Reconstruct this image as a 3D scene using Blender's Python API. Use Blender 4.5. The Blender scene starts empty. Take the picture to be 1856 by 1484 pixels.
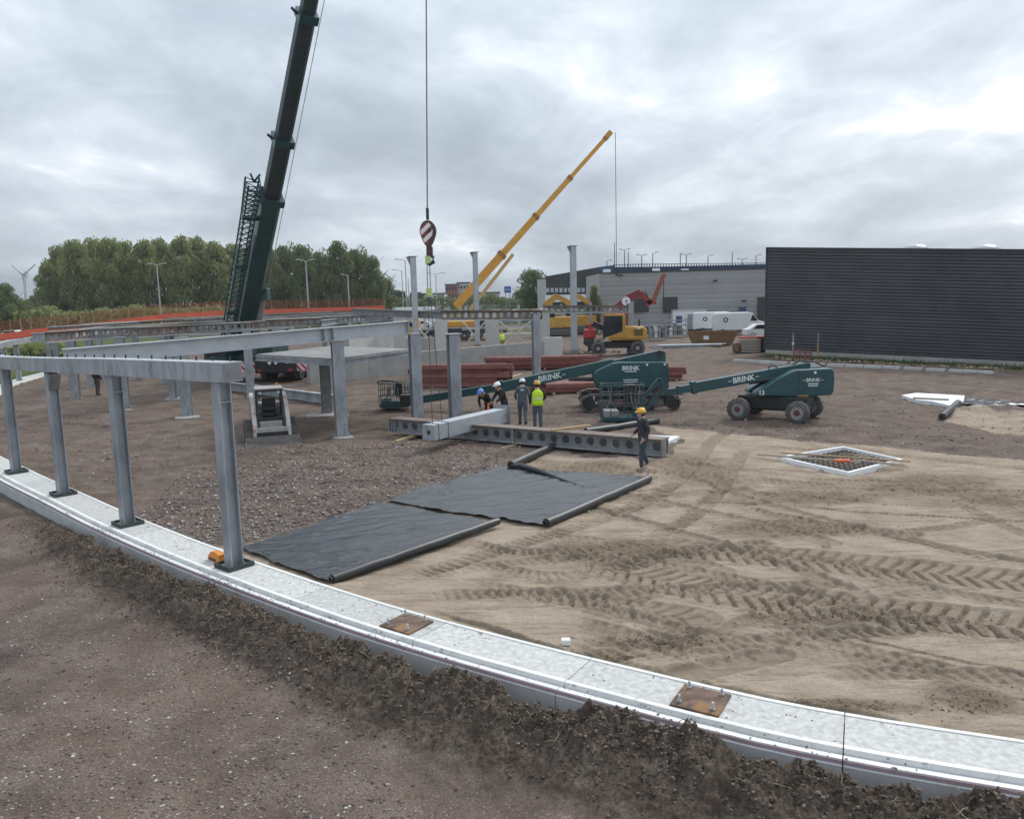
import bpy, bmesh, math, random
import numpy as np
from mathutils import Vector, Matrix
random.seed(7); rng = np.random.default_rng(7)
R = math.radians
scene = bpy.context.scene
col = scene.collection
# ------------------------------------------------------------------ camera, sky, sun, exposure
FPX, HORIZON, ROLL, CAM_H = 1450.0, 538.0, 0.024, 5.0      # focal length and horizon row measured in the 1856 x 1484 photograph
PITCH = math.atan((742 - HORIZON) / FPX)
cp, sp, cr, sr = math.cos(PITCH), math.sin(PITCH), math.cos(ROLL), math.sin(ROLL)
cam_data = bpy.data.cameras.new('camera'); cam = bpy.data.objects.new('camera', cam_data); col.objects.link(cam)
right0, fwd, down0 = Vector((1, 0, 0)), Vector((0, cp, -sp)), Vector((0, -sp, -cp))
rgt = right0 * cr + down0 * sr; dwn = right0 * -sr + down0 * cr
mw = Matrix((( rgt.x, -dwn.x, -fwd.x, 0), (rgt.y, -dwn.y, -fwd.y, 0), (rgt.z, -dwn.z, -fwd.z, CAM_H), (0, 0, 0, 1)))
cam.matrix_world = mw
cam_data.sensor_width = 36; cam_data.lens = 36 * FPX / 1856; cam_data.clip_start = .1; cam_data.clip_end = 6000
scene.camera = cam

SUN_DIR = Vector((.52, .55, .70)).normalized()
sun_d = bpy.data.lights.new('sun', 'SUN'); sun_d.energy = 1.5; sun_d.angle = R(12); sun_d.color = (1, .96, .90)
sun = bpy.data.objects.new('sun', sun_d); col.objects.link(sun); sun.rotation_euler = SUN_DIR.to_track_quat('Z', 'Y').to_euler()

world = bpy.data.worlds.new('World'); scene.world = world; world.use_nodes = True
def make_sky():
    nt = world.node_tree; N, L = nt.nodes, nt.links; N.clear()
    def n(t, **k):
        a = N.new(t)
        for q, v in k.items(): setattr(a, q, v)
        return a
    def mth(op, a, b=None, c=None):
        m = n('ShaderNodeMath', operation=op)
        for i, v in enumerate((a, b, c)):
            if v is None: continue
            if isinstance(v, (int, float)): m.inputs[i].default_value = v
            else: L.new(v, m.inputs[i])
        return m.outputs[0]
    out = n('ShaderNodeOutputWorld'); bg = n('ShaderNodeBackground'); L.new(bg.outputs[0], out.inputs[0])
    sky = n('ShaderNodeTexSky', sky_type='NISHITA', sun_disc=False)
    sky.sun_elevation = math.asin(SUN_DIR.z); sky.sun_rotation = math.atan2(SUN_DIR.x, SUN_DIR.y); sky.dust_density = 2.0
    tc = n('ShaderNodeTexCoord'); sep = n('ShaderNodeSeparateXYZ'); L.new(tc.outputs['Generated'], sep.inputs[0])
    zz = mth('MAXIMUM', sep.outputs[2], 0.0); den = mth('ADD', zz, .26)
    cmb = n('ShaderNodeCombineXYZ'); L.new(mth('DIVIDE', sep.outputs[0], den), cmb.inputs[0]); L.new(mth('DIVIDE', sep.outputs[1], den), cmb.inputs[1])
    def noise(scale, detail, rough, dist, off, lac=2.0):
        mp = n('ShaderNodeMapping'); L.new(cmb.outputs[0], mp.inputs[0]); mp.inputs['Location'].default_value = off; mp.inputs['Scale'].default_value = (1, .8, 1)
        t = n('ShaderNodeTexNoise'); t.inputs['Scale'].default_value = scale; t.inputs['Detail'].default_value = detail
        t.inputs['Roughness'].default_value = rough; t.inputs['Distortion'].default_value = dist; L.new(mp.outputs[0], t.inputs[0]); return t.outputs[0]
    big = noise(.75, 8, .52, .35, SKY_OFF); fine = noise(3.0, 10, .62, .6, (11, 3.2, 0)); mid = noise(1.7, 8, .55, .3, (2.4, 7.7, 0))
    val = mth('ADD', mth('MULTIPLY', big, .50), mth('ADD', mth('MULTIPLY', mid, .30), mth('MULTIPLY', fine, .20)))
    # the sun stands behind the cloud: brighter towards it
    dt = n('ShaderNodeVectorMath', operation='DOT_PRODUCT'); L.new(tc.outputs['Generated'], dt.inputs[0]); dt.inputs[1].default_value = SUN_DIR
    glow = mth('POWER', mth('MAXIMUM', dt.outputs['Value'], 0.0), 6.0)
    val = mth('ADD', mth('MULTIPLY_ADD', mth('SUBTRACT', val, .5), 1.28, .455), mth('MULTIPLY', glow, .17))
    ramp = n('ShaderNodeValToRGB'); L.new(val, ramp.inputs[0]); e = ramp.color_ramp.elements
    e[0].position = .36; e[0].color = (.37, .425, .49, 1); e[1].position = .63; e[1].color = (1.22, 1.23, 1.24, 1)
    for p_, c_ in ((.43, (.455, .52, .59, 1)), (.50, (.575, .645, .72, 1)), (.56, (.74, .80, .87, 1))):
        q = e.new(p_); q.color = c_
    mixn = n('ShaderNodeMixRGB'); mixn.inputs[0].default_value = .94
    sc_ = n('ShaderNodeVectorMath', operation='SCALE'); L.new(sky.outputs[0], sc_.inputs[0]); sc_.inputs['Scale'].default_value = .10
    L.new(sc_.outputs[0], mixn.inputs[1]); L.new(ramp.outputs[0], mixn.inputs[2])
    el = n('ShaderNodeVectorMath', operation='SCALE'); L.new(mixn.outputs[0], el.inputs[0]); L.new(mth('ADD', mth('MULTIPLY', zz, .72), .82), el.inputs['Scale']); L.new(el.outputs[0], bg.inputs[0])   # an overcast sky is brighter overhead; bg.inputs[1].default_value = 1.0
SKY_OFF = (3.1, 1.35, 0)
make_sky()
vs = scene.view_settings; vs.view_transform = 'Standard'; vs.look = 'None'; vs.exposure = 0.36; vs.gamma = 1; vs.use_curve_mapping = False

# ------------------------------------------------------------------ helpers
def ray(px, py):
    X, Y = px - 928, py - 742
    X, Y = cr * X - sr * Y, sr * X + cr * Y
    return Vector((X, FPX * cp - Y * sp, -FPX * sp - Y * cp))
def G(px, py, z=0.0):
    """the place in the world at height z that the photograph shows at (px, py)"""
    d = ray(px, py); t = (z - CAM_H) / d.z
    return Vector((d.x * t, d.y * t, z))
def D(px, py, Y):
    """the place in the world at distance Y that the photograph shows at (px, py)"""
    d = ray(px, py); t = Y / d.y
    return Vector((d.x * t, Y, CAM_H + d.z * t))

MATS = {}
def mat(name, c, rough=.6, metal=0., var=.18, scale=3., bump=0., bscale=40., c2=None, spots=None, coat=0., stretch=None, obj=True, backlit=0.):
    if name in MATS: return MATS[name]
    m = bpy.data.materials.new(name); MATS[name] = m; m.use_nodes = True
    nt = m.node_tree; N, L = nt.nodes, nt.links; b = N['Principled BSDF']
    b.inputs['Roughness'].default_value = rough; b.inputs['Metallic'].default_value = metal
    if coat: b.inputs['Coat Weight'].default_value = coat
    tc = N.new('ShaderNodeTexCoord'); mp = N.new('ShaderNodeMapping'); L.new(tc.outputs['Object' if obj else 'Generated'], mp.inputs[0])
    if stretch: mp.inputs['Scale'].default_value = stretch
    oi = N.new('ShaderNodeObjectInfo'); 
    no = N.new('ShaderNodeTexNoise'); no.inputs['Scale'].default_value = scale; no.inputs['Detail'].default_value = 8; no.inputs['Roughness'].default_value = .62
    L.new(mp.outputs[0], no.inputs[0])
    ra = N.new('ShaderNodeValToRGB'); e = ra.color_ramp.elements
    lo = tuple(max(0, v * (1 - var)) for v in c); hi = tuple(min(1, v * (1 + var)) for v in (c2 or c))
    e[0].position = .34; e[0].color = lo + (1,); e[1].position = .68; e[1].color = hi + (1,)
    L.new(no.outputs[0], ra.inputs[0]); src = ra.outputs[0]
    if spots:   # (colour, scale, threshold): dirt, rust or wear with a shape of its own
        n2 = N.new('ShaderNodeTexNoise'); n2.inputs['Scale'].default_value = spots[1]; n2.inputs['Detail'].default_value = 10; n2.inputs['Roughness'].default_value = .7
        L.new(mp.outputs[0], n2.inputs[0])
        r2 = N.new('ShaderNodeValToRGB'); r2.color_ramp.elements[0].position = spots[2]; r2.color_ramp.elements[1].position = spots[2] + .1
        L.new(n2.outputs[0], r2.inputs[0]); mx = N.new('ShaderNodeMixRGB'); L.new(r2.outputs[0], mx.inputs[0]); L.new(src, mx.inputs[1]); mx.inputs[2].default_value = spots[0] + (1,); src = mx.outputs[0]
    hv = N.new('ShaderNodeHueSaturation'); ma = N.new('ShaderNodeMath'); ma.operation = 'MULTIPLY_ADD'; ma.inputs[1].default_value = .16; ma.inputs[2].default_value = .92
    L.new(oi.outputs['Random'], ma.inputs[0]); L.new(ma.outputs[0], hv.inputs['Value']); L.new(src, hv.inputs['Color'])
    L.new(hv.outputs[0], b.inputs['Base Color'])
    if bump:
        n3 = N.new('ShaderNodeTexNoise'); n3.inputs['Scale'].default_value = bscale; n3.inputs['Detail'].default_value = 6; L.new(mp.outputs[0], n3.inputs[0])
        bu = N.new('ShaderNodeBump'); bu.inputs['Strength'].default_value = bump; bu.inputs['Distance'].default_value = .02; L.new(n3.outputs[0], bu.inputs['Height']); L.new(bu.outputs[0], b.inputs['Normal'])
    return m
def striped(name, c1, c2, freq, direction=(1, 0, 1)):
    """diagonal warning stripes printed on a board"""
    if name in MATS: return MATS[name]
    m = bpy.data.materials.new(name); MATS[name] = m; m.use_nodes = True; nt = m.node_tree; N, L = nt.nodes, nt.links; b = N['Principled BSDF']; b.inputs['Roughness'].default_value = .5
    tc = N.new('ShaderNodeTexCoord'); dt = N.new('ShaderNodeVectorMath'); dt.operation = 'DOT_PRODUCT'; L.new(tc.outputs['Object'], dt.inputs[0]); dt.inputs[1].default_value = direction
    a = N.new('ShaderNodeMath'); a.operation = 'MULTIPLY'; a.inputs[1].default_value = freq; L.new(dt.outputs['Value'], a.inputs[0])
    f = N.new('ShaderNodeMath'); f.operation = 'FRACT'; L.new(a.outputs[0], f.inputs[0]); g = N.new('ShaderNodeMath'); g.operation = 'GREATER_THAN'; g.inputs[1].default_value = .5; L.new(f.outputs[0], g.inputs[0])
    mx = N.new('ShaderNodeMixRGB'); L.new(g.outputs[0], mx.inputs[0]); mx.inputs[1].default_value = c1 + (1,); mx.inputs[2].default_value = c2 + (1,); L.new(mx.outputs[0], b.inputs['Base Color']); return m

galv = mat('galvanised steel', (.285, .305, .33), .50, .30, .18, 2.6, .05, 60, c2=(.37, .39, .415), spots=((.19, .20, .215), 1.5, .56), stretch=(1, 1, .35))
galv_new = mat('bright galvanised steel', (.46, .485, .51), .42, .3, .10, 2.0, .03, 60, spots=((.42, .45, .47), 1.3, .62))
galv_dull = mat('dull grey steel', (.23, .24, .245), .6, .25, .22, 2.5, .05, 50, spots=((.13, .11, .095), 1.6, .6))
brown_steel = mat('brownish mill steel', (.19, .15, .125), .7, .1, .28, 3., .08, 50, spots=((.24, .15, .09), 2.5, .6))
red_steel = mat('red primed steel', (.19, .058, .046), .6, 0, .25, 2.5, .04, 30, spots=((.16, .05, .04), 3., .6))
concrete = mat('grey concrete', (.34, .335, .32), .85, 0, .14, 1.4, .12, 30, spots=((.26, .255, .24), .9, .58))
concrete_pale = mat('pale concrete', (.46, .46, .445), .85, 0, .10, 12.0, .2, 45, c2=(.57, .57, .55), spots=((.29, .265, .23), 3.6, .605))
concrete_side = mat('smooth grey concrete', (.50, .51, .52), .8, 0, .08, 2.0, .08, 30, spots=((.36, .355, .345), 2.2, .60))
insul = mat('white insulation edge', (.74, .74, .72), .65, 0, .07, 4., .08, 40, spots=((.34, .30, .27), 6., .60))
dark_gap = mat('dark joint', (.10, .105, .11), .9, 0, .2)
mauve = mat('mauve strip', (.34, .25, .28), .7, 0, .15)
green_plate = mat('green black base plate', (.045, .06, .052), .6, .2, .3, 4.)
rust_plate = mat('rusty plate', (.115, .078, .058), .8, .2, .3, 5., .1, 60, c2=(.16, .105, .075), spots=((.27, .145, .06), 2.2, .52))
green_paint = mat('dark green paint', (.012, .062, .070), .38, 0, .16, 1.6, .02, 30, coat=.15, spots=((.045, .09, .092), 2.2, .63))
green_crane = mat('crane green paint', (.008, .056, .060), .35, 0, .2, 1.2, 0, coat=.2)
yellow_paint = mat('machine yellow paint', (.52, .28, .045), .45, 0, .14, 1.5, spots=((.36, .22, .08), 2.5, .63))
orange_yellow = mat('crane orange yellow', (.62, .30, .035), .5, 0, .12, 1.)
red_paint = mat('machine red paint', (.42, .035, .025), .45, 0, .2, 1.5, spots=((.25, .06, .05), 2.5, .62))
white_paint = mat('white paint', (.76, .77, .78), .4, 0, .06, 1.5, spots=((.55, .54, .52), 3., .66))
white_letter = mat('white lettering', (.62, .68, .68), .6, 0, .12, 8.)
black_paint = mat('black paint', (.018, .019, .021), .5, 0, .3, 2.)
dark_metal = mat('dark metal', (.05, .052, .055), .5, .5, .3, 3.)
rubber = mat('dusty rubber', (.105, .10, .095), .9, 0, .25, 5., .1, 40, spots=((.17, .155, .14), 4., .55))
rim_grey = mat('dusty wheel rim', (.30, .30, .30), .6, .1, .2, 4.)
rim_red = mat('dark red hub', (.13, .035, .04), .6, 0, .25, 5.)
glass_dark = mat('dark glass', (.02, .025, .03), .08, 0, .2, 1.)
chrome = mat('chrome rod', (.60, .62, .64), .2, .9, .05)
timber = mat('timber', (.42, .30, .17), .8, 0, .2, 3., .1, 30, stretch=(1, 8, 8))
timber_grey = mat('weathered timber', (.36, .31, .25), .85, 0, .2, 3., .1, 30, stretch=(1, 8, 8))
plastic_sheet = mat('black membrane', (.034, .039, .046), .27, 0, .15, 2., .03, 9.)
plastic_roll = mat('black membrane roll', (.035, .038, .042), .42, 0, .2, 2., .08, 12.)
white_poly = mat('white polystyrene', (.80, .82, .83), .7, 0, .05, 3., .1, 60)
orange_net = mat('orange netting', (.27, .075, .03), .7, 0, .3, 2.)
orange_band = mat('orange banding', (.46, .078, .036), .6, 0, .15, .8)
orange_plastic = mat('orange plastic', (.70, .24, .03), .5, 0, .15, 4.)
grass_m = mat('grass', (.07, .11, .03), .9, 0, .4, 6.)
skin_m = mat('skin', (.52, .32, .23), .6, 0, .08)

def link(o, parent=None):
    col.objects.link(o)
    if parent is not None: o.parent = parent
    return o
def tag(o, label=None, cat=None, group=None, kind=None):
    if label: o['label'] = label
    if cat: o['category'] = cat
    if group: o['group'] = group
    if kind: o['kind'] = kind
    elif cat: o['kind'] = 'thing'
    return o
def thing(name, label, cat, loc=(0, 0, 0), rz=0., group=None, sc=1.):
    o = bpy.data.objects.new(name, None); link(o); o.location = loc; o.rotation_euler = (0, 0, rz); o.empty_display_size = .2
    if sc != 1.: o.scale = (sc,) * 3
    return tag(o, label, cat, group)
def copy_tree(o, parent=None):
    c = o.copy(); link(c)
    if parent is not None: c.parent = parent
    for ch in list(o.children): copy_tree(ch, c)
    return c
def frame(a, b, up=(0, 0, 1)):
    a, b = Vector(a), Vector(b); x = (b - a); ln = x.length; x.normalize(); up = Vector(up)
    y = up.cross(x)
    if y.length < 1e-4: y = Vector((0, 1, 0)).cross(x) if abs(x.y) < .9 else Vector((1, 0, 0)).cross(x)
    y.normalize(); z = x.cross(y)
    return Matrix(((x.x, y.x, z.x, a.x), (x.y, y.y, z.y, a.y), (x.z, y.z, z.z, a.z), (0, 0, 0, 1))), ln
class MB:
    """collects shapes; build() links them as one mesh object"""
    def __init__(s): s.v = []; s.f = []; s.sm = []
    def add(s, vs, fs, M=None, smooth=False):
        o = len(s.v)
        s.v += [tuple(M @ Vector(p)) for p in vs] if M is not None else [tuple(p) for p in vs]
        s.f += [tuple(i + o for i in f) for f in fs]; s.sm += [smooth] * len(fs); return s
    def box(s, lo, hi, M=None):
        (a, b, c), (d, e, f) = lo, hi
        return s.add([(a, b, c), (d, b, c), (d, e, c), (a, e, c), (a, b, f), (d, b, f), (d, e, f), (a, e, f)],
                     [(0, 3, 2, 1), (4, 5, 6, 7), (0, 1, 5, 4), (1, 2, 6, 5), (2, 3, 7, 6), (3, 0, 4, 7)], M)
    def bbox(s, lo, hi, bev, M=None):
        """box with chamfered edges"""
        bm = bmesh.new(); bmesh.ops.create_cube(bm, size=1)
        for v in bm.verts: v.co = Vector(((lo[0] + hi[0]) / 2 + v.co.x * (hi[0] - lo[0]), (lo[1] + hi[1]) / 2 + v.co.y * (hi[1] - lo[1]), (lo[2] + hi[2]) / 2 + v.co.z * (hi[2] - lo[2])))
        bmesh.ops.bevel(bm, geom=list(bm.edges), offset=bev, segments=2, profile=.5, affect='EDGES')
        bm.verts.index_update(); s.add([v.co for v in bm.verts], [[v.index for v in f.verts] for f in bm.faces], M); bm.free(); return s
    def bar(s, a, b, w, h, up=(0, 0, 1), off=(0, 0)):
        M, ln = frame(a, b, up); return s.box((0, off[0] - w / 2, off[1] - h / 2), (ln, off[0] + w / 2, off[1] + h / 2), M)
    def cyl(s, a, b, r0, r1=None, n=12, caps=True, smooth=True):
        r1 = r0 if r1 is None else r1; M, ln = frame(a, b); vs = []; fs = []
        for i in range(n):
            t = 2 * math.pi * i / n; vs += [(0, r0 * math.cos(t), r0 * math.sin(t)), (ln, r1 * math.cos(t), r1 * math.sin(t))]
        for i in range(n):
            j = (i + 1) % n; fs.append((2 * i, 2 * j, 2 * j + 1, 2 * i + 1))
        s.add(vs, fs, M, smooth)
        if caps: s.add(vs, [tuple(2 * i for i in range(n))[::-1], tuple(2 * i + 1 for i in range(n))], M)
        return s
    def ring(s, a, b, r, rin, n=16):
        M, ln = frame(a, b); vs = []; fs = []
        for i in range(n):
            t = 2 * math.pi * i / n; c, q = math.cos(t), math.sin(t); vs += [(0, r * c, r * q), (ln, r * c, r * q), (ln, rin * c, rin * q), (0, rin * c, rin * q)]
        for i in range(n):
            j = (i + 1) % n
            for k in range(4): fs.append((4 * i + k, 4 * j + k, 4 * j + (k + 1) % 4, 4 * i + (k + 1) % 4))
        return s.add(vs, fs, M)
    def tube(s, pts, r, n=6, closed=False, smooth=True):
        pts = [Vector(p) for p in pts]; m = len(pts); vs = []; fs = []
        for i, p in enumerate(pts):
            t = (pts[(i + 1) % m] - pts[i - 1]) if closed else (pts[min(i + 1, m - 1)] - pts[max(i - 1, 0)])
            M, _ = frame(p, p + t); rr = r[i] if isinstance(r, (list, tuple)) else r
            for k in range(n):
                a = 2 * math.pi * k / n; vs.append(M @ Vector((0, rr * math.cos(a), rr * math.sin(a))))
        for i in range(m if closed else m - 1):
            j = (i + 1) % m
            for k in range(n): q = (k + 1) % n; fs.append((i * n + k, i * n + q, j * n + q, j * n + k))
        s.add(vs, fs, None, smooth)
        if not closed: s.add(vs, [tuple(range(n))[::-1], tuple((m - 1) * n + k for k in range(n))])
        return s
    def prism(s, poly, y0, y1, M=None):
        """polygon in x,z pushed from y0 to y1"""
        n = len(poly); vs = [(p[0], y0, p[1]) for p in poly] + [(p[0], y1, p[1]) for p in poly]
        area = sum(poly[i][0] * poly[(i + 1) % n][1] - poly[(i + 1) % n][0] * poly[i][1] for i in range(n))
        fs = [tuple(range(n)), tuple(range(2 * n - 1, n - 1, -1))] + [(i, i + n, (i + 1) % n + n, (i + 1) % n) for i in range(n)]
        if area < 0: fs = [f[::-1] for f in fs]
        return s.add(vs, fs, M)
    def plate(s, poly, z0, z1, M=None):
        """polygon in x,y pushed from z0 to z1"""
        n = len(poly); vs = [(p[0], p[1], z0) for p in poly] + [(p[0], p[1], z1) for p in poly]
        area = sum(poly[i][0] * poly[(i + 1) % n][1] - poly[(i + 1) % n][0] * poly[i][1] for i in range(n))
        fs = [tuple(range(n))[::-1], tuple(range(n, 2 * n))] + [(i, (i + 1) % n, (i + 1) % n + n, i + n) for i in range(n)]
        if area < 0: fs = [f[::-1] for f in fs]
        return s.add(vs, fs, M)
    def ball(s, c, r, sc=(1, 1, 1), n=12, m=8, M=None, half=False):
        vs = []; fs = []; top = .5 if half else 1.
        for i in range(m + 1):
            ph = math.pi * top * i / m
            for j in range(n):
                t = 2 * math.pi * j / n; vs.append((c[0] + r * sc[0] * math.sin(ph) * math.cos(t), c[1] + r * sc[1] * math.sin(ph) * math.sin(t), c[2] + r * sc[2] * math.cos(ph)))
        for i in range(m):
            for j in range(n): k = (j + 1) % n; fs.append((i * n + j, (i + 1) * n + j, (i + 1) * n + k, i * n + k))
        return s.add(vs, fs, M, True)
    def mesh(s, name):
        me = bpy.data.meshes.new(name); me.from_pydata(s.v, [], s.f)
        if any(s.sm): me.polygons.foreach_set('use_smooth', s.sm)
        me.update(); return me
    def build(s, name, material, parent=None):
        me = s.mesh(name); me.materials.append(material); return link(bpy.data.objects.new(name, me), parent)
def np_mesh(name, v, f, material, attrs=None, smooth=True):
    me = bpy.data.meshes.new(name); nv, nf = len(v), len(f); k = f.shape[1]
    me.vertices.add(nv); me.vertices.foreach_set('co', np.ascontiguousarray(v, np.float32).ravel())
    me.loops.add(nf * k); me.loops.foreach_set('vertex_index', np.ascontiguousarray(f, np.int32).ravel())
    me.polygons.add(nf); me.polygons.foreach_set('loop_start', np.arange(0, nf * k, k, dtype=np.int32))
    if smooth: me.polygons.foreach_set('use_smooth', np.ones(nf, bool))
    for a, d in (attrs or {}).items():
        at = me.attributes.new(a, 'FLOAT', 'POINT'); at.data.foreach_set('value', np.ascontiguousarray(d, np.float32).ravel())
    me.update(calc_edges=True); me.validate(); me.materials.append(material); return me
_txt = {}
def text_mesh(body, size, ext=.004, off=.028):
    k = (body, size)
    if k not in _txt:
        cu = bpy.data.curves.new('lettering', 'FONT'); cu.body = body; cu.size = size; cu.extrude = ext; cu.offset = off * size; cu.align_x = 'CENTER'; cu.align_y = 'CENTER'; cu.resolution_u = 3
        o = bpy.data.objects.new('lettering', cu); col.objects.link(o); dg = bpy.context.evaluated_depsgraph_get()
        me = bpy.data.meshes.new_from_object(o.evaluated_get(dg)); bpy.data.objects.remove(o); me.materials.clear(); me.materials.append(white_letter); _txt[k] = me
    return _txt[k]
def lettering(body, size, loc, parent, rot=(R(90), 0, 0), name='lettering'):
    o = bpy.data.objects.new(name, text_mesh(body, size)); link(o, parent); o.location = loc; o.rotation_euler = rot; return o

# ------------------------------------------------------------------ numeric helpers for the terrain
def hsh(i, j, s):
    t = np.sin(i * 127.1 + j * 311.7 + s * 74.7) * 43758.5453; return t - np.floor(t)
def vnoise(x, y, s=0):
    i, j = np.floor(x), np.floor(y); u, v = x - i, y - j; u = u * u * (3 - 2 * u); v = v * v * (3 - 2 * v)
    return (hsh(i, j, s) * (1 - u) + hsh(i + 1, j, s) * u) * (1 - v) + (hsh(i, j + 1, s) * (1 - u) + hsh(i + 1, j + 1, s) * u) * v
def fbm(x, y, s=0, o=4, g=.5):
    t = 0; a = 1.; n = 0.
    for k in range(o): t = t + a * vnoise(x, y, s + k * 3.3); n += a; a *= g; x, y = x * 2.03 + 1.7, y * 2.03 + 9.2
    return t / n
def sstep(a, b, x): t = np.clip((x - a) / (b - a), 0, 1); return t * t * (3 - 2 * t)
def spline(pts, step):
    """even points along a smooth curve through pts"""
    P = [np.array(p, float) for p in pts]; P = [2 * P[0] - P[1]] + P + [2 * P[-1] - P[-2]]; out = []
    for i in range(1, len(P) - 2):
        n = max(2, int(np.linalg.norm(P[i + 1] - P[i]) / step))
        for k in range(n):
            t = k / n; a, b, c, d = P[i - 1:i + 3]
            out.append(.5 * ((2 * b) + (-a + c) * t + (2 * a - 5 * b + 4 * c - d) * t * t + (-a + 3 * b - 3 * c + d) * t ** 3))
    out.append(P[-2]); return np.array(out)
def polydist(X, Y, pts):
    """signed distance (left positive) and arc length to a polyline"""
    best = np.full(X.shape, 1e9); sd = np.zeros(X.shape); ss = np.zeros(X.shape); s0 = 0.
    for a, b in zip(pts[:-1], pts[1:]):
        dx, dy = b[0] - a[0], b[1] - a[1]; l2 = dx * dx + dy * dy; l = math.sqrt(l2)
        t = np.clip(((X - a[0]) * dx + (Y - a[1]) * dy) / l2, 0, 1); ex = X - a[0] - t * dx; ey = Y - a[1] - t * dy
        d2 = ex * ex + ey * ey; m = d2 < best; best = np.where(m, d2, best)
        sd = np.where(m, np.sign(dx * ey - dy * ex), sd); ss = np.where(m, s0 + t * l, ss); s0 += l
    return np.sqrt(best) * np.where(sd == 0, 1, sd), ss
def inside(X, Y, poly):
    c = np.zeros(X.shape, bool); n = len(poly)
    for i in range(n):
        (x0, y0), (x1, y1) = poly[i], poly[(i + 1) % n]
        if y0 == y1: continue
        c ^= ((y0 > Y) != (y1 > Y)) & (X < (x1 - x0) * (Y - y0) / (y1 - y0) + x0)
    return c
# ------------------------------------------------------------------ the building outline: one long curved foundation wall
KT = .18
kerb_px = [(30, 858), (115, 898), (232, 952), (425, 1028), (737, 1132), (1270, 1271), (1600, 1338), (1856, 1378)]
kerb_near = [tuple(G(x, y, KT))[:2] for x, y in kerb_px]
e0, e1 = kerb_near[-2], kerb_near[-1]
kerb_ctrl = [(12, 108), (-9, 107), (-20, 103), (-29, 95), (-34, 85), (-36, 75), (-35, 61), (-33, 53), (-30.2, 46.5), (-26.8, 40), (-23, 33.6), (-18.9, 27.6)] + kerb_near + [(e1[0] + 2.2, e1[1] - .95), (e1[0] + 4.6, e1[1] - 1.75)]
kerb = spline(kerb_ctrl, .45)
kt_ = np.gradient(kerb, axis=0); kt_ /= np.linalg.norm(kt_, axis=1)[:, None]; kn_ = np.stack([-kt_[:, 1], kt_[:, 0]], 1)      # kn_ points into the building
kerb_coarse = np.concatenate([spline(kerb_ctrl[:11], 6.0)[:-1], spline(kerb_ctrl[10:], 1.6)])

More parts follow.
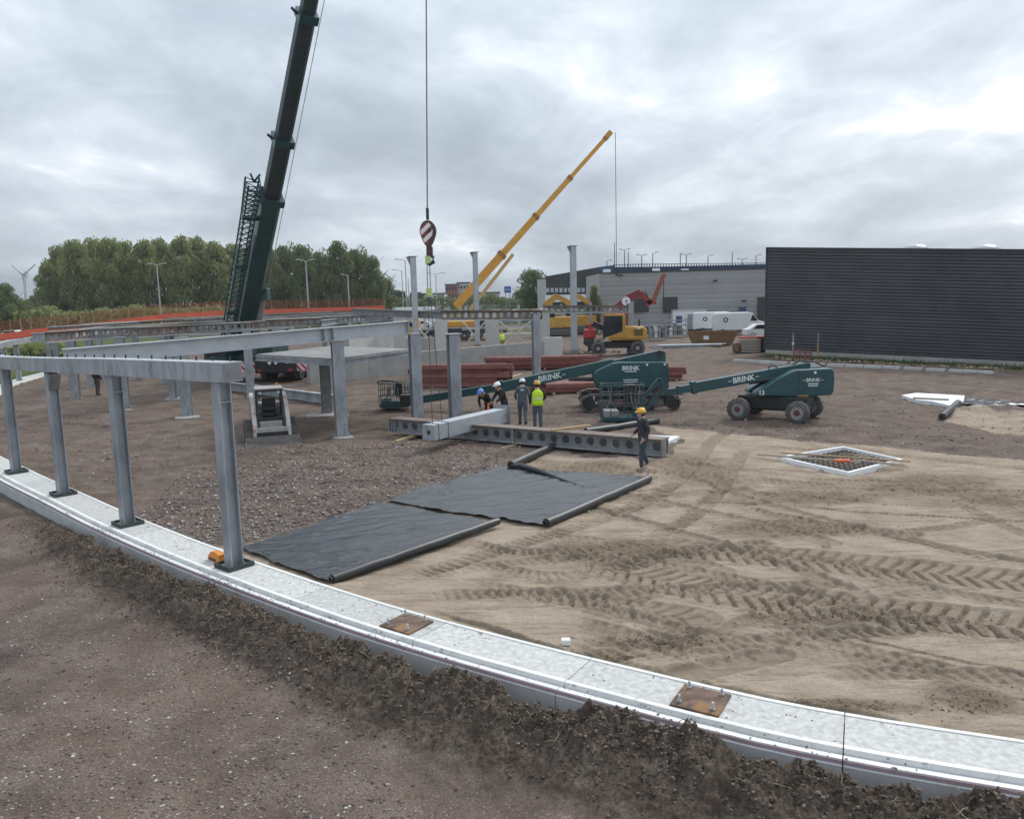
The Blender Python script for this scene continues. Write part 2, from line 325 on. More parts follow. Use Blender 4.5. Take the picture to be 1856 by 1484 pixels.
# ------------------------------------------------------------------ ground
def px_path(p, step=.3, z=0): return spline([tuple(G(x, y, z))[:2] for x, y in p], step)
def px_poly(p, z=0): return [tuple(G(x, y, z))[:2] for x, y in p]
SAND = px_poly([(400, 1005), (690, 918), (915, 846), (1000, 812), (1120, 838), (1215, 826), (1235, 797), (1170, 772), (1300, 782), (1430, 797), (1600, 810), (1856, 836), (2300, 862), (2500, 1500), (1856, 1440), (1270, 1330), (737, 1180), (430, 1060)])
SAND2 = px_poly([(1712, 764), (1745, 737), (1800, 752), (1950, 748), (1950, 790), (1800, 783)])
TRACKS = [  # path in the photograph, width, kind, depth
    ([(1180, 985), (1332, 1003), (1468, 1016), (1695, 1037), (1856, 1055), (2100, 1085)], 1.2, 'chevron', .075),
    ([(1040, 1012), (1151, 1040), (1287, 1070), (1468, 1093), (1695, 1120), (1856, 1136), (2100, 1165)], 1.2, 'chevron', .08),
    ([(930, 1075), (1040, 1085), (1150, 1105), (1260, 1122)], .8, 'chevron', .04),
    ([(730, 1048), (860, 1010), (1000, 968), (1130, 925), (1230, 868), (1290, 800), (1320, 780)], .5, 'lug', .07),
    ([(830, 980), (950, 1000), (1100, 990), (1220, 955), (1300, 890), (1345, 820)], .45, 'lug', .07),
    ([(860, 1020), (980, 1043), (1090, 1035), (1230, 1000), (1380, 985)], .5, 'lug', .07),
    ([(640, 1075), (800, 1040), (930, 1020), (1080, 1010)], .4, 'lug', .035),
    ([(930, 1080), (1020, 1085), (1120, 1110), (1240, 1145)], .45, 'lug', .045),
    ([(1130, 1135), (1200, 1160), (1290, 1150), (1390, 1110), (1440, 1085)], .3, 'rough', .035),
    ([(1010, 1120), (1130, 1150), (1250, 1190), (1370, 1180)], .45, 'lug', .03),
    ([(1230, 905), (1420, 915), (1600, 930), (1856, 945), (2100, 955)], .14, 'rough', .035),
    ([(1240, 880), (1420, 895), (1600, 912), (1856, 926), (2100, 936)], .09, 'rough', .025),
    ([(1500, 950), (1640, 978), (1760, 1003), (1880, 1015)], .22, 'rough', .03),
    ([(1415, 1128), (1560, 1160), (1700, 1190), (1856, 1222), (2050, 1260)], .07, 'rough', .03),
    ([(1420, 1145), (1560, 1180), (1700, 1212), (1856, 1245), (2050, 1280)], .40, 'lug', .035),
    ([(1490, 968), (1497, 992)], .16, 'rough', .05),
    ([(1000, 1168), (1130, 1215), (1290, 1262), (1420, 1292), (1600, 1322)], .35, 'rough', .03),
    ([(760, 1108), (900, 1150), (1020, 1190), (1130, 1230), (1260, 1262)], .20, 'rough', .045),
    ([(930, 835), (1060, 850), (1180, 865)], .4, 'lug', .035), ([(1000, 870), (1120, 890), (1230, 880)], .2, 'rough', .02),
    ([(1250, 800), (1420, 812), (1600, 825), (1856, 850)], .5, 'lug', .03), ([(1380, 880), (1600, 890), (1856, 893)], .5, 'rough', .03),
    # on the gravel
    ([(1180, 770), (1300, 766), (1450, 775), (1650, 790), (1856, 800)], .45, 'lug', .04), ([(1500, 700), (1640, 705), (1856, 700)], .5, 'lug', .04),
    ([(1240, 745), (1400, 768), (1600, 772), (1856, 775)], .4, 'lug', .04), ([(1230, 680), (1400, 660), (1560, 675), (1856, 682)], .5, 'lug', .05),
    ([(1000, 650), (1150, 655), (1330, 642), (1380, 648)], .6, 'lug', .06), ([(60, 760), (250, 780), (420, 760), (700, 735)], .5, 'lug', .05),
    ([(50, 830), (200, 800), (330, 800), (450, 830)], .5, 'lug', .05), ([(150, 900), (250, 850), (350, 840), (450, 850)], .45, 'lug', .04),
    ([(640, 730), (760, 720), (900, 745), (1050, 740)], .5, 'lug', .04), ([(0, 1010), (120, 1060), (260, 1120), (400, 1210), (520, 1330)], .4, 'lug', .012),
]
DAMP = [  # churned moist patches in the photograph: centre, half width, half height (pixels)
    (1430, 955, 190, 24), (1480, 900, 200, 16), (1120, 1000, 220, 30), (1270, 850, 90, 40), (1700, 880, 190, 30), (1560, 1120, 260, 22), (1180, 1165, 150, 18), (1050, 850, 120, 14), (1800, 905, 100, 25), (1000, 1195, 240, 12), (1450, 1290, 330, 18), (1760, 1270, 110, 40)]
_g = random.Random(11)
for _k in range(40):      # older, fainter passes criss-crossing the sand and the gravel
    if _k < 26: _x, _y = _g.uniform(950, 1850), _g.uniform(830, 1230); _a = _g.gauss(.12, .22); _l = _g.uniform(150, 420)
    else: _x, _y = _g.uniform(100, 1800), _g.uniform(655, 800); _a = _g.gauss(.02, .10); _l = _g.uniform(200, 500)
    _c = _g.uniform(-.25, .25); TRACKS.append(([(_x + _l * t, _y + _l * t * _a * .6 + _l * _c * .35 * t * t) for t in (-1, -.5, 0, .5, 1)], _g.uniform(.3, .55), ('lug', 'rough')[_k % 4 == 3], _g.uniform(.022, .045)))
def terrain(X, Y, full=True):
    """height of the ground and what lies on it, at arrays of places"""
    d, s = polydist(X, Y, kerb_coarse)
    near = 1 - sstep(45, 80, Y); ins = sstep(-.05, .05, d)
    wx, wy = X + .7 * (fbm(X * .9, Y * .9, 5, 4) - .5), Y + .7 * (fbm(X * .9, Y * .9, 8, 4) - .5)
    sand = (inside(wx, wy, SAND) & (d > .3)) | inside(wx * .7 + X * .3, wy * .7 + Y * .3, SAND2); sand = sand.astype(float)
    # gravel: shallow furrows, lumps
    furrow = fbm(X * .45 + 2 * fbm(X * .2, Y * .2, 3, 2), Y * 2.6 + X * .3, 11, 4, .6) - .5
    lump = fbm(X * 1.1, Y * 1.1, 21, 5, .55) - .5
    fine = fbm(X * 7, Y * 7, 31, 3, .6) - .5
    big = fbm(X * .16, Y * .16, 41, 2) - .5
    zg = .16 * furrow + .10 * lump + .05 * fine + .12 * big
    zs = .045 * furrow + .05 * lump + .018 * fine + .05 * big
    z = np.where(sand > .5, zs, zg)
    damp = np.zeros(X.shape)
    for cx, cy, hw, hh in DAMP:
        c = G(cx, cy); ex = (G(cx + hw, cy) - c).length; ey = abs(G(cx, cy - hh).y - c.y)
        r = np.sqrt(((X - c.x) / ex) ** 2 + ((Y - c.y) / ey) ** 2)
        m = sstep(1.15, .35, r + .7 * (fbm(X * 1.3, Y * 2.2, cx, 4, .6) - .5)); damp = np.maximum(damp, m)
    ch = damp * sand
    z = z + ch * (.12 * (fbm(X * 3.0, Y * 5, 51, 4, .66) - .5) + .07 * (np.abs(fbm(X * 8, Y * 10, 57, 3, .6) - .5) * 2 - .3)) + sand * (1 - damp) * .022 * (np.abs(fbm(X * 2.2, Y * 9, 58, 4, .6) - .5) * -2)
    if full:
        for path, w, kind, dep in TRACKS:
            P = px_path(path); lo, hi = P.min(0) - w, P.max(0) + w
            idx = np.nonzero((X > lo[0]) & (X < hi[0]) & (Y > lo[1]) & (Y < hi[1]))[0]
            if not len(idx): continue
            x, y = X[idx], Y[idx]; td, ts = polydist(x, y, P); a = np.abs(td) / (w / 2)
            fade = .35 + .65 * sstep(.3, .55, fbm(x * .8, y * .8, w * 100 + len(path), 3))
            ends = sstep(0, .8, ts) ; env = sstep(1.12, .82, a)
            if kind == 'chevron':
                sg = np.where(td > 0, 0, .5)
                ph = ts / .27 + sg + .12 * fbm(x * 2, y * 2, 78, 2) - .92 * a; g = ph - np.floor(ph); bar = sstep(.0, .10, g) * sstep(.40, .28, g)
                h = -dep * env * (.25 + (.7 + .6 * fbm(x * 4, y * 4, 79, 3)) * bar) + .03 * np.exp(-((a - 1.10) / .10) ** 2)
                fade = .75 + .25 * fade; h = h * fade * ends; damp[idx] = np.maximum(damp[idx], .55 * env * ends * fade)
            elif kind == 'lug':
                ph = ts / .19 + .7 * td / w + .15 * fbm(x * 3, y * 3, 77, 2); g = ph - np.floor(ph); bar = sstep(.0, .15, g) * sstep(.6, .42, g)
                h = (-dep * env * (.45 + .9 * bar) + .02 * np.exp(-((a - 1.15) / .15) ** 2)) * fade * ends; damp[idx] = np.maximum(damp[idx], .62 * env * fade * ends * sand[idx])
            else:
                h = (-dep * env * (.6 + .9 * fbm(x * 6, y * 6, 61, 3)) + .045 * np.exp(-((a - 1.25) / .25) ** 2) * fbm(x * 8, y * 8, 71, 3)) * ends; damp[idx] = np.maximum(damp[idx], .6 * env * ends * sand[idx])
            z[idx] += h
    # inside the wall: the fill stands close under its top; outside: lower ground and the dug-out soil
    z = z + ins * .09 * np.exp(-np.maximum(d - .4, 0) / .8) * near
    zin = z
    dd = -d; hb = np.interp(X, [-16, -12, -9.5, -7.5, -5, -2, 2, 6], [.0, .06, .20, .30, .35, .39, .42, .43])
    ctr = .98 + .12 * (fbm(s * .6, s * 0, 91, 3) - .5) * 2
    clod = fbm(X * 2.2, Y * 2.2, 81, 5, .6); bump_ = np.abs(fbm(X * 5, Y * 5, 85, 4, .6) - .5) * 2
    wide = np.interp(X, [-12, -6, 0, 5], [1.75, 1.95, 2.35, 2.7]); shape = np.where(dd < ctr, sstep(.56, 1.0, dd / ctr + .25 * (clod - .5)), 1 - sstep(1.0, wide, dd / ctr + .6 * (clod - .5)))
    berm = shape * (hb * (.40 + 1.25 * clod) + (.20 * bump_ + .11 * (fbm(X * 13, Y * 13, 87, 3, .7) - .5) + .07 * (np.abs(fbm(X * 9, Y * 9, 89, 3, .6) - .5) * 2)) * sstep(.03, .2, hb))
    zout = -.17 - .06 * sstep(-10, -5, X) + .05 * lump + .022 * fine + .05 * big + .02 * furrow + berm
    z = zin * ins + zout * (1 - ins) * near + (1 - near) * (1 - ins) * .3 * zin
    soil = (1 - ins) * sstep(.02, .12, berm)
    z = np.where(np.abs(d) < .30, np.minimum(z, .02), z)
    # heap of gravel in front of the loader, hollow of the little slab
    m = G(610, 880); z = z + .16 * np.exp(-(((X - m.x) / 2.2) ** 2 + ((Y - m.y) / 2.0) ** 2)) * ins
    m = G(540, 815); z = z + .16 * np.exp(-(((X - m.x) / 1.1) ** 2 + ((Y - m.y) / .7) ** 2)) * ins
    m = G(1525, 838); z = z - .16 * (np.abs(X - m.x) + np.abs(Y - m.y) < 1.55)
    for hx, hy, hh, r in ((1640, 712, .35, 1.8), (1790, 748, .30, 1.6), (1130, 838, .12, 1.2), (1330, 862, .10, 1.4)):
        m = G(hx, hy); z = z + hh * np.exp(-(((X - m.x) / r) ** 2 + ((Y - m.y) / (r * .5)) ** 2)) * (.6 + .8 * fbm(X * 2, Y * 2, 99, 4))
    far = sstep(60, 140, Y); z = z * (1 - .8 * far)
    grass = np.maximum(sstep(100, 118, Y + 10 * (fbm(X * .1, Y * .1, 7, 3) - .5)), (1 - ins) * sstep(-27, -33, X) * sstep(38, 44, Y))
    return z, sand, damp, soil, grass, d
def ground_z(x, y): return float(terrain(np.array([x]), np.array([y]), False)[0][0])
def on(px, py, z=0): p = G(px, py, z); p.z = ground_z(p.x, p.y); return p

def ground_material():
    m = bpy.data.materials.new('site ground'); m.use_nodes = True; nt = m.node_tree; N, L = nt.nodes, nt.links; b = N['Principled BSDF']; b.inputs['Roughness'].default_value = .95; b.inputs['Specular IOR Level'].default_value = .15
    tc = N.new('ShaderNodeTexCoord')
    def at(a): q = N.new('ShaderNodeAttribute'); q.attribute_name = a; return q.outputs['Fac']
    def noise(sc, de=8, ro=.62, st=None):
        src = tc.outputs['Object']
        if st: mp = N.new('ShaderNodeMapping'); mp.inputs['Scale'].default_value = st; L.new(src, mp.inputs[0]); src = mp.outputs[0]
        q = N.new('ShaderNodeTexNoise'); q.inputs['Scale'].default_value = sc; q.inputs['Detail'].default_value = de; q.inputs['Roughness'].default_value = ro; L.new(src, q.inputs[0]); return q.outputs[0]
    def ramp(f, *st):
        r = N.new('ShaderNodeValToRGB'); e = r.color_ramp.elements
        while len(e) < len(st): e.new(.5)
        for k, (p_, c_) in enumerate(st): e[k].position = p_; e[k].color = (c_ if len(c_) == 4 else tuple(c_) + (1,))
        L.new(f, r.inputs[0]); return r.outputs[0]
    def mix(f, a, c, mode='MIX'):
        x = N.new('ShaderNodeMixRGB'); x.blend_type = mode
        for i, v in enumerate((f, a, c)):
            if isinstance(v, float): x.inputs[i].default_value = v
            elif isinstance(v, tuple): x.inputs[i].default_value = v + (1,)
            else: L.new(v, x.inputs[i])
        return x.outputs[0]
    gravel = ramp(noise(1.1, 10, .66), (.30, (.086, .064, .051)), (.50, (.143, .108, .087)), (.72, (.212, .170, .142)))
    gravel = mix(ramp(noise(.35, 4, .5), (.45, (0, 0, 0)), (.65, (1, 1, 1))), gravel, mix(.5, gravel, (.172, .118, .092)))
    # pebbles: each cell its own tone
    for sc, th, lo, hi in ((34., .30, (.30, .28, .26), (.46, .45, .43)), (80., .34, (.17, .15, .14), (.34, .31, .29))):
        vo = N.new('ShaderNodeTexVoronoi'); vo.inputs['Scale'].default_value = sc; L.new(tc.outputs['Object'], vo.inputs['Vector'])
        sepc = N.new('ShaderNodeSeparateColor'); L.new(vo.outputs['Color'], sepc.inputs[0])
        sel = N.new('ShaderNodeMath'); sel.operation = 'GREATER_THAN'; L.new(sepc.outputs[0], sel.inputs[0]); sel.inputs[1].default_value = .80 if sc < 50 else .62
        dm = N.new('ShaderNodeMath'); dm.operation = 'LESS_THAN'; L.new(vo.outputs['Distance'], dm.inputs[0]); dm.inputs[1].default_value = th
        an = N.new('ShaderNodeMath'); an.operation = 'MULTIPLY'; L.new(sel.outputs[0], an.inputs[0]); L.new(dm.outputs[0], an.inputs[1])
        clump = ramp(noise(.55, 5, .6), (.42, (.25,) * 3), (.62, (1,) * 3)); a2 = N.new('ShaderNodeMath'); a2.operation = 'MULTIPLY'; L.new(an.outputs[0], a2.inputs[0]); L.new(clump, a2.inputs[1])
        gravel = mix(a2.outputs[0], gravel, ramp(sepc.outputs[1], (.2, lo), (.8, hi)))
    sandc = ramp(noise(1.3, 10, .6), (.30, (.268, .214, .160)), (.52, (.348, .283, .217)), (.74, (.412, .343, .271)))
    sandc = mix(ramp(noise(22., 6, .7), (.35, (.86,) * 3), (.65, (1.08,) * 3)), sandc, sandc) if False else mix(1., sandc, ramp(noise(26., 7, .8), (.34, (.72,) * 3), (.5, (1.0,) * 3), (.66, (1.22,) * 3)), 'MULTIPLY')
    streak = ramp(noise(1.6, 10, .68, (.42, 3.6, 1)), (.535, (0, 0, 0)), (.57, (1, 1, 1)))
    streak2 = ramp(noise(4.5, 8, .7, (.4, 3.0, 1)), (.565, (0, 0, 0)), (.60, (1, 1, 1)))
    dampn = N.new('ShaderNodeMath'); dampn.operation = 'MULTIPLY'; L.new(at('damp'), dampn.inputs[0]); L.new(ramp(noise(3., 8, .65), (.30, (.35,) * 3), (.6, (1,) * 3)), dampn.inputs[1])
    sandc = mix(mix(.75, (0., 0., 0.), streak), sandc, mix(.6, sandc, (.19, .138, .095)))
    sandc = mix(mix(.6, (0., 0., 0.), streak2), sandc, mix(.6, sandc, (.17, .12, .08)))
    sandc = mix(dampn.outputs[0], sandc, ramp(noise(5., 8, .65), (.3, (.165, .122, .085)), (.7, (.290, .230, .170))))
    gravel = mix(1., gravel, ramp(noise(30., 6, .8), (.34, (.55,) * 3), (.5, (.95,) * 3), (.66, (1.4,) * 3)), 'MULTIPLY')
    c = mix(at('sand'), gravel, sandc)
    soilc = ramp(noise(3.4, 12, .74), (.30, (.048, .035, .027)), (.46, (.120, .090, .070)), (.62, (.190, .149, .117)), (.78, (.280, .230, .165)))
    soilc = mix(1., soilc, ramp(noise(24., 6, .8), (.34, (.5,) * 3), (.5, (.95,) * 3), (.66, (1.45,) * 3)), 'MULTIPLY')
    c = mix(at('soil'), c, soilc)
    grs = ramp(noise(.8, 8, .65), (.3, (.045, .062, .020)), (.55, (.085, .105, .038)), (.75, (.15, .14, .075)))
    c = mix(at('grass'), c, grs); L.new(c, b.inputs['Base Color'])
    bu = N.new('ShaderNodeBump'); bu.inputs['Distance'].default_value = .07; st_ = N.new('ShaderNodeMath'); st_.operation = 'MULTIPLY_ADD'; st_.inputs[1].default_value = .45; st_.inputs[2].default_value = .45; st_.use_clamp = True; rg = N.new('ShaderNodeMath'); rg.operation = 'MAXIMUM'; L.new(at('damp'), rg.inputs[0]); L.new(at('soil'), rg.inputs[1]); L.new(rg.outputs[0], st_.inputs[0]); L.new(st_.outputs[0], bu.inputs['Strength'])
    hh = mix(.5, noise(14., 12, .74), noise(45., 8, .75)); L.new(hh, bu.inputs['Height']); L.new(bu.outputs[0], b.inputs['Normal']); return m
ground_mat = ground_material()
def make_ground():
    uf = np.arange(-.74, .7401, .0018); ext = .74 * 1.14 ** np.arange(1, 16); u = np.concatenate([-ext[::-1], uf, ext])
    gr = lambda a, c, q: a * q ** np.arange(0, int(math.log(c / a) / math.log(q)) + 1); r1 = gr(3, 8.2, 1.0036); r1 = np.concatenate([r1[:-1], gr(r1[-1], 21, 1.0021)]); r1 = np.concatenate([r1[:-1], gr(r1[-1], 42, 1.0042)]); r2 = r1[-1] * 1.03 ** np.arange(1, 160); r = np.concatenate([r1, r2])
    X = (r[:, None] * u[None, :]).ravel(); Y = np.repeat(r, len(u))
    z, sand, damp, soil, grass, d = terrain(X, Y)
    nr, nc = len(r), len(u); i = np.arange(nr * nc).reshape(nr, nc)
    f = np.stack([i[:-1, :-1], i[:-1, 1:], i[1:, 1:], i[1:, :-1]], -1).reshape(-1, 4)
    o = link(bpy.data.objects.new('ground', np_mesh('ground', np.stack([X, Y, z], 1), f, ground_mat, dict(sand=sand, damp=damp, soil=soil, grass=grass))))
    tag(o, 'brown gravel ground of the building site with a tyre-marked sand fill', None, None, 'structure')
make_ground()

# ------------------------------------------------------------------ stones, clods and roots (beyond counting)
OCT = np.array([(1, 0, 0), (-1, 0, 0), (0, 1, 0), (0, -1, 0), (0, 0, 1), (0, 0, -1)], float); OCF = np.array([(0, 2, 4), (2, 1, 4), (1, 3, 4), (3, 0, 4), (2, 0, 5), (1, 2, 5), (3, 1, 5), (0, 3, 5)])
def scatter(name, X, Y, size, material, label, flat=.6, sink=.35, seed=0, z=None):
    g = np.random.default_rng(seed); n = len(X); z = terrain(X, Y, False)[0] if z is None else np.full(n, z)
    v = np.tile(OCT, (n, 1, 1)) * (1 + .9 * (g.random((n, 6, 1)) - .5)) + .35 * (g.random((n, 6, 3)) - .5); a = g.random(n) * 6.283; c, s_ = np.cos(a), np.sin(a)
    el = 1 + .6 * g.random(n); v[:, :, 0] *= el[:, None]; v[:, :, 2] *= flat
    x = v[:, :, 0] * c[:, None] - v[:, :, 1] * s_[:, None]; y = v[:, :, 0] * s_[:, None] + v[:, :, 1] * c[:, None]; v[:, :, 0], v[:, :, 1] = x, y
    v *= size[:, None, None]; v[:, :, 0] += X[:, None]; v[:, :, 1] += Y[:, None]; v[:, :, 2] += (z + size * flat * (1 - sink * 2) * .6)[:, None]
    f = (np.arange(n)[:, None, None] * 6 + OCF[None]).reshape(-1, 3)
    tone = np.repeat(g.random(n), 6)
    o = link(bpy.data.objects.new(name, np_mesh(name, v.reshape(-1, 3), f, material, dict(tone=tone), False))); tag(o, label, None, None, 'stuff'); return o
def stone_mat(name, *stops):
    m = bpy.data.materials.new(name); m.use_nodes = True; N, L = m.node_tree.nodes, m.node_tree.links; b = N['Principled BSDF']; b.inputs['Roughness'].default_value = .9
    a = N.new('ShaderNodeAttribute'); a.attribute_name = 'tone'; r = N.new('ShaderNodeValToRGB'); e = r.color_ramp.elements
    while len(e) < len(stops): e.new(.5)
    for k, (p_, c_) in enumerate(stops): e[k].position = p_; e[k].color = c_ + (1,)
    L.new(a.outputs['Fac'], r.inputs[0]); L.new(r.outputs[0], b.inputs['Base Color']); return m
stone_m = stone_mat('mixed stones', (0., (.075, .062, .055)), (.35, (.15, .125, .115)), (.62, (.24, .215, .20)), (.80, (.20, .115, .095)), (.90, (.36, .34, .32)), (1., (.62, .61, .58)))
clod_m = stone_mat('soil clods', (0., (.048, .036, .028)), (.5, (.108, .081, .063)), (.9, (.165, .129, .102)), (1., (.26, .215, .17)))
def pts_in_px(n, poly, seed, zz=0):
    g = np.random.default_rng(seed); P = np.array(poly, float); out = []
    while len(out) < n:
        x = g.uniform(P[:, 0].min(), P[:, 0].max(), 4000); y = g.uniform(P[:, 1].min(), P[:, 1].max(), 4000)
        k = inside(x, y, poly); out += list(zip(x[k], y[k]))
    W = np.array([tuple(G(a, b, zz))[:2] for a, b in out[:n]]); return W[:, 0], W[:, 1], g
def stones():
    x, y, g = pts_in_px(13000, [(250, 940), (330, 860), (470, 820), (700, 800), (960, 800), (890, 850), (690, 912), (440, 985), (300, 985), (250, 960)], 1)
    scatter('gravel_stones', x, y, .012 + .034 * g.random(len(x)) ** 2.4, stone_m, 'pale stones spread over the gravel beside the black membrane', seed=2)
    x, y, g = pts_in_px(5200, [(0, 900), (160, 985), (420, 1090), (640, 1290), (760, 1484), (0, 1484)], 3, -.17)
    scatter('yard_stones', x, y, .007 + .020 * g.random(len(x)) ** 3.0, stone_m, 'small stones trodden into the brown ground outside the wall', seed=4)
    x, y, g = pts_in_px(3500, [(0, 720), (420, 790), (700, 790), (1000, 690), (1250, 700), (1856, 700), (1856, 830), (1430, 795), (1190, 775), (900, 800), (450, 830), (100, 900)], 5)
    scatter('site_stones', x, y, .015 + .035 * g.random(len(x)) ** 3.0, stone_m, 'scattered stones on the rutted gravel of the site', seed=6)
    # clods on the dug-out soil along the outside of the wall
    g = np.random.default_rng(8); k = np.nonzero((kerb[:, 0] > -11.5) & (kerb[:, 0] < 9) & (kerb[:, 1] < 25))[0]; i = g.choice(k, 34000)
    dd = .78 + np.abs(g.normal(.25, .42, len(i))); q = g.random(len(i)) * .45; x = kerb[i, 0] - kn_[i, 0] * dd + kt_[i, 0] * q; y = kerb[i, 1] - kn_[i, 1] * dd + kt_[i, 1] * q
    keep = g.random(len(i)) < np.interp(x, [-11, -8, 0], [.15, .7, 1]); x, y = x[keep], y[keep]
    scatter('soil_clods', x, y, .004 + .024 * g.random(len(x)) ** 3.0, clod_m, 'loose clods on the bank of dark soil along the wall', flat=.75, seed=9)
    # crumbs of soil and sand trodden onto the wall
    i = g.choice(k, 2600); o_ = np.where(g.random(2600) < .55, g.normal(-.46, .09, 2600), np.where(g.random(2600) < .6, g.normal(.34, .06, 2600), g.uniform(-.3, .4, 2600))); o_ = np.clip(o_, -.55, .41); q = g.random(2600) * .45; keep = fbm(kerb[i, 0] * 1.3, kerb[i, 1] * 1.3, 5, 3) > .46; i, o_, q = i[keep], o_[keep], q[keep]
    x = kerb[i, 0] + kn_[i, 0] * o_ + kt_[i, 0] * q; y = kerb[i, 1] + kn_[i, 1] * o_ + kt_[i, 1] * q
    scatter('wall_crumbs', x, y, .003 + .014 * g.random(len(x)) ** 3.0, clod_m, 'crumbs of soil spilt on top of the foundation wall', flat=.5, seed=14, z=KT)
    # loose crumbs of damp sand in the churned strips
    xs, ys = [], []
    for cx, cy, hw, hh in DAMP:
        n = int(1.6 * hw); px = cx + hw * .9 * g.normal(0, .45, n); py = cy + hh * .9 * g.normal(0, .45, n)
        for a, b_ in zip(px, py): p = G(a, b_); xs.append(p.x); ys.append(p.y)
    x, y = np.array(xs), np.array(ys); dk = polydist(x, y, kerb_coarse)[0]; x, y = x[dk > .55], y[dk > .55]
    sm = stone_mat('sand crumbs', (0., (.13, .095, .065)), (.6, (.22, .17, .12)), (1., (.34, .27, .19)))
    scatter('sand_crumbs', x, y, .006 + .018 * g.random(len(x)) ** 2.5, sm, 'crumbs of churned sand along the tyre marks', flat=.7, seed=10)
    # dead roots and grass blades in the soil bank
    mb = MB(); g2 = random.Random(5); spots = []
    for _ in range(300):
        j = g2.choice(list(k)); dd = .8 + abs(g2.gauss(.35, .35)); x, y = kerb[j][0] - kn_[j][0] * dd, kerb[j][1] - kn_[j][1] * dd
        if not (x < -9 and g2.random() < .6): spots.append((x, y))
    SP = np.array(spots); SZ = terrain(SP[:, 0], SP[:, 1], False)[0]
    for (x, y), z in zip(spots, SZ):
        a = g2.random() * 6.28; ln = g2.uniform(.08, .28) * (1.6 if g2.random() < .12 else 1); w = g2.uniform(.003, .007); p = Vector((x, y, z + .01)); pts = [p]
        for t in range(3): a += g2.uniform(-.6, .6); p = p + Vector((math.cos(a) * ln / 3, math.sin(a) * ln / 3, g2.uniform(-.03, .06))); pts.append(p)
        mb.tube(pts, [w, w, w * .8, w * .4], 3)
    straw = mat('dry roots', (.26, .215, .145), .9, 0, .4, 4.)
    tag(mb.build('dead_roots', straw), 'dry roots and straw sticking out of the soil bank', None, None, 'stuff')
    mb = MB(); spots = [(cx + g2.gauss(0, r_), cy + g2.gauss(0, r_ * .6)) for cx, cy, n, r_ in ((-6.9, 14.2, 60, .5), (-1.6, 9.9, 50, .4), (.2, 8.9, 70, .4), (2.6, 7.6, 80, .45), (-4.4, 12.3, 40, .4), (-9.8, 17.3, 50, .5)) for _ in range(n)]
    SP = np.array(spots); SZ, *_r, SD = terrain(SP[:, 0], SP[:, 1], False)
    for (x, y), z, dk in zip(spots, SZ, SD):
        if dk > -.7: continue
        a = g2.random() * 6.28; h = g2.uniform(.04, .12); dx, dy = math.cos(a) * .006, math.sin(a) * .006; lx, ly = g2.gauss(0, .05), g2.gauss(0, .05)
        mb.add([(x - dx, y - dy, z), (x + dx, y + dy, z), (x + lx, y + ly, z + h)], [(0, 1, 2)])
    tag(mb.build('weed_tufts', mat('weeds', (.10, .12, .045), .9, 0, .4, 4.)), 'thin weeds growing in the soil bank', None, None, 'stuff')
stones()

# ------------------------------------------------------------------ foundation wall
def sweep(i0, i1, poly, mb=None, gap=.006):
    """polygon of (offset into the building, height) carried along the outline from index i0 to i1"""
    mb = mb or MB(); n = len(poly); vs = []; fs = []; m = i1 - i0 + 1
    for q, i in enumerate(range(i0, i1 + 1)):
        p = kerb[i].copy()
        if q == 0: p = p + kt_[i] * gap
        if q == m - 1: p = p - kt_[i] * gap
        for o, z in poly: vs.append((p[0] + kn_[i][0] * o, p[1] + kn_[i][1] * o, z))
    for q in range(m - 1):
        for k in range(n): fs.append((q * n + k, q * n + (k + 1) % n, (q + 1) * n + (k + 1) % n, (q + 1) * n + k))
    fs += [tuple(range(n))[::-1], tuple((m - 1) * n + k for k in range(n))]
    return mb.add(vs, fs)
def near_index(p): return int(np.argmin(np.hypot(kerb[:, 0] - p[0], kerb[:, 1] - p[1])))
fw = thing('foundation_wall', 'long curved concrete foundation wall with white insulation edges', 'wall')
cuts = sorted({near_index(G(x, y, KT)) for x, y in ((575, 1072), (750, 1160), (1537, 1362), (232, 975), (1060, 1225), (60, 880))} | {near_index((-18.9, 27.6)), near_index((-26.8, 40)), near_index((-33, 53)), near_index((-36, 75)), near_index((-29, 95)), near_index((-5, 107)), 0, len(kerb) - 1})
for a, b_ in zip(cuts[:-1], cuts[1:]):
    sweep(a, b_, [(-.30, -.6), (.36, -.6), (.36, KT), (-.30, KT)]).build('concrete_beam', concrete_pale, fw)
    sweep(a, b_, [(.362, -.2), (.42, -.2), (.42, KT + .012), (.362, KT + .012)]).build('inner_edge_strip', insul, fw)
    sweep(a, b_, [(-.37, -.3), (-.302, -.3), (-.302, KT + .016), (-.37, KT + .016)]).build('insulation_strip', insul, fw)
    sweep(a, b_, [(-.475, -.3), (-.372, -.3), (-.372, KT - .05), (-.475, KT - .05)]).build('joint_filler', concrete_side, fw)
    sweep(a, b_, [(-.55, -.3), (-.477, -.3), (-.477, KT - .008), (-.55, KT - .008)]).build('outer_edge_strip', insul, fw)
    sweep(a, b_, [(-.566, KT - .06), (-.552, KT - .06), (-.552, KT - .018), (-.566, KT - .018)]).build('seal_strip', mauve, fw)
    sweep(a, b_, [(-.60, -.6), (-.552, -.6), (-.552, KT - .062), (-.60, KT - .062)]).build('facing_panel', concrete_side, fw)
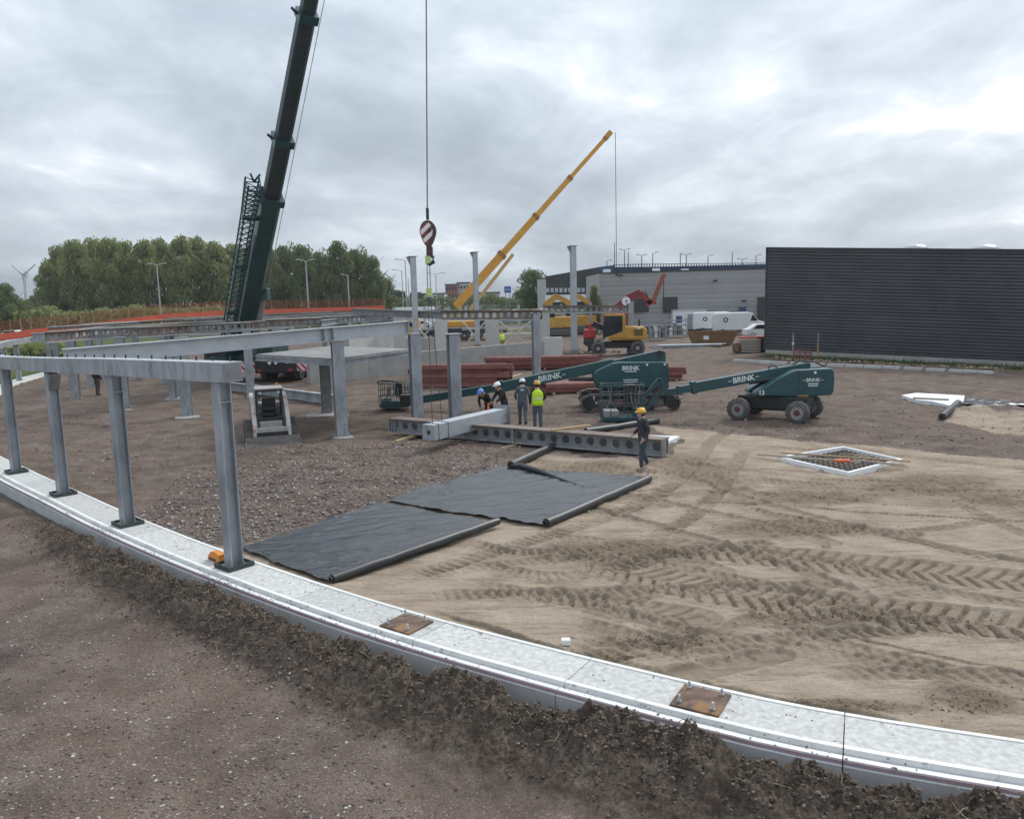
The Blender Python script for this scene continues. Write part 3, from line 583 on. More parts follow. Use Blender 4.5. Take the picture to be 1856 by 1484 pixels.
def steel_plate(px, py, label):
    p = G(px, py, KT); i = near_index(p); a = math.atan2(kt_[i][1], kt_[i][0])
    t = thing('anchor_plate', label, 'steel plate', (p.x, p.y, KT), a)
    MB().bbox((-.29, -.28, .004), (.29, .28, .034), .004).build('plate', rust_plate, t)
    for x, y in ((-.2, -.19), (.2, -.19), (.2, .19), (-.2, .19)):
        MB().cyl((x, y, .034), (x, y, .13), .016, n=8).build('bolt', galv_new, t); MB().cyl((x, y, .034), (x, y, .058), .030, n=6).build('nut', galv, t)
steel_plate(737, 1132, 'small rusty steel anchor plate on the wall near the black membrane roll')
steel_plate(1270, 1271, 'larger orange-brown anchor plate with four bolts, nearest on the wall')
# ------------------------------------------------------------------ steel frame
def h_section(mb, a, b, w, h, tf=.022, tw=.016, up=(0, 0, 1)):
    """I-section bar from a to b: w wide flanges, h deep along up"""
    M, ln = frame(a, b, up)
    mb.box((0, -w / 2, h / 2 - tf), (ln, w / 2, h / 2), M); mb.box((0, -w / 2, -h / 2), (ln, w / 2, -h / 2 + tf), M); mb.box((0, -tw / 2, -h / 2 + tf), (ln, tw / 2, h / 2 - tf), M); return mb
def h_column(name, label, p, z0, z1, size=.30, rz=0., group=None, pad=True, cap=True, m=None, cat='steel column', box=False, base_h=.03, capw=None):
    t = thing(name, label, cat, (p[0], p[1], z0), rz, group); m = m or galv; H = z1 - z0
    mb = MB(); s = size / 2
    if box: mb.bbox((-s, -s * 1.12, base_h), (s, s * 1.12, H), .018)
    else:
        mb.box((-s, -s, base_h), (s, -s + .026, H)); mb.box((-s, s - .026, base_h), (s, s, H)); mb.box((-.012, -s + .026, base_h), (.012, s - .026, H))
    mb.build('shaft', m, t)
    if pad:
        MB().box((-s - .08, -s - .08, 0), (s + .08, s + .08, base_h)).build('base_plate', galv, t)
        if p[1] < 48:
            for sx in (-1, 1):
                for sy in (-1, 1): MB().cyl((sx * (s + .045), sy * (s + .045), base_h), (sx * (s + .045), sy * (s + .045), base_h + .05), .02, n=6).build('bolt', dark_metal, t)
    if p[1] < 40 and not box:
        for zz in (H - .35, H - .02): MB().box((.0125, -s + .027, zz - .02), (s - .004, s - .027, zz)).build('stiffener', galv, t); MB().box((-s + .004, -s + .027, zz - .02), (-.0125, s - .027, zz)).build('stiffener', galv, t)
    if cap: q = capw or s + .05; MB().box((-q, -q, H + .001), (q, q, H + .026)).build('cap_plate', galv, t)
    return t
def concrete_pad(px, py, w, label, h=.07, m=None):
    p = on(px, py); g = random.Random(px); poly = [(p.x + w * (1 + g.uniform(-.25, .25)) * math.cos(a) * .8, p.y + w * (1 + g.uniform(-.25, .25)) * math.sin(a) * .75) for a in [k * .6283 + .2 for k in range(10)]]
    tag(MB().plate(poly, p.z - .15, max(p.z, 0) + h).build('concrete_pad', m or concrete), label, 'concrete pad')
# columns that stand on the foundation wall
KC = []; tops = [(387, 692), (207, 680), (96, 674), (15, 668)]
names = ['galvanised box column on the wall beside the black membrane, nearest of the row', 'galvanised column on the wall, second from the black membrane', 'galvanised column on the wall, third from the black membrane, with a haunch bracket', 'galvanised column on the wall at the edge of the picture, fourth from the membrane']
for k, ((bx, by), (tx, ty), lb) in enumerate(zip([(425, 1026), (232, 950), (115, 896), (30, 856)], tops, names)):
    p = G(bx, by, KT); zt = D(tx, ty, p.y).z; i = near_index(p); a = math.atan2(kt_[i][1], kt_[i][0]); KC.append((p, zt, a, i))
    t = h_column('steel_column', lb, p, KT, zt, .25, a, 'columns on the foundation wall', pad=False, box=False, base_h=.0, capw=.17)
    mb = MB(); s = .26
    for lo, hi in (((-s, -s, 0), (s, -s + .03, .085)), ((-s, s - .03, 0), (s, s, .085)), ((-s, -s + .03, 0), (-s + .03, s - .03, .085)), ((s - .03, -s + .03, 0), (s, s - .03, .085))): mb.box(lo, hi)
    mb.build('grout_frame', green_plate, t); MB().box((-s + .032, -s + .032, .002), (s - .032, s - .032, .03)).build('base_plate', galv_dull, t)
    if k == 2: MB().prism([(.13, zt - KT - .03), (.13, zt - KT - .45), (.33, zt - KT - .1), (.33, zt - KT - .03)], -.13, .13).build('haunch', galv_dull, t)
# columns of the same row farther round, seen beyond the frame's left edge
def far_kerb_column(px, py, lb, h=2.60):
    p = G(px, py, KT); i = near_index(p); h_column('steel_column', lb, (kerb[i][0], kerb[i][1]), KT, h, .26, math.atan2(kt_[i][1], kt_[i][0]), 'far columns on the curved wall', box=True)
for px, py, lb in ((3, 711, 'far column on the curved wall, first from the picture edge'), (28, 697, 'far column on the curved wall, second from the picture edge'), (58, 688, 'far column on the curved wall, third from the picture edge')): far_kerb_column(px, py, lb)
# box beam on top of the wall columns
def box_beam(i0, i1, z0, z1, label, ext=(0, 0), w=.40, h=.345):
    pts = [Vector((kerb[i][0], kerb[i][1], 0)) for i in (i0, i1)]; d = (pts[1] - pts[0]).normalized()
    a = pts[0] - d * ext[0]; b_ = pts[1] + d * ext[1]; a.z, b_.z = z0, z1
    t = thing('edge_beam', label, 'steel beam', a); o = a; b_ = b_ - a; a = Vector((0, 0, 0)); M, ln = frame(a, b_)
    MB().box((0, -w / 2, 0), (ln, -w / 2 + .012, h), M).build('outer_plate', galv_dull if False else galv, t)
    MB().box((0, -w / 2 + .013, 0), (ln, w / 2, .02), M).build('bottom_flange', galv, t)
    MB().box((0, -w / 2 + .013, h - .02), (ln, w / 2, h), M).build('top_flange', galv_new, t)
    MB().box((.01, w / 2 - .012, .021), (ln - .01, w / 2, h - .021), M).build('inner_plate', galv, t)
    MB().box((ln - .012, -w / 2 + .014, .021), (ln, w / 2 - .014, h - .021), M).build('end_plate', galv_dull, t)
    k = .35
    while k < ln:
        q = M @ Vector((k, w / 2 - .07, h)); MB().cyl(q, q + Vector((0, 0, .075)), .018, n=6).build('bolt', dark_metal, t); k += .62
    return t
i_c = [k[3] for k in KC]; zc = [k[1] + .028 for k in KC]
far_i = near_index((-19.5, 28.4)); ff = near_index((-23, 33.6))
box_beam(i_c[1], i_c[0], zc[1] + .0, zc[0], 'grey galvanised edge beam whose open end stands over the nearest column', (-.02, .42))
box_beam(i_c[2], i_c[1], zc[2], zc[1], 'grey edge beam between the second and third wall columns', (-.01, .005))
box_beam(i_c[3], i_c[2], zc[3], zc[2], 'grey edge beam running out of the picture over the fourth wall column', (-.01, .0))
box_beam(far_i, i_c[3], zc[3] - .05, zc[3], 'grey edge beam beyond the fourth wall column, only its end in view', (0, 0))
# inner columns: (base pixel, top height, size, turn, label, pad radius)
COLS = {}
def inner(key, px, py, z1, size, rz, label, pad=0, **k):
    p = on(px, py); COLS[key] = Vector((p.x, p.y, z1)); h_column('steel_column', label, p, p.z + (.06 if pad else .0), z1, size, R(rz), 'inner columns of the frame', **k)
    if pad: concrete_pad(px, py + 3, pad, 'rough concrete pad under the ' + label.split(',')[0].replace('galvanised ', ''))
inner('front', 620, 792, 3.56, .42, 22, 'galvanised H column under the long beam, beside the small loader', .55)
inner('pair_a', 757, 764, 3.60, .42, 22, 'galvanised column at the end of the long beam, behind the lifted tube')
inner('pair_b', 826, 757, 3.52, .46, 22, 'free-standing galvanised column with cap plate, between the lifted tube and the membrane lift', capw=.31)
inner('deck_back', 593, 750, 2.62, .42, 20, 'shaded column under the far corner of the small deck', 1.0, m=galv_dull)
inner('left_pad', 340, 756, 3.55, .44, 15, 'galvanised column on a rough pad behind the edge beam', .7)
inner('left_b', 325, 722, 3.55, .40, 15, 'galvanised column just behind the padded column', .9)
inner('deck_left', 455, 720, 3.60, .42, 20, 'galvanised column rising over the small tracked loader')
inner('left_c', 228, 742, 3.5, .40, 15, 'galvanised column seen behind the second wall column', .35)
inner('left_d', 138, 722, 3.5, .44, 15, 'galvanised column between the second and third wall columns')
inner('left_e', 168, 702, 3.5, .44, 15, 'far column beside the standing worker in dark clothes')
inner('mid', 973, 690, 3.98, .42, 15, 'galvanised column under the end of the castellated beam by the red steel')
inner('right', 1142, 641, 4.2, .44, 10, 'galvanised column in front of the yellow excavator')
inner('far_1', 1063, 605, 4.1, .3, 0, 'thin far column under the castellated beam beyond the excavator'); inner('far_2', 1071, 608, 4.1, .3, 0, 'second thin far column beyond the excavator')
for px, py, lb in ((92, 668, 'far column left of the pair near the picture edge'), (106, 676, 'far column right of the pair near the picture edge'), (186, 690, 'far column right of the dark worker'), (252, 688, 'far column behind the edge beam, left of the padded pair'), (300, 694, 'far column close behind the padded pair')):
    inner('far' + str(px), px, py, 3.2, .34, 12, lb)
for a_, b_, lb in (((-30.2, 46.5), (-33, 53), 'edge beam over the far columns, cut by the picture edge'), ((-33, 53), (-35, 61), 'edge beam over the far columns of the curved wall'), ((-35, 61), (-36, 75), 'farthest edge beam over the curved wall')): box_beam(near_index(a_), near_index(b_), 2.62, 2.62, lb)
# tall slender columns with top plates
for px, py, ty, lb, s in ((1041, 645, 446, 'tall pale column with a bracketed top plate, beside the excavator', .44), (866, 634, 457, 'tall pale column in front of the yellow crane boom', .44), (757, 684, 465, 'tall pale column standing next to the hanging hook', .36)):
    p = on(px, py); zt = D(px, ty, p.y).z; t = h_column('tall_column', lb, p, p.z, zt, s, R(12), 'tall columns of the upper storey', box=True, capw=s * .78, m=galv_new)
    MB().box((-s * .62, -s * .62, .03), (s * .62, s * .62, .55)).build('base_sleeve', galv_dull, t)
    MB().prism([(-s / 2, zt - p.z), (-s / 2, zt - p.z - .6), (-s * 1.15, zt - p.z - .05), (-s * 1.15, zt - p.z)], -.05, .05).build('bracket', galv, t)
# long beam from the wall to the end column
def i_beam(name, label, a, b_, w, h, m=None, cat='steel beam', group=None, stiff=(), tf=.03):
    t = thing(name, label, cat, a, 0, group); d = Vector(b_) - Vector(a); M, ln = frame((0, 0, 0), d)
    MB().box((0, -.012, tf), (ln, .012, h - tf), M).build('web', m or galv, t)
    MB().box((0, -w / 2, h - tf), (ln, w / 2, h), M).build('top_flange', m or galv_new, t); MB().box((0, -w / 2, 0), (ln, w / 2, tf), M).build('bottom_flange', m or galv_new, t)
    for s in stiff: MB().box((s - .02, -w / 2 + .01, tf), (s + .02, w / 2 - .01, h - tf), M).build('stiffener', galv, t)
    return t
pa = COLS['pair_a']; pl = G(118, 662, 3.40)
dl = (pa - pl).length
i_beam('long_beam', 'long pale I-beam running back from the edge beam to the end column', (pl.x, pl.y, 3.36), (pa.x - .2, pa.y - .25, 3.64), .34, .50, galv_new, stiff=(dl * .66, dl * .69, dl * .97))
# small deck
dq = [G(464, 642, 2.9), G(610, 650, 2.9), G(744, 632, 2.9), G(598, 627, 2.9)]
dk = thing('landing_deck', 'small pale concrete deck framed by steel between the columns', 'deck', (dq[1].x, dq[1].y, 0))
for k in range(6):
    f0, f1 = k / 6 + .004, (k + 1) / 6 - .004
    q = [dq[1].lerp(dq[2], f0), dq[1].lerp(dq[2], f1), dq[0].lerp(dq[3], f1), dq[0].lerp(dq[3], f0)]
    MB().plate([(v.x - dq[1].x, v.y - dq[1].y) for v in q], 2.83, 2.9).build('deck_plank', mat('grey deck planks', (.24, .24, .235), .8, 0, .15, 1.5, .1, 30), dk)
for a, b_ in ((0, 1), (1, 2), (2, 3), (3, 0)):
    mb = MB(); v0 = dq[a] - dq[1]; v1 = dq[b_] - dq[1]; v0.z = v1.z = 2.73; h_section(mb, v0, v1, .16, .19).build('edge_joist', galv, dk)
for px, py in ((470, 690), (742, 700), (600, 690)):
    p = G(px, py, 0)
# beam lying low behind the loader
a, b_ = on(405, 707), on(607, 735); i_beam('low_beam', 'galvanised I-beam lying on the gravel behind the small loader', (a.x, a.y, .06), (b_.x, b_.y, .06), .32, .46, galv)
# castellated beams
_cell = {}
def castellated(name, label, a, b_, w, h, pitch, hole, m_web, m_top, m_bot, group=None, tf=.03, cat='castellated beam', hang=0):
    """beam with a row of round holes in its web"""
    t = thing(name, label, cat, a, 0, group); d = Vector(b_) - Vector(a); M, ln = frame((0, 0, 0), d)
    MB().box((0, -w / 2, h - tf), (ln, w / 2, h), M).build('top_flange', m_top, t); MB().box((0, -w / 2, 0), (ln, w / 2, tf), M).build('bottom_flange', m_bot, t)
    n = max(1, int(ln / pitch)); pt = ln / n; mb = MB(); y = .012; K = 12; z0, z1 = tf, h - tf; zm = (z0 + z1) / 2
    def border(an):
        c, s_ = math.cos(an), math.sin(an); k = min((pt / 2) / abs(c) if abs(c) > 1e-6 else 1e9, ((z1 - z0) / 2) / abs(s_) if abs(s_) > 1e-6 else 1e9); return c * k, s_ * k
    corner = math.atan2((z1 - z0) / 2, pt / 2); ang = sorted([2 * math.pi * k / K for k in range(K)] + [corner, math.pi - corner, math.pi + corner, 2 * math.pi - corner]); K = len(ang)
    for q in range(n):
        cx = (q + .5) * pt; vs = []; fs = []
        if hang and (q < hang or q >= n - hang): mb.box((q * pt, -y, z0), ((q + 1) * pt, y, z1), M); continue
        for an in ang:
            bx, bz = border(an); hx, hz = hole * math.cos(an), hole * math.sin(an)
            vs += [(cx + bx, -y, zm + bz), (cx + hx, -y, zm + hz), (cx + hx, y, zm + hz), (cx + bx, y, zm + bz)]
        for k in range(K):
            j = (k + 1) % K; fs += [(4 * k, 4 * k + 1, 4 * j + 1, 4 * j), (4 * k + 1, 4 * k + 2, 4 * j + 2, 4 * j + 1), (4 * k + 2, 4 * k + 3, 4 * j + 3, 4 * j + 2)]
        mb.add(vs, fs, M)
    mb.build('perforated_web', m_web, t); return t
a, b_ = G(710, 782, .12), G(1203, 826, .12)
off_ = Vector((.20, .32, 0)); castellated('ground_beam', 'second beam with a solid web lying close behind the first beside the workers', a + off_, b_ + off_, .28, .50, .44, .11, black_paint if False else galv_dull, brown_steel, galv_dull, hang=13)  # twin beam added with a solid dull web; front beam's holes look dark against it
gb = castellated('ground_beam', 'long castellated beam with a row of round holes lying on timbers beside the workers', a, b_, .30, .52, .44, .135, galv_dull, brown_steel, galv, hang=0)
d = (Vector(b_) - Vector(a)); M, ln = frame((0, 0, 0), d)
MB().box((ln - .03, -.16, .03), (ln + .02, .16, .50), M).build('end_plate', galv_dull, gb); MB().box((-.02, -.16, .03), (.02, .16, .50), M).build('end_plate', galv, gb)
for s in (.1, .2, 2.0, 5.4): MB().box((s, -.145, .032), (s + .03, .145, .488), M).build('stiffener', galv, gb)
tag(MB().bbox((0, 0, 0), (.55, .4, .45), .03, Matrix.Translation(G(755, 765, .0) + Vector((-.7, .3, .64)))).build('machine_box', black_paint), 'black box standing on the end of the beam on the ground', 'box')
for px0, py0, px1, py1, lb in ((718, 800, 762, 787, 'short plank sticking out under the lifted tube'), (910, 813, 950, 803, 'short plank under the long beam near the middle'), (1000, 780, 1070, 771, 'plank lying on top of the castellated beam behind the vest worker')):
    z = .66 if px0 == 1000 else .05; p0, p1 = G(px0, py0, z), G(px1, py1, z); tag(MB().bar(p0, p1, .13, .08).build('plank', timber), lb, 'plank')
# beams of the far deck, each on thin columns
cb = [('castellated beam spanning to the column by the red steel, above the concrete wall', (800, 577, 3.66), (985, 576, 3.98), .30, 'lower'), ]
p0, p1 = D(800, 577, 50), D(983, 577, COLS['mid'].y); castellated('castellated_beam', cb[0][0], p0 - Vector((0, 0, .12)), p1 - Vector((0, 0, .12)), .30, .62, .46, .16, brown_steel, brown_steel, galv_new, tf=.06)
p0, p1 = D(985, 566, 62), D(1140, 565, COLS['right'].y); castellated('castellated_beam', 'castellated beam reaching to the column before the excavator', p0 - Vector((0, 0, .1)), p1 - Vector((0, 0, .1)), .30, .62, .60, .18, galv_dull, brown_steel, galv_new, tf=.06)
p0, p1 = D(640, 571, 56), D(800, 578, 50); i_beam('link_beam', 'solid grey beam joining the far deck to the castellated beam', p0, p1, .3, .45, galv_dull)
FB = [(84, 622, 330, 601), (128, 617, 455, 600), (215, 606, 583, 590), (335, 592, 520, 587), (455, 588, 700, 577), (529, 582, 800, 571), (150, 602, 420, 584), (300, 588, 600, 574), (560, 569, 705, 565), (90, 609, 250, 597), (250, 612, 480, 597), (370, 598, 640, 583), (420, 579, 690, 566), (480, 594, 745, 579)]
lbs = ['lowest brown castellated beam of the far deck, nearest the edge beam', 'castellated beam of the far deck just above the long beam', 'castellated beam of the far deck passing left of the crane boom', 'short castellated beam of the far deck in front of the crane boom foot', 'castellated beam of the far deck passing right of the crane boom', 'castellated beam of the far deck leading to the tall column by the hook',
       'castellated beam of the far deck below the orange fence', 'castellated beam of the far deck behind the crane boom', 'farthest castellated beam of the deck at the end of the orange band', 'castellated beam of the far deck nearest the picture edge', 'castellated beam of the far deck crossing behind the long beam', 'castellated beam of the far deck right of the boom foot, second row', 'thin-looking far deck beam just below the orange band', 'castellated beam of the far deck closest above the end of the long beam']
for k, ((x0, y0, x1, y1), lb) in enumerate(zip(FB, lbs)):
    zz = 3.44; p0, p1 = G(x0, y0, zz), G(x1, y1, zz)
    castellated('castellated_beam', lb, p0, p1, .26, .52, .46, .15, (brown_steel, galv_dull)[k % 2], (timber_grey, galv)[k % 2], galv_new if k % 2 == 0 else galv, group='beams of the far deck', tf=.045)
    if k in (1, 4, 6, 8):
        p = p0.lerp(p1, .5); h_column('steel_column', ('', 'thin far column under the middle of the deck just above the long beam', '', '', 'thin far column under the deck right of the crane boom', '', 'thin far column under the deck below the orange fence', '', 'thin far column under the deck at the end of the orange band')[k], (p.x, p.y), 0, 3.42, .3, 0, 'thin columns under the far deck')
# grey cross beams tying the far deck
for k, (x0, y0, x1, y1) in enumerate(((60, 618, 130, 617), (128, 612, 240, 596), (330, 606, 455, 583), (583, 592, 700, 573))):
    p0, p1 = G(x0, y0, 3.4), G(x1, y1, 3.4); i_beam('cross_beam', ('grey cross beam at the corner of the far deck by the picture edge', 'grey cross beam of the far deck beyond the edge beam', 'grey cross beam of the far deck left of the crane', 'grey cross beam of the far deck right of the crane')[k], p0, p1, .3, .4, galv)
# orange edge protection along the far side of the deck
edge_px = [(-60, 622), (0, 611), (75, 600), (170, 590), (291, 574), (400, 567), (520, 563), (620, 560), (697, 557)]
edge_Y = [50, 54, 57, 61, 68, 75, 83, 90, 96]
E3 = [D(x, y, Yv) for (x, y), Yv in zip(edge_px, edge_Y)]
ef = thing('edge_fence', 'orange safety netting on posts above an orange band along the far deck edge', 'safety fence', E3[0])
mb = MB(); o = E3[0]; sub = []
for a, b_ in zip(E3[:-1], E3[1:]):
    for k in range(8): sub.append(a.lerp(b_, k / 8) - o)
sub.append(E3[-1] - o); dz = [.40 if k < 20 else .40 - .0 for k in range(len(sub))]
for a, b_ in zip(sub[:-1], sub[1:]): mb.bar(a + Vector((0, 0, -.02)), b_ + Vector((0, 0, -.02)), .05, .42)
mb.build('orange_band', orange_band, ef)
for a, b_ in zip(sub[:-1], sub[1:]): pass
for k, q in enumerate(sub):
    hgt = 1.12
    if k % 2 == 0: MB().cyl(q + Vector((0, .05, .1)), q + Vector((0, .05, hgt)), .022, n=5).build('fence_post', timber_grey, ef)
mb = MB()
for k in range(len(sub) - 1):
    a, b_ = sub[k], sub[k + 1]
    for j in range(9): z = .22 + j * .10; mb.bar(a + Vector((0, .08, z)), b_ + Vector((0, .08, z)), .012, .020)
    nv = int((b_ - a).length / .16)
    for j in range(nv): p = a.lerp(b_, j / nv); mb.bar(p + Vector((0, .08, .22)), p + Vector((0, .08, 1.04)), .014, .03, (0, 1, 0))
n_ = mb.build('netting', orange_net, ef); n_['kind'] = 'stuff'
# ------------------------------------------------------------------ concrete core
def wall_line(name, label, p0, p1, h, th=.3, m=None, panels=1, cap=None):
    t = thing(name, label, 'concrete wall', (p0.x, p0.y, 0)); d = p1 - p0; d.z = 0
    for k in range(panels):
        a, b_ = d * (k / panels), d * ((k + 1) / panels); M, ln = frame(a, b_); MB().box((.008, -th / 2, -.2), (ln - .008, th / 2, h), M).build('wall_panel', m or concrete, t)
    return t
wall_line('low_wall', 'low grey concrete wall behind the red steel bundles', G(560, 697), G(992, 651), 1.45, .35, panels=5)
e = G(992, 651); tag(MB().box((e.x - .3, e.y - .5, -.2), (e.x + 1.2, e.y + .1, 1.75)).build('wall_end_block', concrete_pale), 'pale concrete end block of the low wall', 'concrete block')
wall_line('back_wall', 'concrete wall with pale top behind the low wall, left of the hook slings', D(630, 650, 56), D(722, 645, 62), 2.55, .4, m=concrete_pale, panels=2)
wall_line('back_wall', 'thin concrete wall strip between the concrete pillars', D(722, 640, 62), D(800, 632, 66), 1.9, .3, panels=2)
for px, Yv, w, lb in ((726, 60, .9, 'concrete pillar behind the slings, left of the braces'), (801, 64, .95, 'concrete pillar left of the crossed braces'), (893, 68, 1.1, 'concrete pillar between the two crossed braces'), (986, 66, .9, 'concrete pillar behind the column by the red steel')):
    p = D(px, 640, Yv); p.z = -.1; t = thing('concrete_pillar', lb, 'pillar', p, R(10)); MB().bbox((-w / 2, -.35, 0), (w / 2, .35, 3.9), .03).build('shaft', concrete_pale, t); MB().box((-w / 2 - .08, -.43, 3.9), (w / 2 + .08, .43, 4.02)).build('cap', concrete, t)
brace_m = mat('beige bracing', (.50, .47, .41), .7, 0, .12)
for (x0, x1, lb) in ((838, 880, 'crossed beige braces right of the free-standing column'), (905, 962, 'crossed beige braces behind the hi-vis worker'), (745, 793, 'crossed beige braces behind the hook slings')):
    Yv = 67; t = thing('cross_brace', lb, 'bracing', D(x0, 625, Yv)); o = D(x0, 625, Yv)
    for (ax, ay), (bx, by) in (((x0, 582), (x1, 632)), ((x0, 632), (x1, 582))): MB().bar(D(ax, ay, Yv if ay < 600 else Yv + .12) - o, D(bx, by, Yv if ay < 600 else Yv + .12) - o, .12, .30, (0, 1, 0)).build('brace', brace_m, t)
    MB().bar(D(x0, 597, Yv + .3) - o, D(x1, 594, Yv + .3) - o, .14, .16).build('rail', brace_m, t)
# bundles of red primed steel
def bundle(label, px0, py0, px1, py1, rows, cols_, sec, seed, uneven=.5):
    p0, p1 = G(px0, py0), G(px1, py1); g = random.Random(seed); t = thing('steel_bundle', label, 'steel bundle', p0); d = p1 - p0; M, ln = frame((0, 0, 0), d)
    for s in (.15, .5, .85): MB().box((ln * s - .06, -.2, 0), (ln * s + .06, cols_ * sec * 1.15 + .1, .10), M).build('timber_bearer', timber_grey, t)
    for r_ in range(rows):
        for c in range(cols_ - (r_ // 2)):
            y = c * sec * 1.12 + g.uniform(0, .04); z = .10 + r_ * sec * 1.05; x0 = g.uniform(-uneven, uneven * .3); x1 = ln + g.uniform(-uneven, uneven)
            mb = MB(); kind = g.random(); M_ = M @ Matrix.Rotation(g.uniform(-.02, .02), 4, 'Z'); M, Mk = M_, M
            if kind < .5: h_section(mb, M @ Vector((x0, y + sec / 2, z + sec / 2)), M @ Vector((x1, y + sec / 2, z + sec / 2)), sec * .95, sec, .03, .03)
            else: mb.box((x0, y, z), (x1, y + sec * .9, z + sec * .95), M)
            mb.build('red_girder', (red_steel, mat('dusty red steel', (.24, .095, .075), .65, 0, .25, 2.5))[g.random() < .35], t); M = Mk
bundle('thick bundle of red steel girders against the low wall, left of the free-standing column', 762, 705, 905, 704, 5, 5, .24, 3, .8)
bundle('long bundle of red steel girders at the end of the low wall', 896, 672, 1080, 668, 3, 6, .25, 4, .9)
bundle('flat bundle of pinkish red girders behind the hi-vis vest', 985, 716, 1110, 712, 2, 6, .22, 5, .8)
bundle('red steel pieces sticking out behind the tracked lift', 1180, 690, 1235, 690, 3, 3, .22, 6, .3)
bundle('red girders lying between the two boom lifts', 1200, 716, 1245, 716, 1, 3, .18, 8, .3)
for x0, y0, x1, y1, lb in ((905, 690, 945, 678, 'pale plank on the ground between the red bundles'), (940, 655, 1010, 651, 'thin pale plank behind the long red bundle')):
    tag(MB().bar(G(x0, y0, .3), G(x1, y1, .3), .2, .06).build('plank', timber), lb, 'plank')
# ------------------------------------------------------------------ membranes and rolls
def membrane(name, label, quad, seed, n=130, m=150, amp=.020):
    q = [np.array(tuple(G(x, y))[:2]) for x, y in quad]; u, v = np.meshgrid(np.linspace(0, 1, n), np.linspace(0, 1, m)); u, v = u.ravel(), v.ravel()
    P = (q[0][None] * ((1 - u) * (1 - v))[:, None] + q[1][None] * (u * (1 - v))[:, None] + q[2][None] * (u * v)[:, None] + q[3][None] * ((1 - u) * v)[:, None])
    e = .10 * (fbm(u * 9, v * 9, seed + 5, 3) - .5); edge = (np.minimum(np.minimum(u, 1 - u), np.minimum(v, 1 - v)) < .02); P[:, 0] += np.where(edge, e, 0); P[:, 1] += np.where(edge, e, 0)
    zb = terrain(P[:, 0], P[:, 1], False)[0]; zb = .35 * zb + .65 * np.mean(zb)
    sa, ta = v - u, u + v; wv = fbm(ta * 1.7 + 1.3 * fbm(u * 2, v * 2, seed, 3), sa * 17 + 4 * fbm(ta * 2, sa * 3, seed + 7, 3), seed + 1, 3, .42) - .5; wv2 = np.abs(fbm(ta * 2.5, sa * 9 + 2 * ta, seed + 2, 3, .45) - .5) * -2.6
    z = np.maximum(zb, terrain(P[:, 0], P[:, 1], False)[0]) + .065 + amp * 2.4 * wv + amp * (wv2 + .5)
    i = np.arange(n * m).reshape(m, n); f = np.stack([i[:-1, :-1], i[:-1, 1:], i[1:, 1:], i[1:, :-1]], -1).reshape(-1, 4)
    return tag(link(bpy.data.objects.new(name, np_mesh(name, np.stack([P[:, 0], P[:, 1], z], 1), f, plastic_sheet))), label, 'membrane')
membrane('membrane_sheet', 'black plastic membrane sheet spread beside the nearest wall column', [(430, 1001), (690, 915), (902, 951), (596, 1066)], 3)
membrane('membrane_sheet', 'black plastic membrane sheet farther from the wall, with a loose fold', [(696, 912), (905, 849), (1170, 868), (986, 954)], 5, amp=.024)
membrane('membrane_sheet', 'wrinkled dark sheet beside the far white slab, at the picture edge', [(1742, 735), (1748, 724), (1875, 733), (1875, 748)], 7, 50, 40)
def roll(label, x0, y0, x1, y1, r, core=True, name='membrane_roll'):
    p0, p1 = on(x0, y0), on(x1, y1); z0 = max(p0.z, p1.z) + r * .95; p0.z = p1.z = z0
    t = thing(name, label, 'membrane roll', p0); o = p0; pts = [p0.lerp(p1, k / 10) - o + Vector((0, 0, random.uniform(-.008, .008))) for k in range(11)]; d = (p1 - p0).normalized()
    MB().tube(pts, [r * random.uniform(.93, 1.06) for _ in pts], 14).build('wound_sheet', plastic_roll, t)
    if core: MB().ring(pts[0] - d * .05, pts[0] + d * .1, r * .55, r * .40, 14).build('core_tube', dark_metal, t); MB().ring(pts[-1] - d * .1, pts[-1] + d * .05, r * .55, r * .40, 14).build('core_tube', dark_metal, t)
roll('black roll at the edge of the membrane near the wall', 603, 1062, 903, 955, .085); roll('thick black roll at the edge of the farther membrane, open end towards the wall', 990, 955, 1176, 873, .105)
roll('short black roll lying between the castellated beam and the membrane', 926, 850, 1003, 815, .12); roll('black roll on the gravel behind the castellated beam', 1062, 788, 1192, 768, .13)
roll('short black pipe beside the far white slab', 1707, 762, 1736, 737, .14)
fp = [on(x, y) + Vector((0, 0, z)) for x, y, z in ((921, 849, .10), (945, 852, .15), (975, 860, .12), (1005, 869, .09), (1040, 880, .06), (1075, 891, .035), (1100, 897, .03))]
tag(MB().tube(fp, [.05, .085, .075, .06, .045, .03, .008], 8).build('membrane_fold', plastic_roll), 'raised fold of loose membrane lying across the farther sheet', 'membrane')
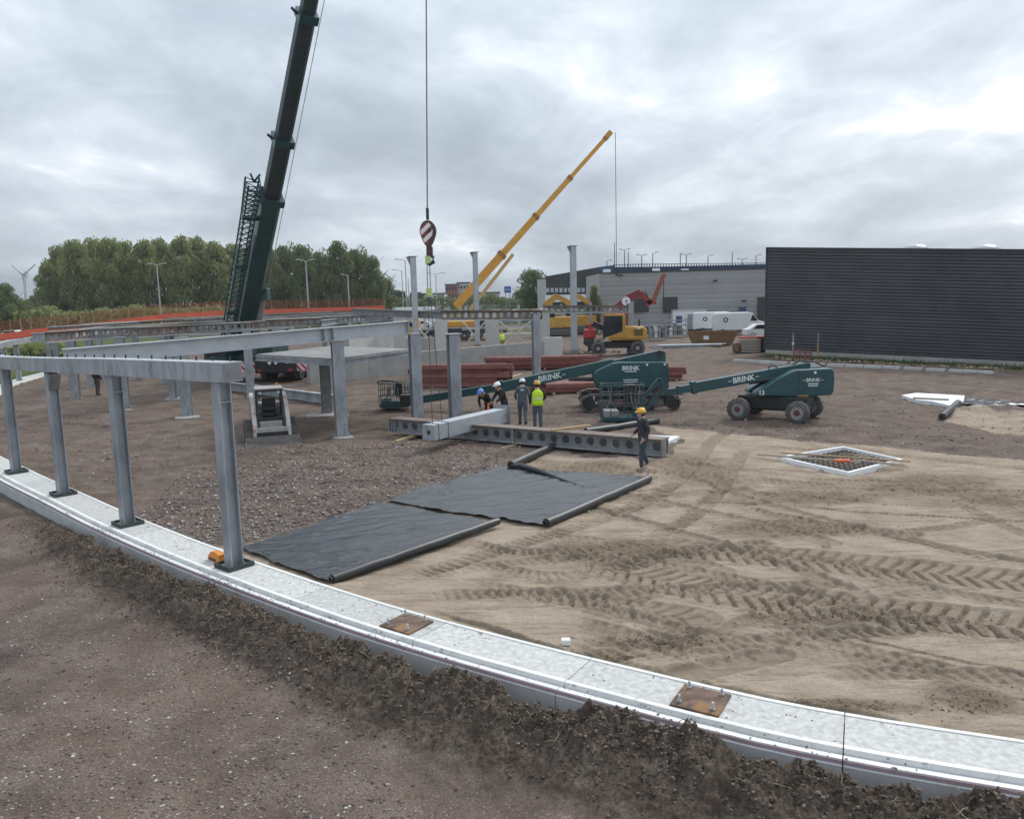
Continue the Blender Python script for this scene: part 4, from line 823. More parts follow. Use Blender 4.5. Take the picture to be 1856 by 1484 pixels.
# ------------------------------------------------------------------ little slab with white formwork and reinforcement
sq = [G(x, y, .0) for x, y in ((1413, 834), (1528, 815), (1632, 838), (1538, 862))]; ct = sum(sq, Vector()) / 4
sf = thing('slab_formwork', 'square white formwork with reinforcing mesh set in the sand', 'formwork', (ct.x, ct.y, 0))
q = [v - ct for v in sq]
for a, b_ in ((0, 1), (1, 2), (2, 3), (3, 0)):
    d = (q[b_] - q[a]).normalized(); MB().bar(q[a] + d * .05 + Vector((0, 0, .02)), q[b_] + d * .05 + Vector((0, 0, .02)), .085, .17).build('form_board', white_poly, sf)
MB().plate([(v.x * .96, v.y * .96) for v in q], -.16, -.13).build('blinding', mat('sandy blinding', (.30, .25, .195), .9), sf)
mb = MB()
for k in range(1, 12):
    f = k / 12; zz = Vector((0, 0, .0)); mb.bar(q[0].lerp(q[1], f) * .97 + zz, q[3].lerp(q[2], f) * .97 + zz, .022, .022); mb.bar(q[0].lerp(q[3], f) * .97 + Vector((0, 0, .024)), q[1].lerp(q[2], f) * .97 + Vector((0, 0, .024)), .022, .022)
rb = mb.build('reinforcing_mesh', dark_metal, sf); rb['kind'] = 'stuff'
for x0, y0, x1, y1, lb, mm in ((1372, 823, 1560, 838, 'grey plank laid across the white formwork, nearer one', timber_grey), (1415, 820, 1650, 836, 'long timber laid across the white formwork', timber), (1545, 833, 1640, 843, 'pale timber at the far corner of the formwork', timber_grey)):
    tag(MB().bar(G(x0, y0, .13), G(x1, y1, .15), .06, .045).build('plank', mm), lb, 'plank')
tag(MB().bbox((0, 0, 0), (.42, .16, .08), .02, Matrix.Translation(G(1513, 838, .2)) @ Matrix.Rotation(-.2, 4, 'Z')).build('orange_tool', mat('orange red plastic', (.65, .13, .05), .5)), 'small orange object lying in the middle of the formwork', 'tool')
# white slab by the sand patch
pz = px_poly([(1634, 722), (1660, 718), (1748, 723), (1746, 733), (1722, 742), (1690, 734), (1660, 731)])
tag(MB().plate(pz, -.1, .16).build('white_slab', white_poly), 'ragged white slab edge beside the black pipe on the gravel', 'slab')
tag(MB().bar(G(1655, 721, .2), G(1720, 724, .2), .12, .06).build('plank', timber_grey), 'thin plank lying on the ragged white slab', 'plank')
pz = px_poly([(1108, 800), (1180, 795), (1232, 797), (1213, 806), (1130, 812)]); tag(MB().plate(pz, -.05, .13).build('white_sheet', white_poly), 'white sheet lying behind the end of the castellated beam', 'sheet')
# timber wedge, orange bracket by the nearest column, white scrap
t = thing('orange_bracket', 'orange plastic bracket lying on the wall against the nearest column', 'bracket', G(392, 1016, KT), R(-42)); MB().prism([(-.2, 0), (.22, 0), (.22, .16), (.12, .20), (-.08, .18), (-.2, .07)], -.06, .06).build('body', orange_plastic, t); MB().box((-.15, -.07, .02), (.1, -.062, .06)).build('slot', dark_metal, t)
tag(MB().bar(G(378, 1068, -.02), G(408, 1052, .1), .035, .03).build('wooden_stick', timber), 'thin wooden stick leaning on the wall edge under the nearest column', 'stick')
tag(MB().bbox((-.06, -.05, 0), (.07, .05, .09), .015, Matrix.Translation(on(1025, 1172))).build('white_scrap', white_poly), 'white scrap of foam lying on the sand near the wall', 'scrap')
# ------------------------------------------------------------------ machines
def wheel(parent, c, r, w, axis=(0, 1, 0), hub=rim_grey, cap=None, lugs=14, name='wheel'):
    c = Vector(c); ax = Vector(axis).normalized(); e = bpy.data.objects.new(name, None); link(e, parent); e.location = c
    M, _ = frame((0, 0, 0), ax); mb = MB(); prof = [(-w / 2, r * .60), (-w / 2, r * .86), (-w * .36, r * .97), (w * .36, r * .97), (w / 2, r * .86), (w / 2, r * .60)]; n = 24; vs = []; fs = []
    for i in range(n):
        a = 2 * math.pi * i / n
        for x, q in prof: vs.append((x, q * math.cos(a), q * math.sin(a)))
    for i in range(n):
        j = (i + 1) % n
        for k in range(len(prof) - 1): fs.append((i * 6 + k, i * 6 + k + 1, j * 6 + k + 1, j * 6 + k))
    mb.add(vs, fs, M, True)
    for i in range(lugs):
        a = 2 * math.pi * i / lugs; L_ = M @ Matrix.Rotation(a, 4, 'X')
        mb.box((-w * .48, -r * .06, r * .93), (w * .02, r * .06, r * 1.0), L_ @ Matrix.Rotation(.0, 4, 'Z')); L2 = M @ Matrix.Rotation(a + math.pi / lugs, 4, 'X'); mb.box((-w * .02, -r * .06, r * .93), (w * .48, r * .06, r * 1.0), L2)
    mb.build('tyre', rubber, e)
    MB().cyl(-ax * w * .36, ax * w * .36, r * .60, n=20).build('rim', hub, e)
    MB().cyl(-ax * w * .46, ax * w * .46, r * .26, n=12).build('hub', cap or dark_metal, e); return e
def illegible(parent, loc, w, rot=(R(90), 0, 0)):
    o = MB()
    o.box((-w / 2, -.02, 0), (w / 2, .02, .004)); q = o.build('small_lettering', white_letter, parent); q.location = loc; q.rotation_euler = rot
def basket(t, c, w, d, h, m=green_paint):
    """work platform: floor tray, rails and the clutter of its controls"""
    x0, x1, y0, y1, z0, z1 = c[0] - w / 2, c[0] + w / 2, c[1] - d / 2, c[1] + d / 2, c[2], c[2] + h
    MB().bbox((x0, y0, z0), (x1, y1, z0 + .16), .02).build('platform_tray', m, t)
    mb = MB(); rr = .022
    for z in (z0 + h * .50, z0 + h * .76, z1):
        mb.tube([(x0, y0, z), (x1, y0, z), (x1, y1, z), (x0, y1, z)], rr, 6, True)
    rail = mat('worn green rail', (.075, .10, .10), .5, .2, .3, 5.); mb.build('guard_rail', rail, t); mb = MB()
    for x in np.linspace(x0, x1, 6):
        for y in (y0, y1): mb.cyl((x, y, z0 + .1), (x, y, z1), .018, n=6)
    for y in (y0 + d / 2,):
        for x in (x0, x1): mb.cyl((x, y, z0 + .1), (x, y, z1), .018, n=6)
    mb.build('rail_post', rail, t)
    MB().bbox((x0 + w * .55, y0 + .03, z0 + .45 * h), (x0 + w * .78, y0 + .22, z0 + h * 1.02), .02).build('control_box', black_paint, t)
    g = random.Random(int(w * 100)); 
    for k in range(9):
        x = x0 + w * g.uniform(.1, .9); MB().tube([(x, y0 + .06, z0 + h * .95), (x + g.uniform(-.1, .1), y0 + .02, z0 + h * .6), (x + g.uniform(-.15, .15), y0 + .06, z0 + h * .35)], .02, 5).build('hose', black_paint if k % 2 else rim_grey, t)
    MB().bbox((x0 + .08, y0 + .1, z0 + .16), (x0 + w * .4, y1 - .1, z0 + .42), .03).build('tool_box', rim_grey, t)
def lift_two():
    o = on(1405, 757); t = thing('boom_lift', 'dark green wheeled boom lift numbered 13 with its basket lowered on the gravel', 'boom lift', (o.x, o.y, o.z), 0)
    a = R(-35); ch = Matrix.Rotation(a, 4, 'Z')
    MB().bbox((-1.35, -.55, .42), (1.35, .55, .95), .05, ch).build('chassis', black_paint, t)
    MB().bbox((-1.5, -.35, .36), (1.5, .35, .55), .03, ch).build('axle_beam', dark_metal, t)
    for x in (-1.14, 1.14):
        for y in (-1.0, 1.0):
            p = ch @ Vector((x, y, .44)); wheel(t, p, .44, .36, ch @ Vector((0, 1, 0)), rim_grey, rim_red)
        p0, p1 = ch @ Vector((x, -.9, .45)), ch @ Vector((x, .9, .45)); MB().cyl(p0, p1, .09).build('axle', dark_metal, t)
    MB().cyl((0, 0, .9), (0, 0, 1.02), .5, n=20).build('turntable', dark_metal, t)
    hood = [(-1.05, 1.02), (-1.0, 1.16), (-.15, 1.68), (.38, 1.93), (.55, 1.98), (1.85, 2.02), (1.98, 1.95), (2.02, 1.6), (2.0, 1.12), (1.92, .98), (.8, .93)]
    for y0, y1, nm in ((-.75, -.22, 'side_hood'), (.22, .75, 'side_hood')):
        bm = MB().prism(hood, y0, y1); h = bm.build(nm, green_paint, t); md = h.modifiers.new('bevel', 'BEVEL'); md.width = .05; md.segments = 2; md.limit_method = 'ANGLE'
    MB().bbox((.5, -.21, 1.0), (1.95, .21, 1.75), .03).build('counterweight', green_crane, t)
    MB().box((.62, -.757, .99), (.64, -.752, 1.98)).build('hood_seam', black_paint, t)
    # boom
    p0, p1 = Vector((1.3, 0, 2.02)), Vector((-3.35, -.1, 1.32))
    bo = MB().bar(p0, p1, .34, .40).build('main_boom', green_paint, t); md = bo.modifiers.new('bevel', 'BEVEL'); md.width = .03; md.segments = 2
    d = (p1 - p0).normalized(); MB().bar(p1 - d * .15, p1 + d * .02, .42, .48).build('boom_collar', green_paint, t)
    MB().bar(p1 + d * .02, p1 + d * .5, .25, .29).build('inner_boom', green_paint, t); MB().bar(p1 + d * .5, p1 + d * .58, .31, .35).build('boom_collar', green_paint, t)
    e = p1 + d * .58
    MB().prism([(e.x, e.z - .16), (e.x, e.z + .1), (e.x - .35, e.z + .05), (e.x - .55, e.z + .2), (e.x - .7, e.z + .1), (e.x - .5, e.z - .15)], -.2, 0).build('knuckle', green_paint, t)
    j0 = Vector((e.x - .45, -.1, e.z + .18)); j1 = Vector((-5.35, -.1, .42)); jt = Vector((j0.x - .25, -.1, j0.z + .28))
    MB().bar(j0 + Vector((.1, 0, -.05)), jt, .16, .14).build('jib_link', green_paint, t); MB().bar(jt, j1 + Vector((-.1, 0, .3)), .16, .15).build('jib_arm', green_paint, t); MB().bar(j0 + Vector((-.1, .0, -.12)), j1 + Vector((.12, 0, .02)), .14, .13).build('jib_arm', green_paint, t)
    MB().cyl(j0 + Vector((-.15, .0, .05)), j1 + Vector((.1, 0, .16)), .04, n=8).build('jib_cylinder', dark_metal, t)
    MB().box((j1.x - .3, -.3, .12), (j1.x + .0, .12, .55)).build('basket_bracket', green_paint, t)
    MB().cyl((.9, -.3, 1.75), (-1.1, -.12, 1.48), .09, n=10).build('lift_cylinder', dark_metal, t)
    basket(t, (-6.1, -.05, .10), 1.62, .90, 1.42)
    bd = MB().box((-5.95, -.492, .13), (-5.40, -.482, .26)).build('warning_board', striped('white black board', (.7, .7, .68), (.03, .03, .03), 7.), t)
    MB().bbox((-5.62, -.48, .3), (-5.3, -.2, .62), .03).build('battery_box', mat('teal paint', (.03, .20, .22), .5), t)
    MB().tube([(-.3, -.1, 1.86), (-.35, -.1, 2.05), (-.15, -.1, 2.14), (.05, -.1, 2.0)], .03, 6).build('hose', black_paint, t)
    MB().tube([(.5, .05, 2.05), (.9, .05, 2.25), (1.5, .05, 2.22), (1.95, .05, 2.0)], .035, 6).build('hose', black_paint, t)
    an = math.atan2(-(p1.z - p0.z), -(p1.x - p0.x)) * -1
    ry = math.atan2(p0.z - p1.z, p0.x - p1.x)
    lettering('BRINK', .30, (-1.35, -.235, 1.625), t, (R(90), -ry, 0)); mm = MB().box((-.62, -.005, -.012), (-.47, .005, .012)); mm.box((.47, -.005, -.012), (.62, .005, .012)); q = mm.build('logo_bar', white_letter, t); q.location = (-1.35, -.235, 1.63); q.rotation_euler = (0, -ry, 0)
    lettering('BRINK', .19, (1.18, -.765, 1.58), t); mm = MB().box((-.4, -.005, -.01), (-.3, .005, .01)); mm.box((.3, -.005, -.01), (.4, .005, .01)); q = mm.build('logo_bar', white_letter, t); q.location = (1.18, -.765, 1.58)
    illegible(t, (1.18, -.762, 1.44), .42); illegible(t, (1.18, -.762, 1.36), .36)
    lettering('13', .24, (-.80, -.765, 1.13), t); MB().box((.6, -.775, .955), (1.0, -.752, 1.0)).build('yellow_label', yellow_paint, t)
    MB().cyl((1.25, -.78, 1.87), (1.25, -.752, 1.87), .05).build('filler_cap', white_paint, t)
lift_two()
def lift_one():
    o = on(1138, 740); t = thing('boom_lift', 'dark green tracked boom lift with its long boom reaching behind the workers', 'boom lift', (o.x, o.y, o.z), R(-3))
    for y in (-1.05, 1.05):
        n = 30; L_, r = 1.75, .36; pts = []
        for k in range(n):
            a = k / n * (4 * L_ + 2 * math.pi * r)
            if a < 2 * L_: pts.append((-L_ + a, .74))
            elif a < 2 * L_ + math.pi * r: b_ = (a - 2 * L_) / r; pts.append((L_ + r * math.sin(b_), .38 + r * math.cos(b_)))
            elif a < 4 * L_ + math.pi * r: pts.append((L_ - (a - 2 * L_ - math.pi * r), .02))
            else: b_ = (a - 4 * L_ - math.pi * r) / r; pts.append((-L_ - r * math.sin(b_), .38 - r * math.cos(b_)))
        e = bpy.data.objects.new('crawler_track', None); link(e, t); mb = MB()
        for k in range(n):
            p, q = pts[k], pts[(k + 1) % n]; mb.bar((p[0], y, p[1]), (q[0], y, q[1]), .42, .05, (0, 1, 0) if False else (0, 0, 1)); mb.bar((p[0], y, p[1]), (p[0] * .6 + q[0] * .4, y, p[1] * .6 + q[1] * .4), .44, .09)
        mb.build('track_belt', rubber, e)
        for x in (-L_, L_): MB().cyl((x, y - .15, .38), (x, y + .15, .38), .27, n=16).build('sprocket', dark_metal, e)
        MB().bbox((-1.4, y - .14, .2), (1.4, y + .14, .56), .04).build('track_frame', rubber, e)
        for x in (-.9, -.3, .3, .9): MB().cyl((x, y - .17, .17), (x, y + .17, .17), .12, n=10).build('roller', dark_metal, e)
    MB().bbox((-1.2, -.7, .45), (1.2, .7, .88), .05).build('undercarriage', dark_metal, t)
    MB().cyl((0, 0, .86), (0, 0, .98), .6, n=20).build('turntable', dark_metal, t)
    MB().box((-.62, -1.28, .36), (-.40, -1.265, .52)).build('red_marker', red_paint, t)
    hood = [(-1.55, 1.62), (-1.42, 1.75), (-.72, 2.06), (-.4, 2.10), (1.55, 2.08), (1.66, 2.0), (1.72, 1.3), (1.6, .96), (-1.4, .98), (-1.55, 1.35)]
    for y0, y1 in ((-.8, -.24), (.24, .8)):
        h = MB().prism(hood, y0, y1).build('side_hood', green_paint, t); md = h.modifiers.new('bevel', 'BEVEL'); md.width = .05; md.segments = 2; md.limit_method = 'ANGLE'
    MB().bbox((-.9, -.23, 1.0), (1.6, .23, 1.9), .03).build('counterweight', green_crane, t)
    MB().prism([(-.9, 2.08), (1.2, 2.50), (1.5, 2.52), (1.62, 2.42), (1.62, 2.0), (1.4, 1.95), (-.9, 1.72)], -.2, .2).build('boom_root', green_paint, t)
    p0, p1 = Vector((-.6, 0, 1.98)), Vector((-5.75, .35, .98)); d = (p1 - p0).normalized()
    bo = MB().bar(p0, p1, .36, .46).build('main_boom', green_paint, t); md = bo.modifiers.new('bevel', 'BEVEL'); md.width = .03; md.segments = 2
    MB().bar(p1 - d * .25, p1 + d * .05, .44, .56).build('boom_collar', green_paint, t)
    p2 = Vector((-10.2, .7, .34)); MB().bar(p1, p2, .26, .34).build('inner_boom', green_paint, t)
    MB().box((p2.x - .9, p2.y - .2, .1), (p2.x + .1, p2.y + .2, .42)).build('jib_head', green_paint, t)
    MB().cyl((-.2, -.22, 1.3), (-2.6, -.1, 1.35), .09, n=10).build('lift_cylinder', dark_metal, t)
    MB().ring((1.35, -.26, 2.4), (1.35, .26, 2.4), .14, .07).build('pivot', dark_metal, t)
    basket(t, (p2.x - .35, p2.y + .35, .12), 1.35, .8, 1.1)
    MB().tube([(p2.x - 1.1, p2.y + .0, 1.25), (p2.x - .9, p2.y - .2, 1.36), (p2.x - .4, p2.y - .2, 1.36), (p2.x - .1, p2.y, 1.25)], .03, 6).build('top_hoop', dark_metal, t)
    ry = math.atan2(p0.z - p1.z, p0.x - p1.x); c = p0.lerp(p1, .55)
    rz = -math.atan2(p1.y - p0.y, p0.x - p1.x)
    lettering('BRINK', .36, (c.x, c.y - .19, c.z), t, (R(90), -ry, rz)); mm = MB().box((-.72, -.005, -.014), (-.56, .005, .014)); mm.box((.56, -.005, -.014), (.72, .005, .014)); q = mm.build('logo_bar', white_letter, t); q.location = (c.x, c.y - .19, c.z); q.rotation_euler = (0, -ry, rz)
    lettering('BRINK', .26, (.05, -.815, 1.84), t); illegible(t, (.05, -.812, 1.70), .5); illegible(t, (.05, -.812, 1.34), .62); illegible(t, (.05, -.812, 1.25), .56)
    for x in (.75, 1.5): MB().cyl((x, -.82, 1.98), (x, -.80, 1.98), .05).build('lamp', white_paint, t)
    MB().box((1.45, -.815, 1.0), (1.68, -.802, 1.07)).build('warning_label', striped('red white label', (.6, .05, .04), (.75, .75, .75), 14.), t)
lift_one()
def track_loader():
    o = on(492, 795); t = thing('track_loader', 'small white and red tracked loader with lowered bucket facing the picture', 'loader', (o.x, o.y, o.z), R(20), sc=.98)
    # local: front towards -y
    RZ = Matrix.Rotation(R(90), 4, 'Z')
    for x in (-.74, .74):
        e = bpy.data.objects.new('rubber_track', None); link(e, t); w = .20
        prof = [(-.70, .02), (.62, .02), (.90, .16), (1.0, .38), (.90, .60), (.62, .70), (-.60, .52), (-.86, .40), (-.90, .22), (-.82, .07)]
        MB().prism(prof, -w, w, Matrix.Translation((x, 0, 0)) @ RZ).build('track_belt', rubber, e); mb = MB()
        for k in range(len(prof)):
            p, q = Vector((x, prof[k][0], prof[k][1])), Vector((x, prof[(k + 1) % len(prof)][0], prof[(k + 1) % len(prof)][1])); n = max(1, int((q - p).length / .12)); d = (q - p).normalized(); up = Vector((1, 0, 0)).cross(d)
            for j in range(n): c = p.lerp(q, (j + .5) / n); mb.bar(c - Vector((w, 0, 0)), c + Vector((w, 0, 0)), .05, .07, up)
        mb.build('track_lug', rubber, e); sd = 1 if x > 0 else -1
        MB().bbox((x + sd * w - .01, -.5, .16), (x + sd * w + .03, .6, .48), .02).build('track_frame', mat('muddy red', (.16, .07, .06), .7, 0, .3, 4.), e)
        for y in (-.55, -.2, .15, .5): MB().cyl((x - w - .02, y, .18), (x + w + .02, y, .18), .10, n=12).build('roller', dark_metal, e)
        MB().cyl((x - w - .03, .72, .40), (x + w + .03, .72, .40), .17, n=12).build('sprocket', dark_metal, e)
    bodym = mat('grey machine body', (.10, .10, .10), .6, 0, .3, 3.)
    MB().bbox((-.50, -.50, .28), (.50, 1.05, .86), .05).build('body', bodym, t); MB().bbox((-.48, .55, .86), (.48, 1.1, 1.35), .08).build('engine_cover', mat('dirty white', (.50, .48, .45), .6, 0, .15, 3.), t)
    mb = MB()
    for x in (-.44, .44):
        mb.bar((x, -.50, .80), (x, -.36, 1.92), .06, .08, (0, 1, 0)); mb.bar((x, .50, .86), (x, .46, 1.92), .06, .08, (0, 1, 0)); mb.bar((x, -.40, 1.90), (x, .50, 1.92), .06, .06)
    mb.bar((-.44, -.37, 1.90), (.44, -.37, 1.90), .06, .09); mb.bar((-.44, -.49, .84), (.44, -.49, .84), .06, .08); mb.build('cab_frame', black_paint, t)
    MB().bbox((-.50, -.44, 1.93), (.50, .56, 1.99), .02).build('roof', mat('pale grey roof', (.33, .32, .31), .6), t)
    for x in (-.44, .44):
        mb = MB()
        for y in np.arange(-.3, .45, .12): mb.bar((x, y, .95), (x, y, 1.86), .015, .02, (0, 1, 0))
        for z in np.arange(1.1, 1.85, .15): mb.bar((x, -.4, z), (x, .48, z), .015, .02)
        mb.build('side_mesh', dark_metal, t)
    s_ = bpy.data.objects.new('seat', None); link(s_, t); MB().bbox((-.27, -.10, .88), (.27, .38, 1.02), .05).build('cushion', black_paint, s_); MB().bbox((-.25, .28, 1.02), (.25, .42, 1.55), .05).build('backrest', mat('seat black', (.03, .03, .032), .6), s_)
    MB().tube([(-.36, -.05, 1.25), (-.32, -.32, 1.22), (.32, -.32, 1.22), (.36, -.05, 1.25)], .03, 6).build('lap_bar', dark_metal, t)
    for x in (-.3, .3): MB().cyl((x, -.36, .85), (x, -.34, 1.15), .025, n=8).build('lever', dark_metal, t)
    for x in (-.33, .33): MB().cyl((x, -.42, 1.82), (x, -.45, 1.82), .06, n=10).build('work_lamp', chrome, t)
    wr = mat('worn red white paint', (.46, .43, .41), .6, 0, .12, 2., spots=((.30, .06, .05), 1.6, .55)); wt = mat('dirty white arm', (.42, .40, .375), .6, 0, .15, 3., spots=((.30, .27, .24), 3., .58))
    for x in (-.60, .60):
        MB().prism([(1.05, 1.62), (.85, 1.72), (.2, 1.60), (-.55, 1.12), (-.98, .62), (-1.10, .20), (-.92, .20), (-.78, .56), (-.42, .92), (.25, 1.36), (.95, 1.45)], -.07, .07, Matrix.Translation((x, 0, 0)) @ RZ).build('lift_arm', wr, t)
        MB().prism([(.80, .55), (1.15, .55), (1.12, 1.60), (.86, 1.60)], -.10, .10, Matrix.Translation((x, 0, 0)) @ RZ).build('arm_tower', wt, t); MB().cyl((x * .8, .1, .8), (x * .86, -.72, .62), .05, n=8).build('lift_cylinder', chrome, t)
    MB().bar((-.55, -.88, .50), (.55, -.88, .50), .16, .18).build('cross_tube', wt, t); MB().bbox((-.40, -.58, .46), (.40, -.51, .78), .02).build('front_panel', wt, t)
    MB().bar((-.55, -1.06, .32), (.55, -1.06, .32), .10, .24).build('coupler_plate', dark_metal, t)
    b_ = bpy.data.objects.new('bucket', None); link(b_, t); bs = mat('worn bucket steel', (.17, .15, .135), .5, .4, .25, 4., spots=((.11, .085, .07), 3., .55))
    MB().prism([(-1.10, .30), (-1.14, .30), (-1.22, .10), (-1.55, .03), (-1.55, .0), (-1.16, .03)], -.95, .95, RZ).build('shell', bs, b_)
    for x in (-.94, .94): MB().prism([(-1.10, .30), (-1.55, .02), (-1.14, .04)], -.014, .014, Matrix.Translation((x, 0, 0)) @ RZ).build('cheek', bs, b_)
    MB().box((-.98, -1.63, .0), (.98, -1.53, .03)).build('cutting_edge', mat('bright worn edge', (.36, .34, .32), .4, .5), b_)
    MB().tube([(-.30, 1.0, 1.3), (-.30, 1.0, 1.6), (-.30, 1.08, 1.68)], .04, 6).build('exhaust', dark_metal, t)
    MB().tube([(.34, .45, 2.0), (.34, .45, 2.08)], .05, 8).build('beacon', orange_plastic, t)
track_loader()
def excavator():
    o = on(1120, 643); t = thing('wheeled_excavator', 'yellow wheeled excavator with dark cab parked behind the steel columns', 'excavator', (o.x, o.y, o.z), R(-8), sc=1.04)
    for x in (-1.55, 1.55):
        for y in (-1.0, 1.0): wheel(t, (x, y, .58), .58, .42, (0, 1, 0), dark_metal, rim_grey, 12)
        MB().cyl((x, -.9, .58), (x, .9, .58), .12).build('axle', dark_metal, t)
    MB().bbox((-1.9, -.5, .55), (1.9, .5, 1.05), .06).build('chassis', dark_metal, t); MB().cyl((.1, 0, 1.02), (.1, 0, 1.22), .62, n=20).build('turntable', dark_metal, t)
    MB().bbox((-1.0, -1.2, 1.22), (2.15, 1.2, 1.42), .05).build('deck', yellow_paint, t)
    MB().prism([(.55, 1.42), (.55, 2.25), (2.0, 2.2), (2.3, 1.95), (2.3, 1.25), (2.1, 1.2), (.55, 1.3)], -1.2, 1.2).build('engine_cover', yellow_paint, t)
    for z in np.arange(1.55, 2.0, .085): MB().box((1.25, -1.215, z), (1.95, -1.202, z + .05)).build('vent_slat', black_paint, t)
    MB().prism([(-1.15, 1.42), (-1.05, 1.42), (-.5, 1.6), (.5, 1.95), (.5, 1.42)], -1.23, -1.21).build('side_stripe', yellow_paint, t)
    cab = bpy.data.objects.new('cab', None); link(cab, t)
    MB().prism([(-1.08, 1.42), (-1.12, 2.2), (-.95, 3.12), (.42, 3.16), (.5, 1.42)], -1.18, -.02).build('glass', glass_dark, cab)
    mb = MB()
    for y in (-1.19, -.02):
        for a, b_ in (((-1.1, 1.4), (-1.12, 2.2)), ((-1.12, 2.2), (-.95, 3.14)), ((.46, 1.4), (.42, 3.16)), ((-.4, 1.45), (-.35, 3.14))): mb.bar((a[0], y, a[1]), (b_[0], y, b_[1]), .07, .08, (0, 1, 0))
    mb.build('pillar', black_paint, cab); MB().bbox((-1.05, -1.24, 3.12), (.52, .03, 3.24), .04).build('roof', yellow_paint, cab); MB().box((.38, -1.24, 1.4), (.6, .03, 3.14)).build('rear_post', yellow_paint, cab)
    MB().bar((-.6, .35, 1.9), (-2.0, .4, 2.5), .34, .42).build('boom', black_paint, t); MB().bar((-2.0, .4, 2.5), (-2.5, .4, 1.6), .28, .34).build('stick', red_paint, t)
    MB().bbox((-2.75, -.1, 1.35), (-1.75, .9, 2.05), .08).build('bucket_linkage', red_paint, t); MB().prism([(-2.7, 1.35), (-1.9, 1.35), (-1.95, .85), (-2.3, .62), (-2.75, .9)], -.2, .9).build('bucket', dark_metal, t)
    MB().bbox((-2.35, -1.2, .28), (-2.2, 1.2, .85), .03).build('dozer_blade', dark_metal, t); MB().cyl((1.7, .6, 2.2), (1.7, .6, 2.75), .07).build('exhaust', dark_metal, t)
    lettering('D', .34, (-.85, -1.25, 1.33), t)
    MB().box((1.55, -1.215, 2.08), (1.75, -1.2, 2.2)).build('lamp', white_paint, t)
excavator()
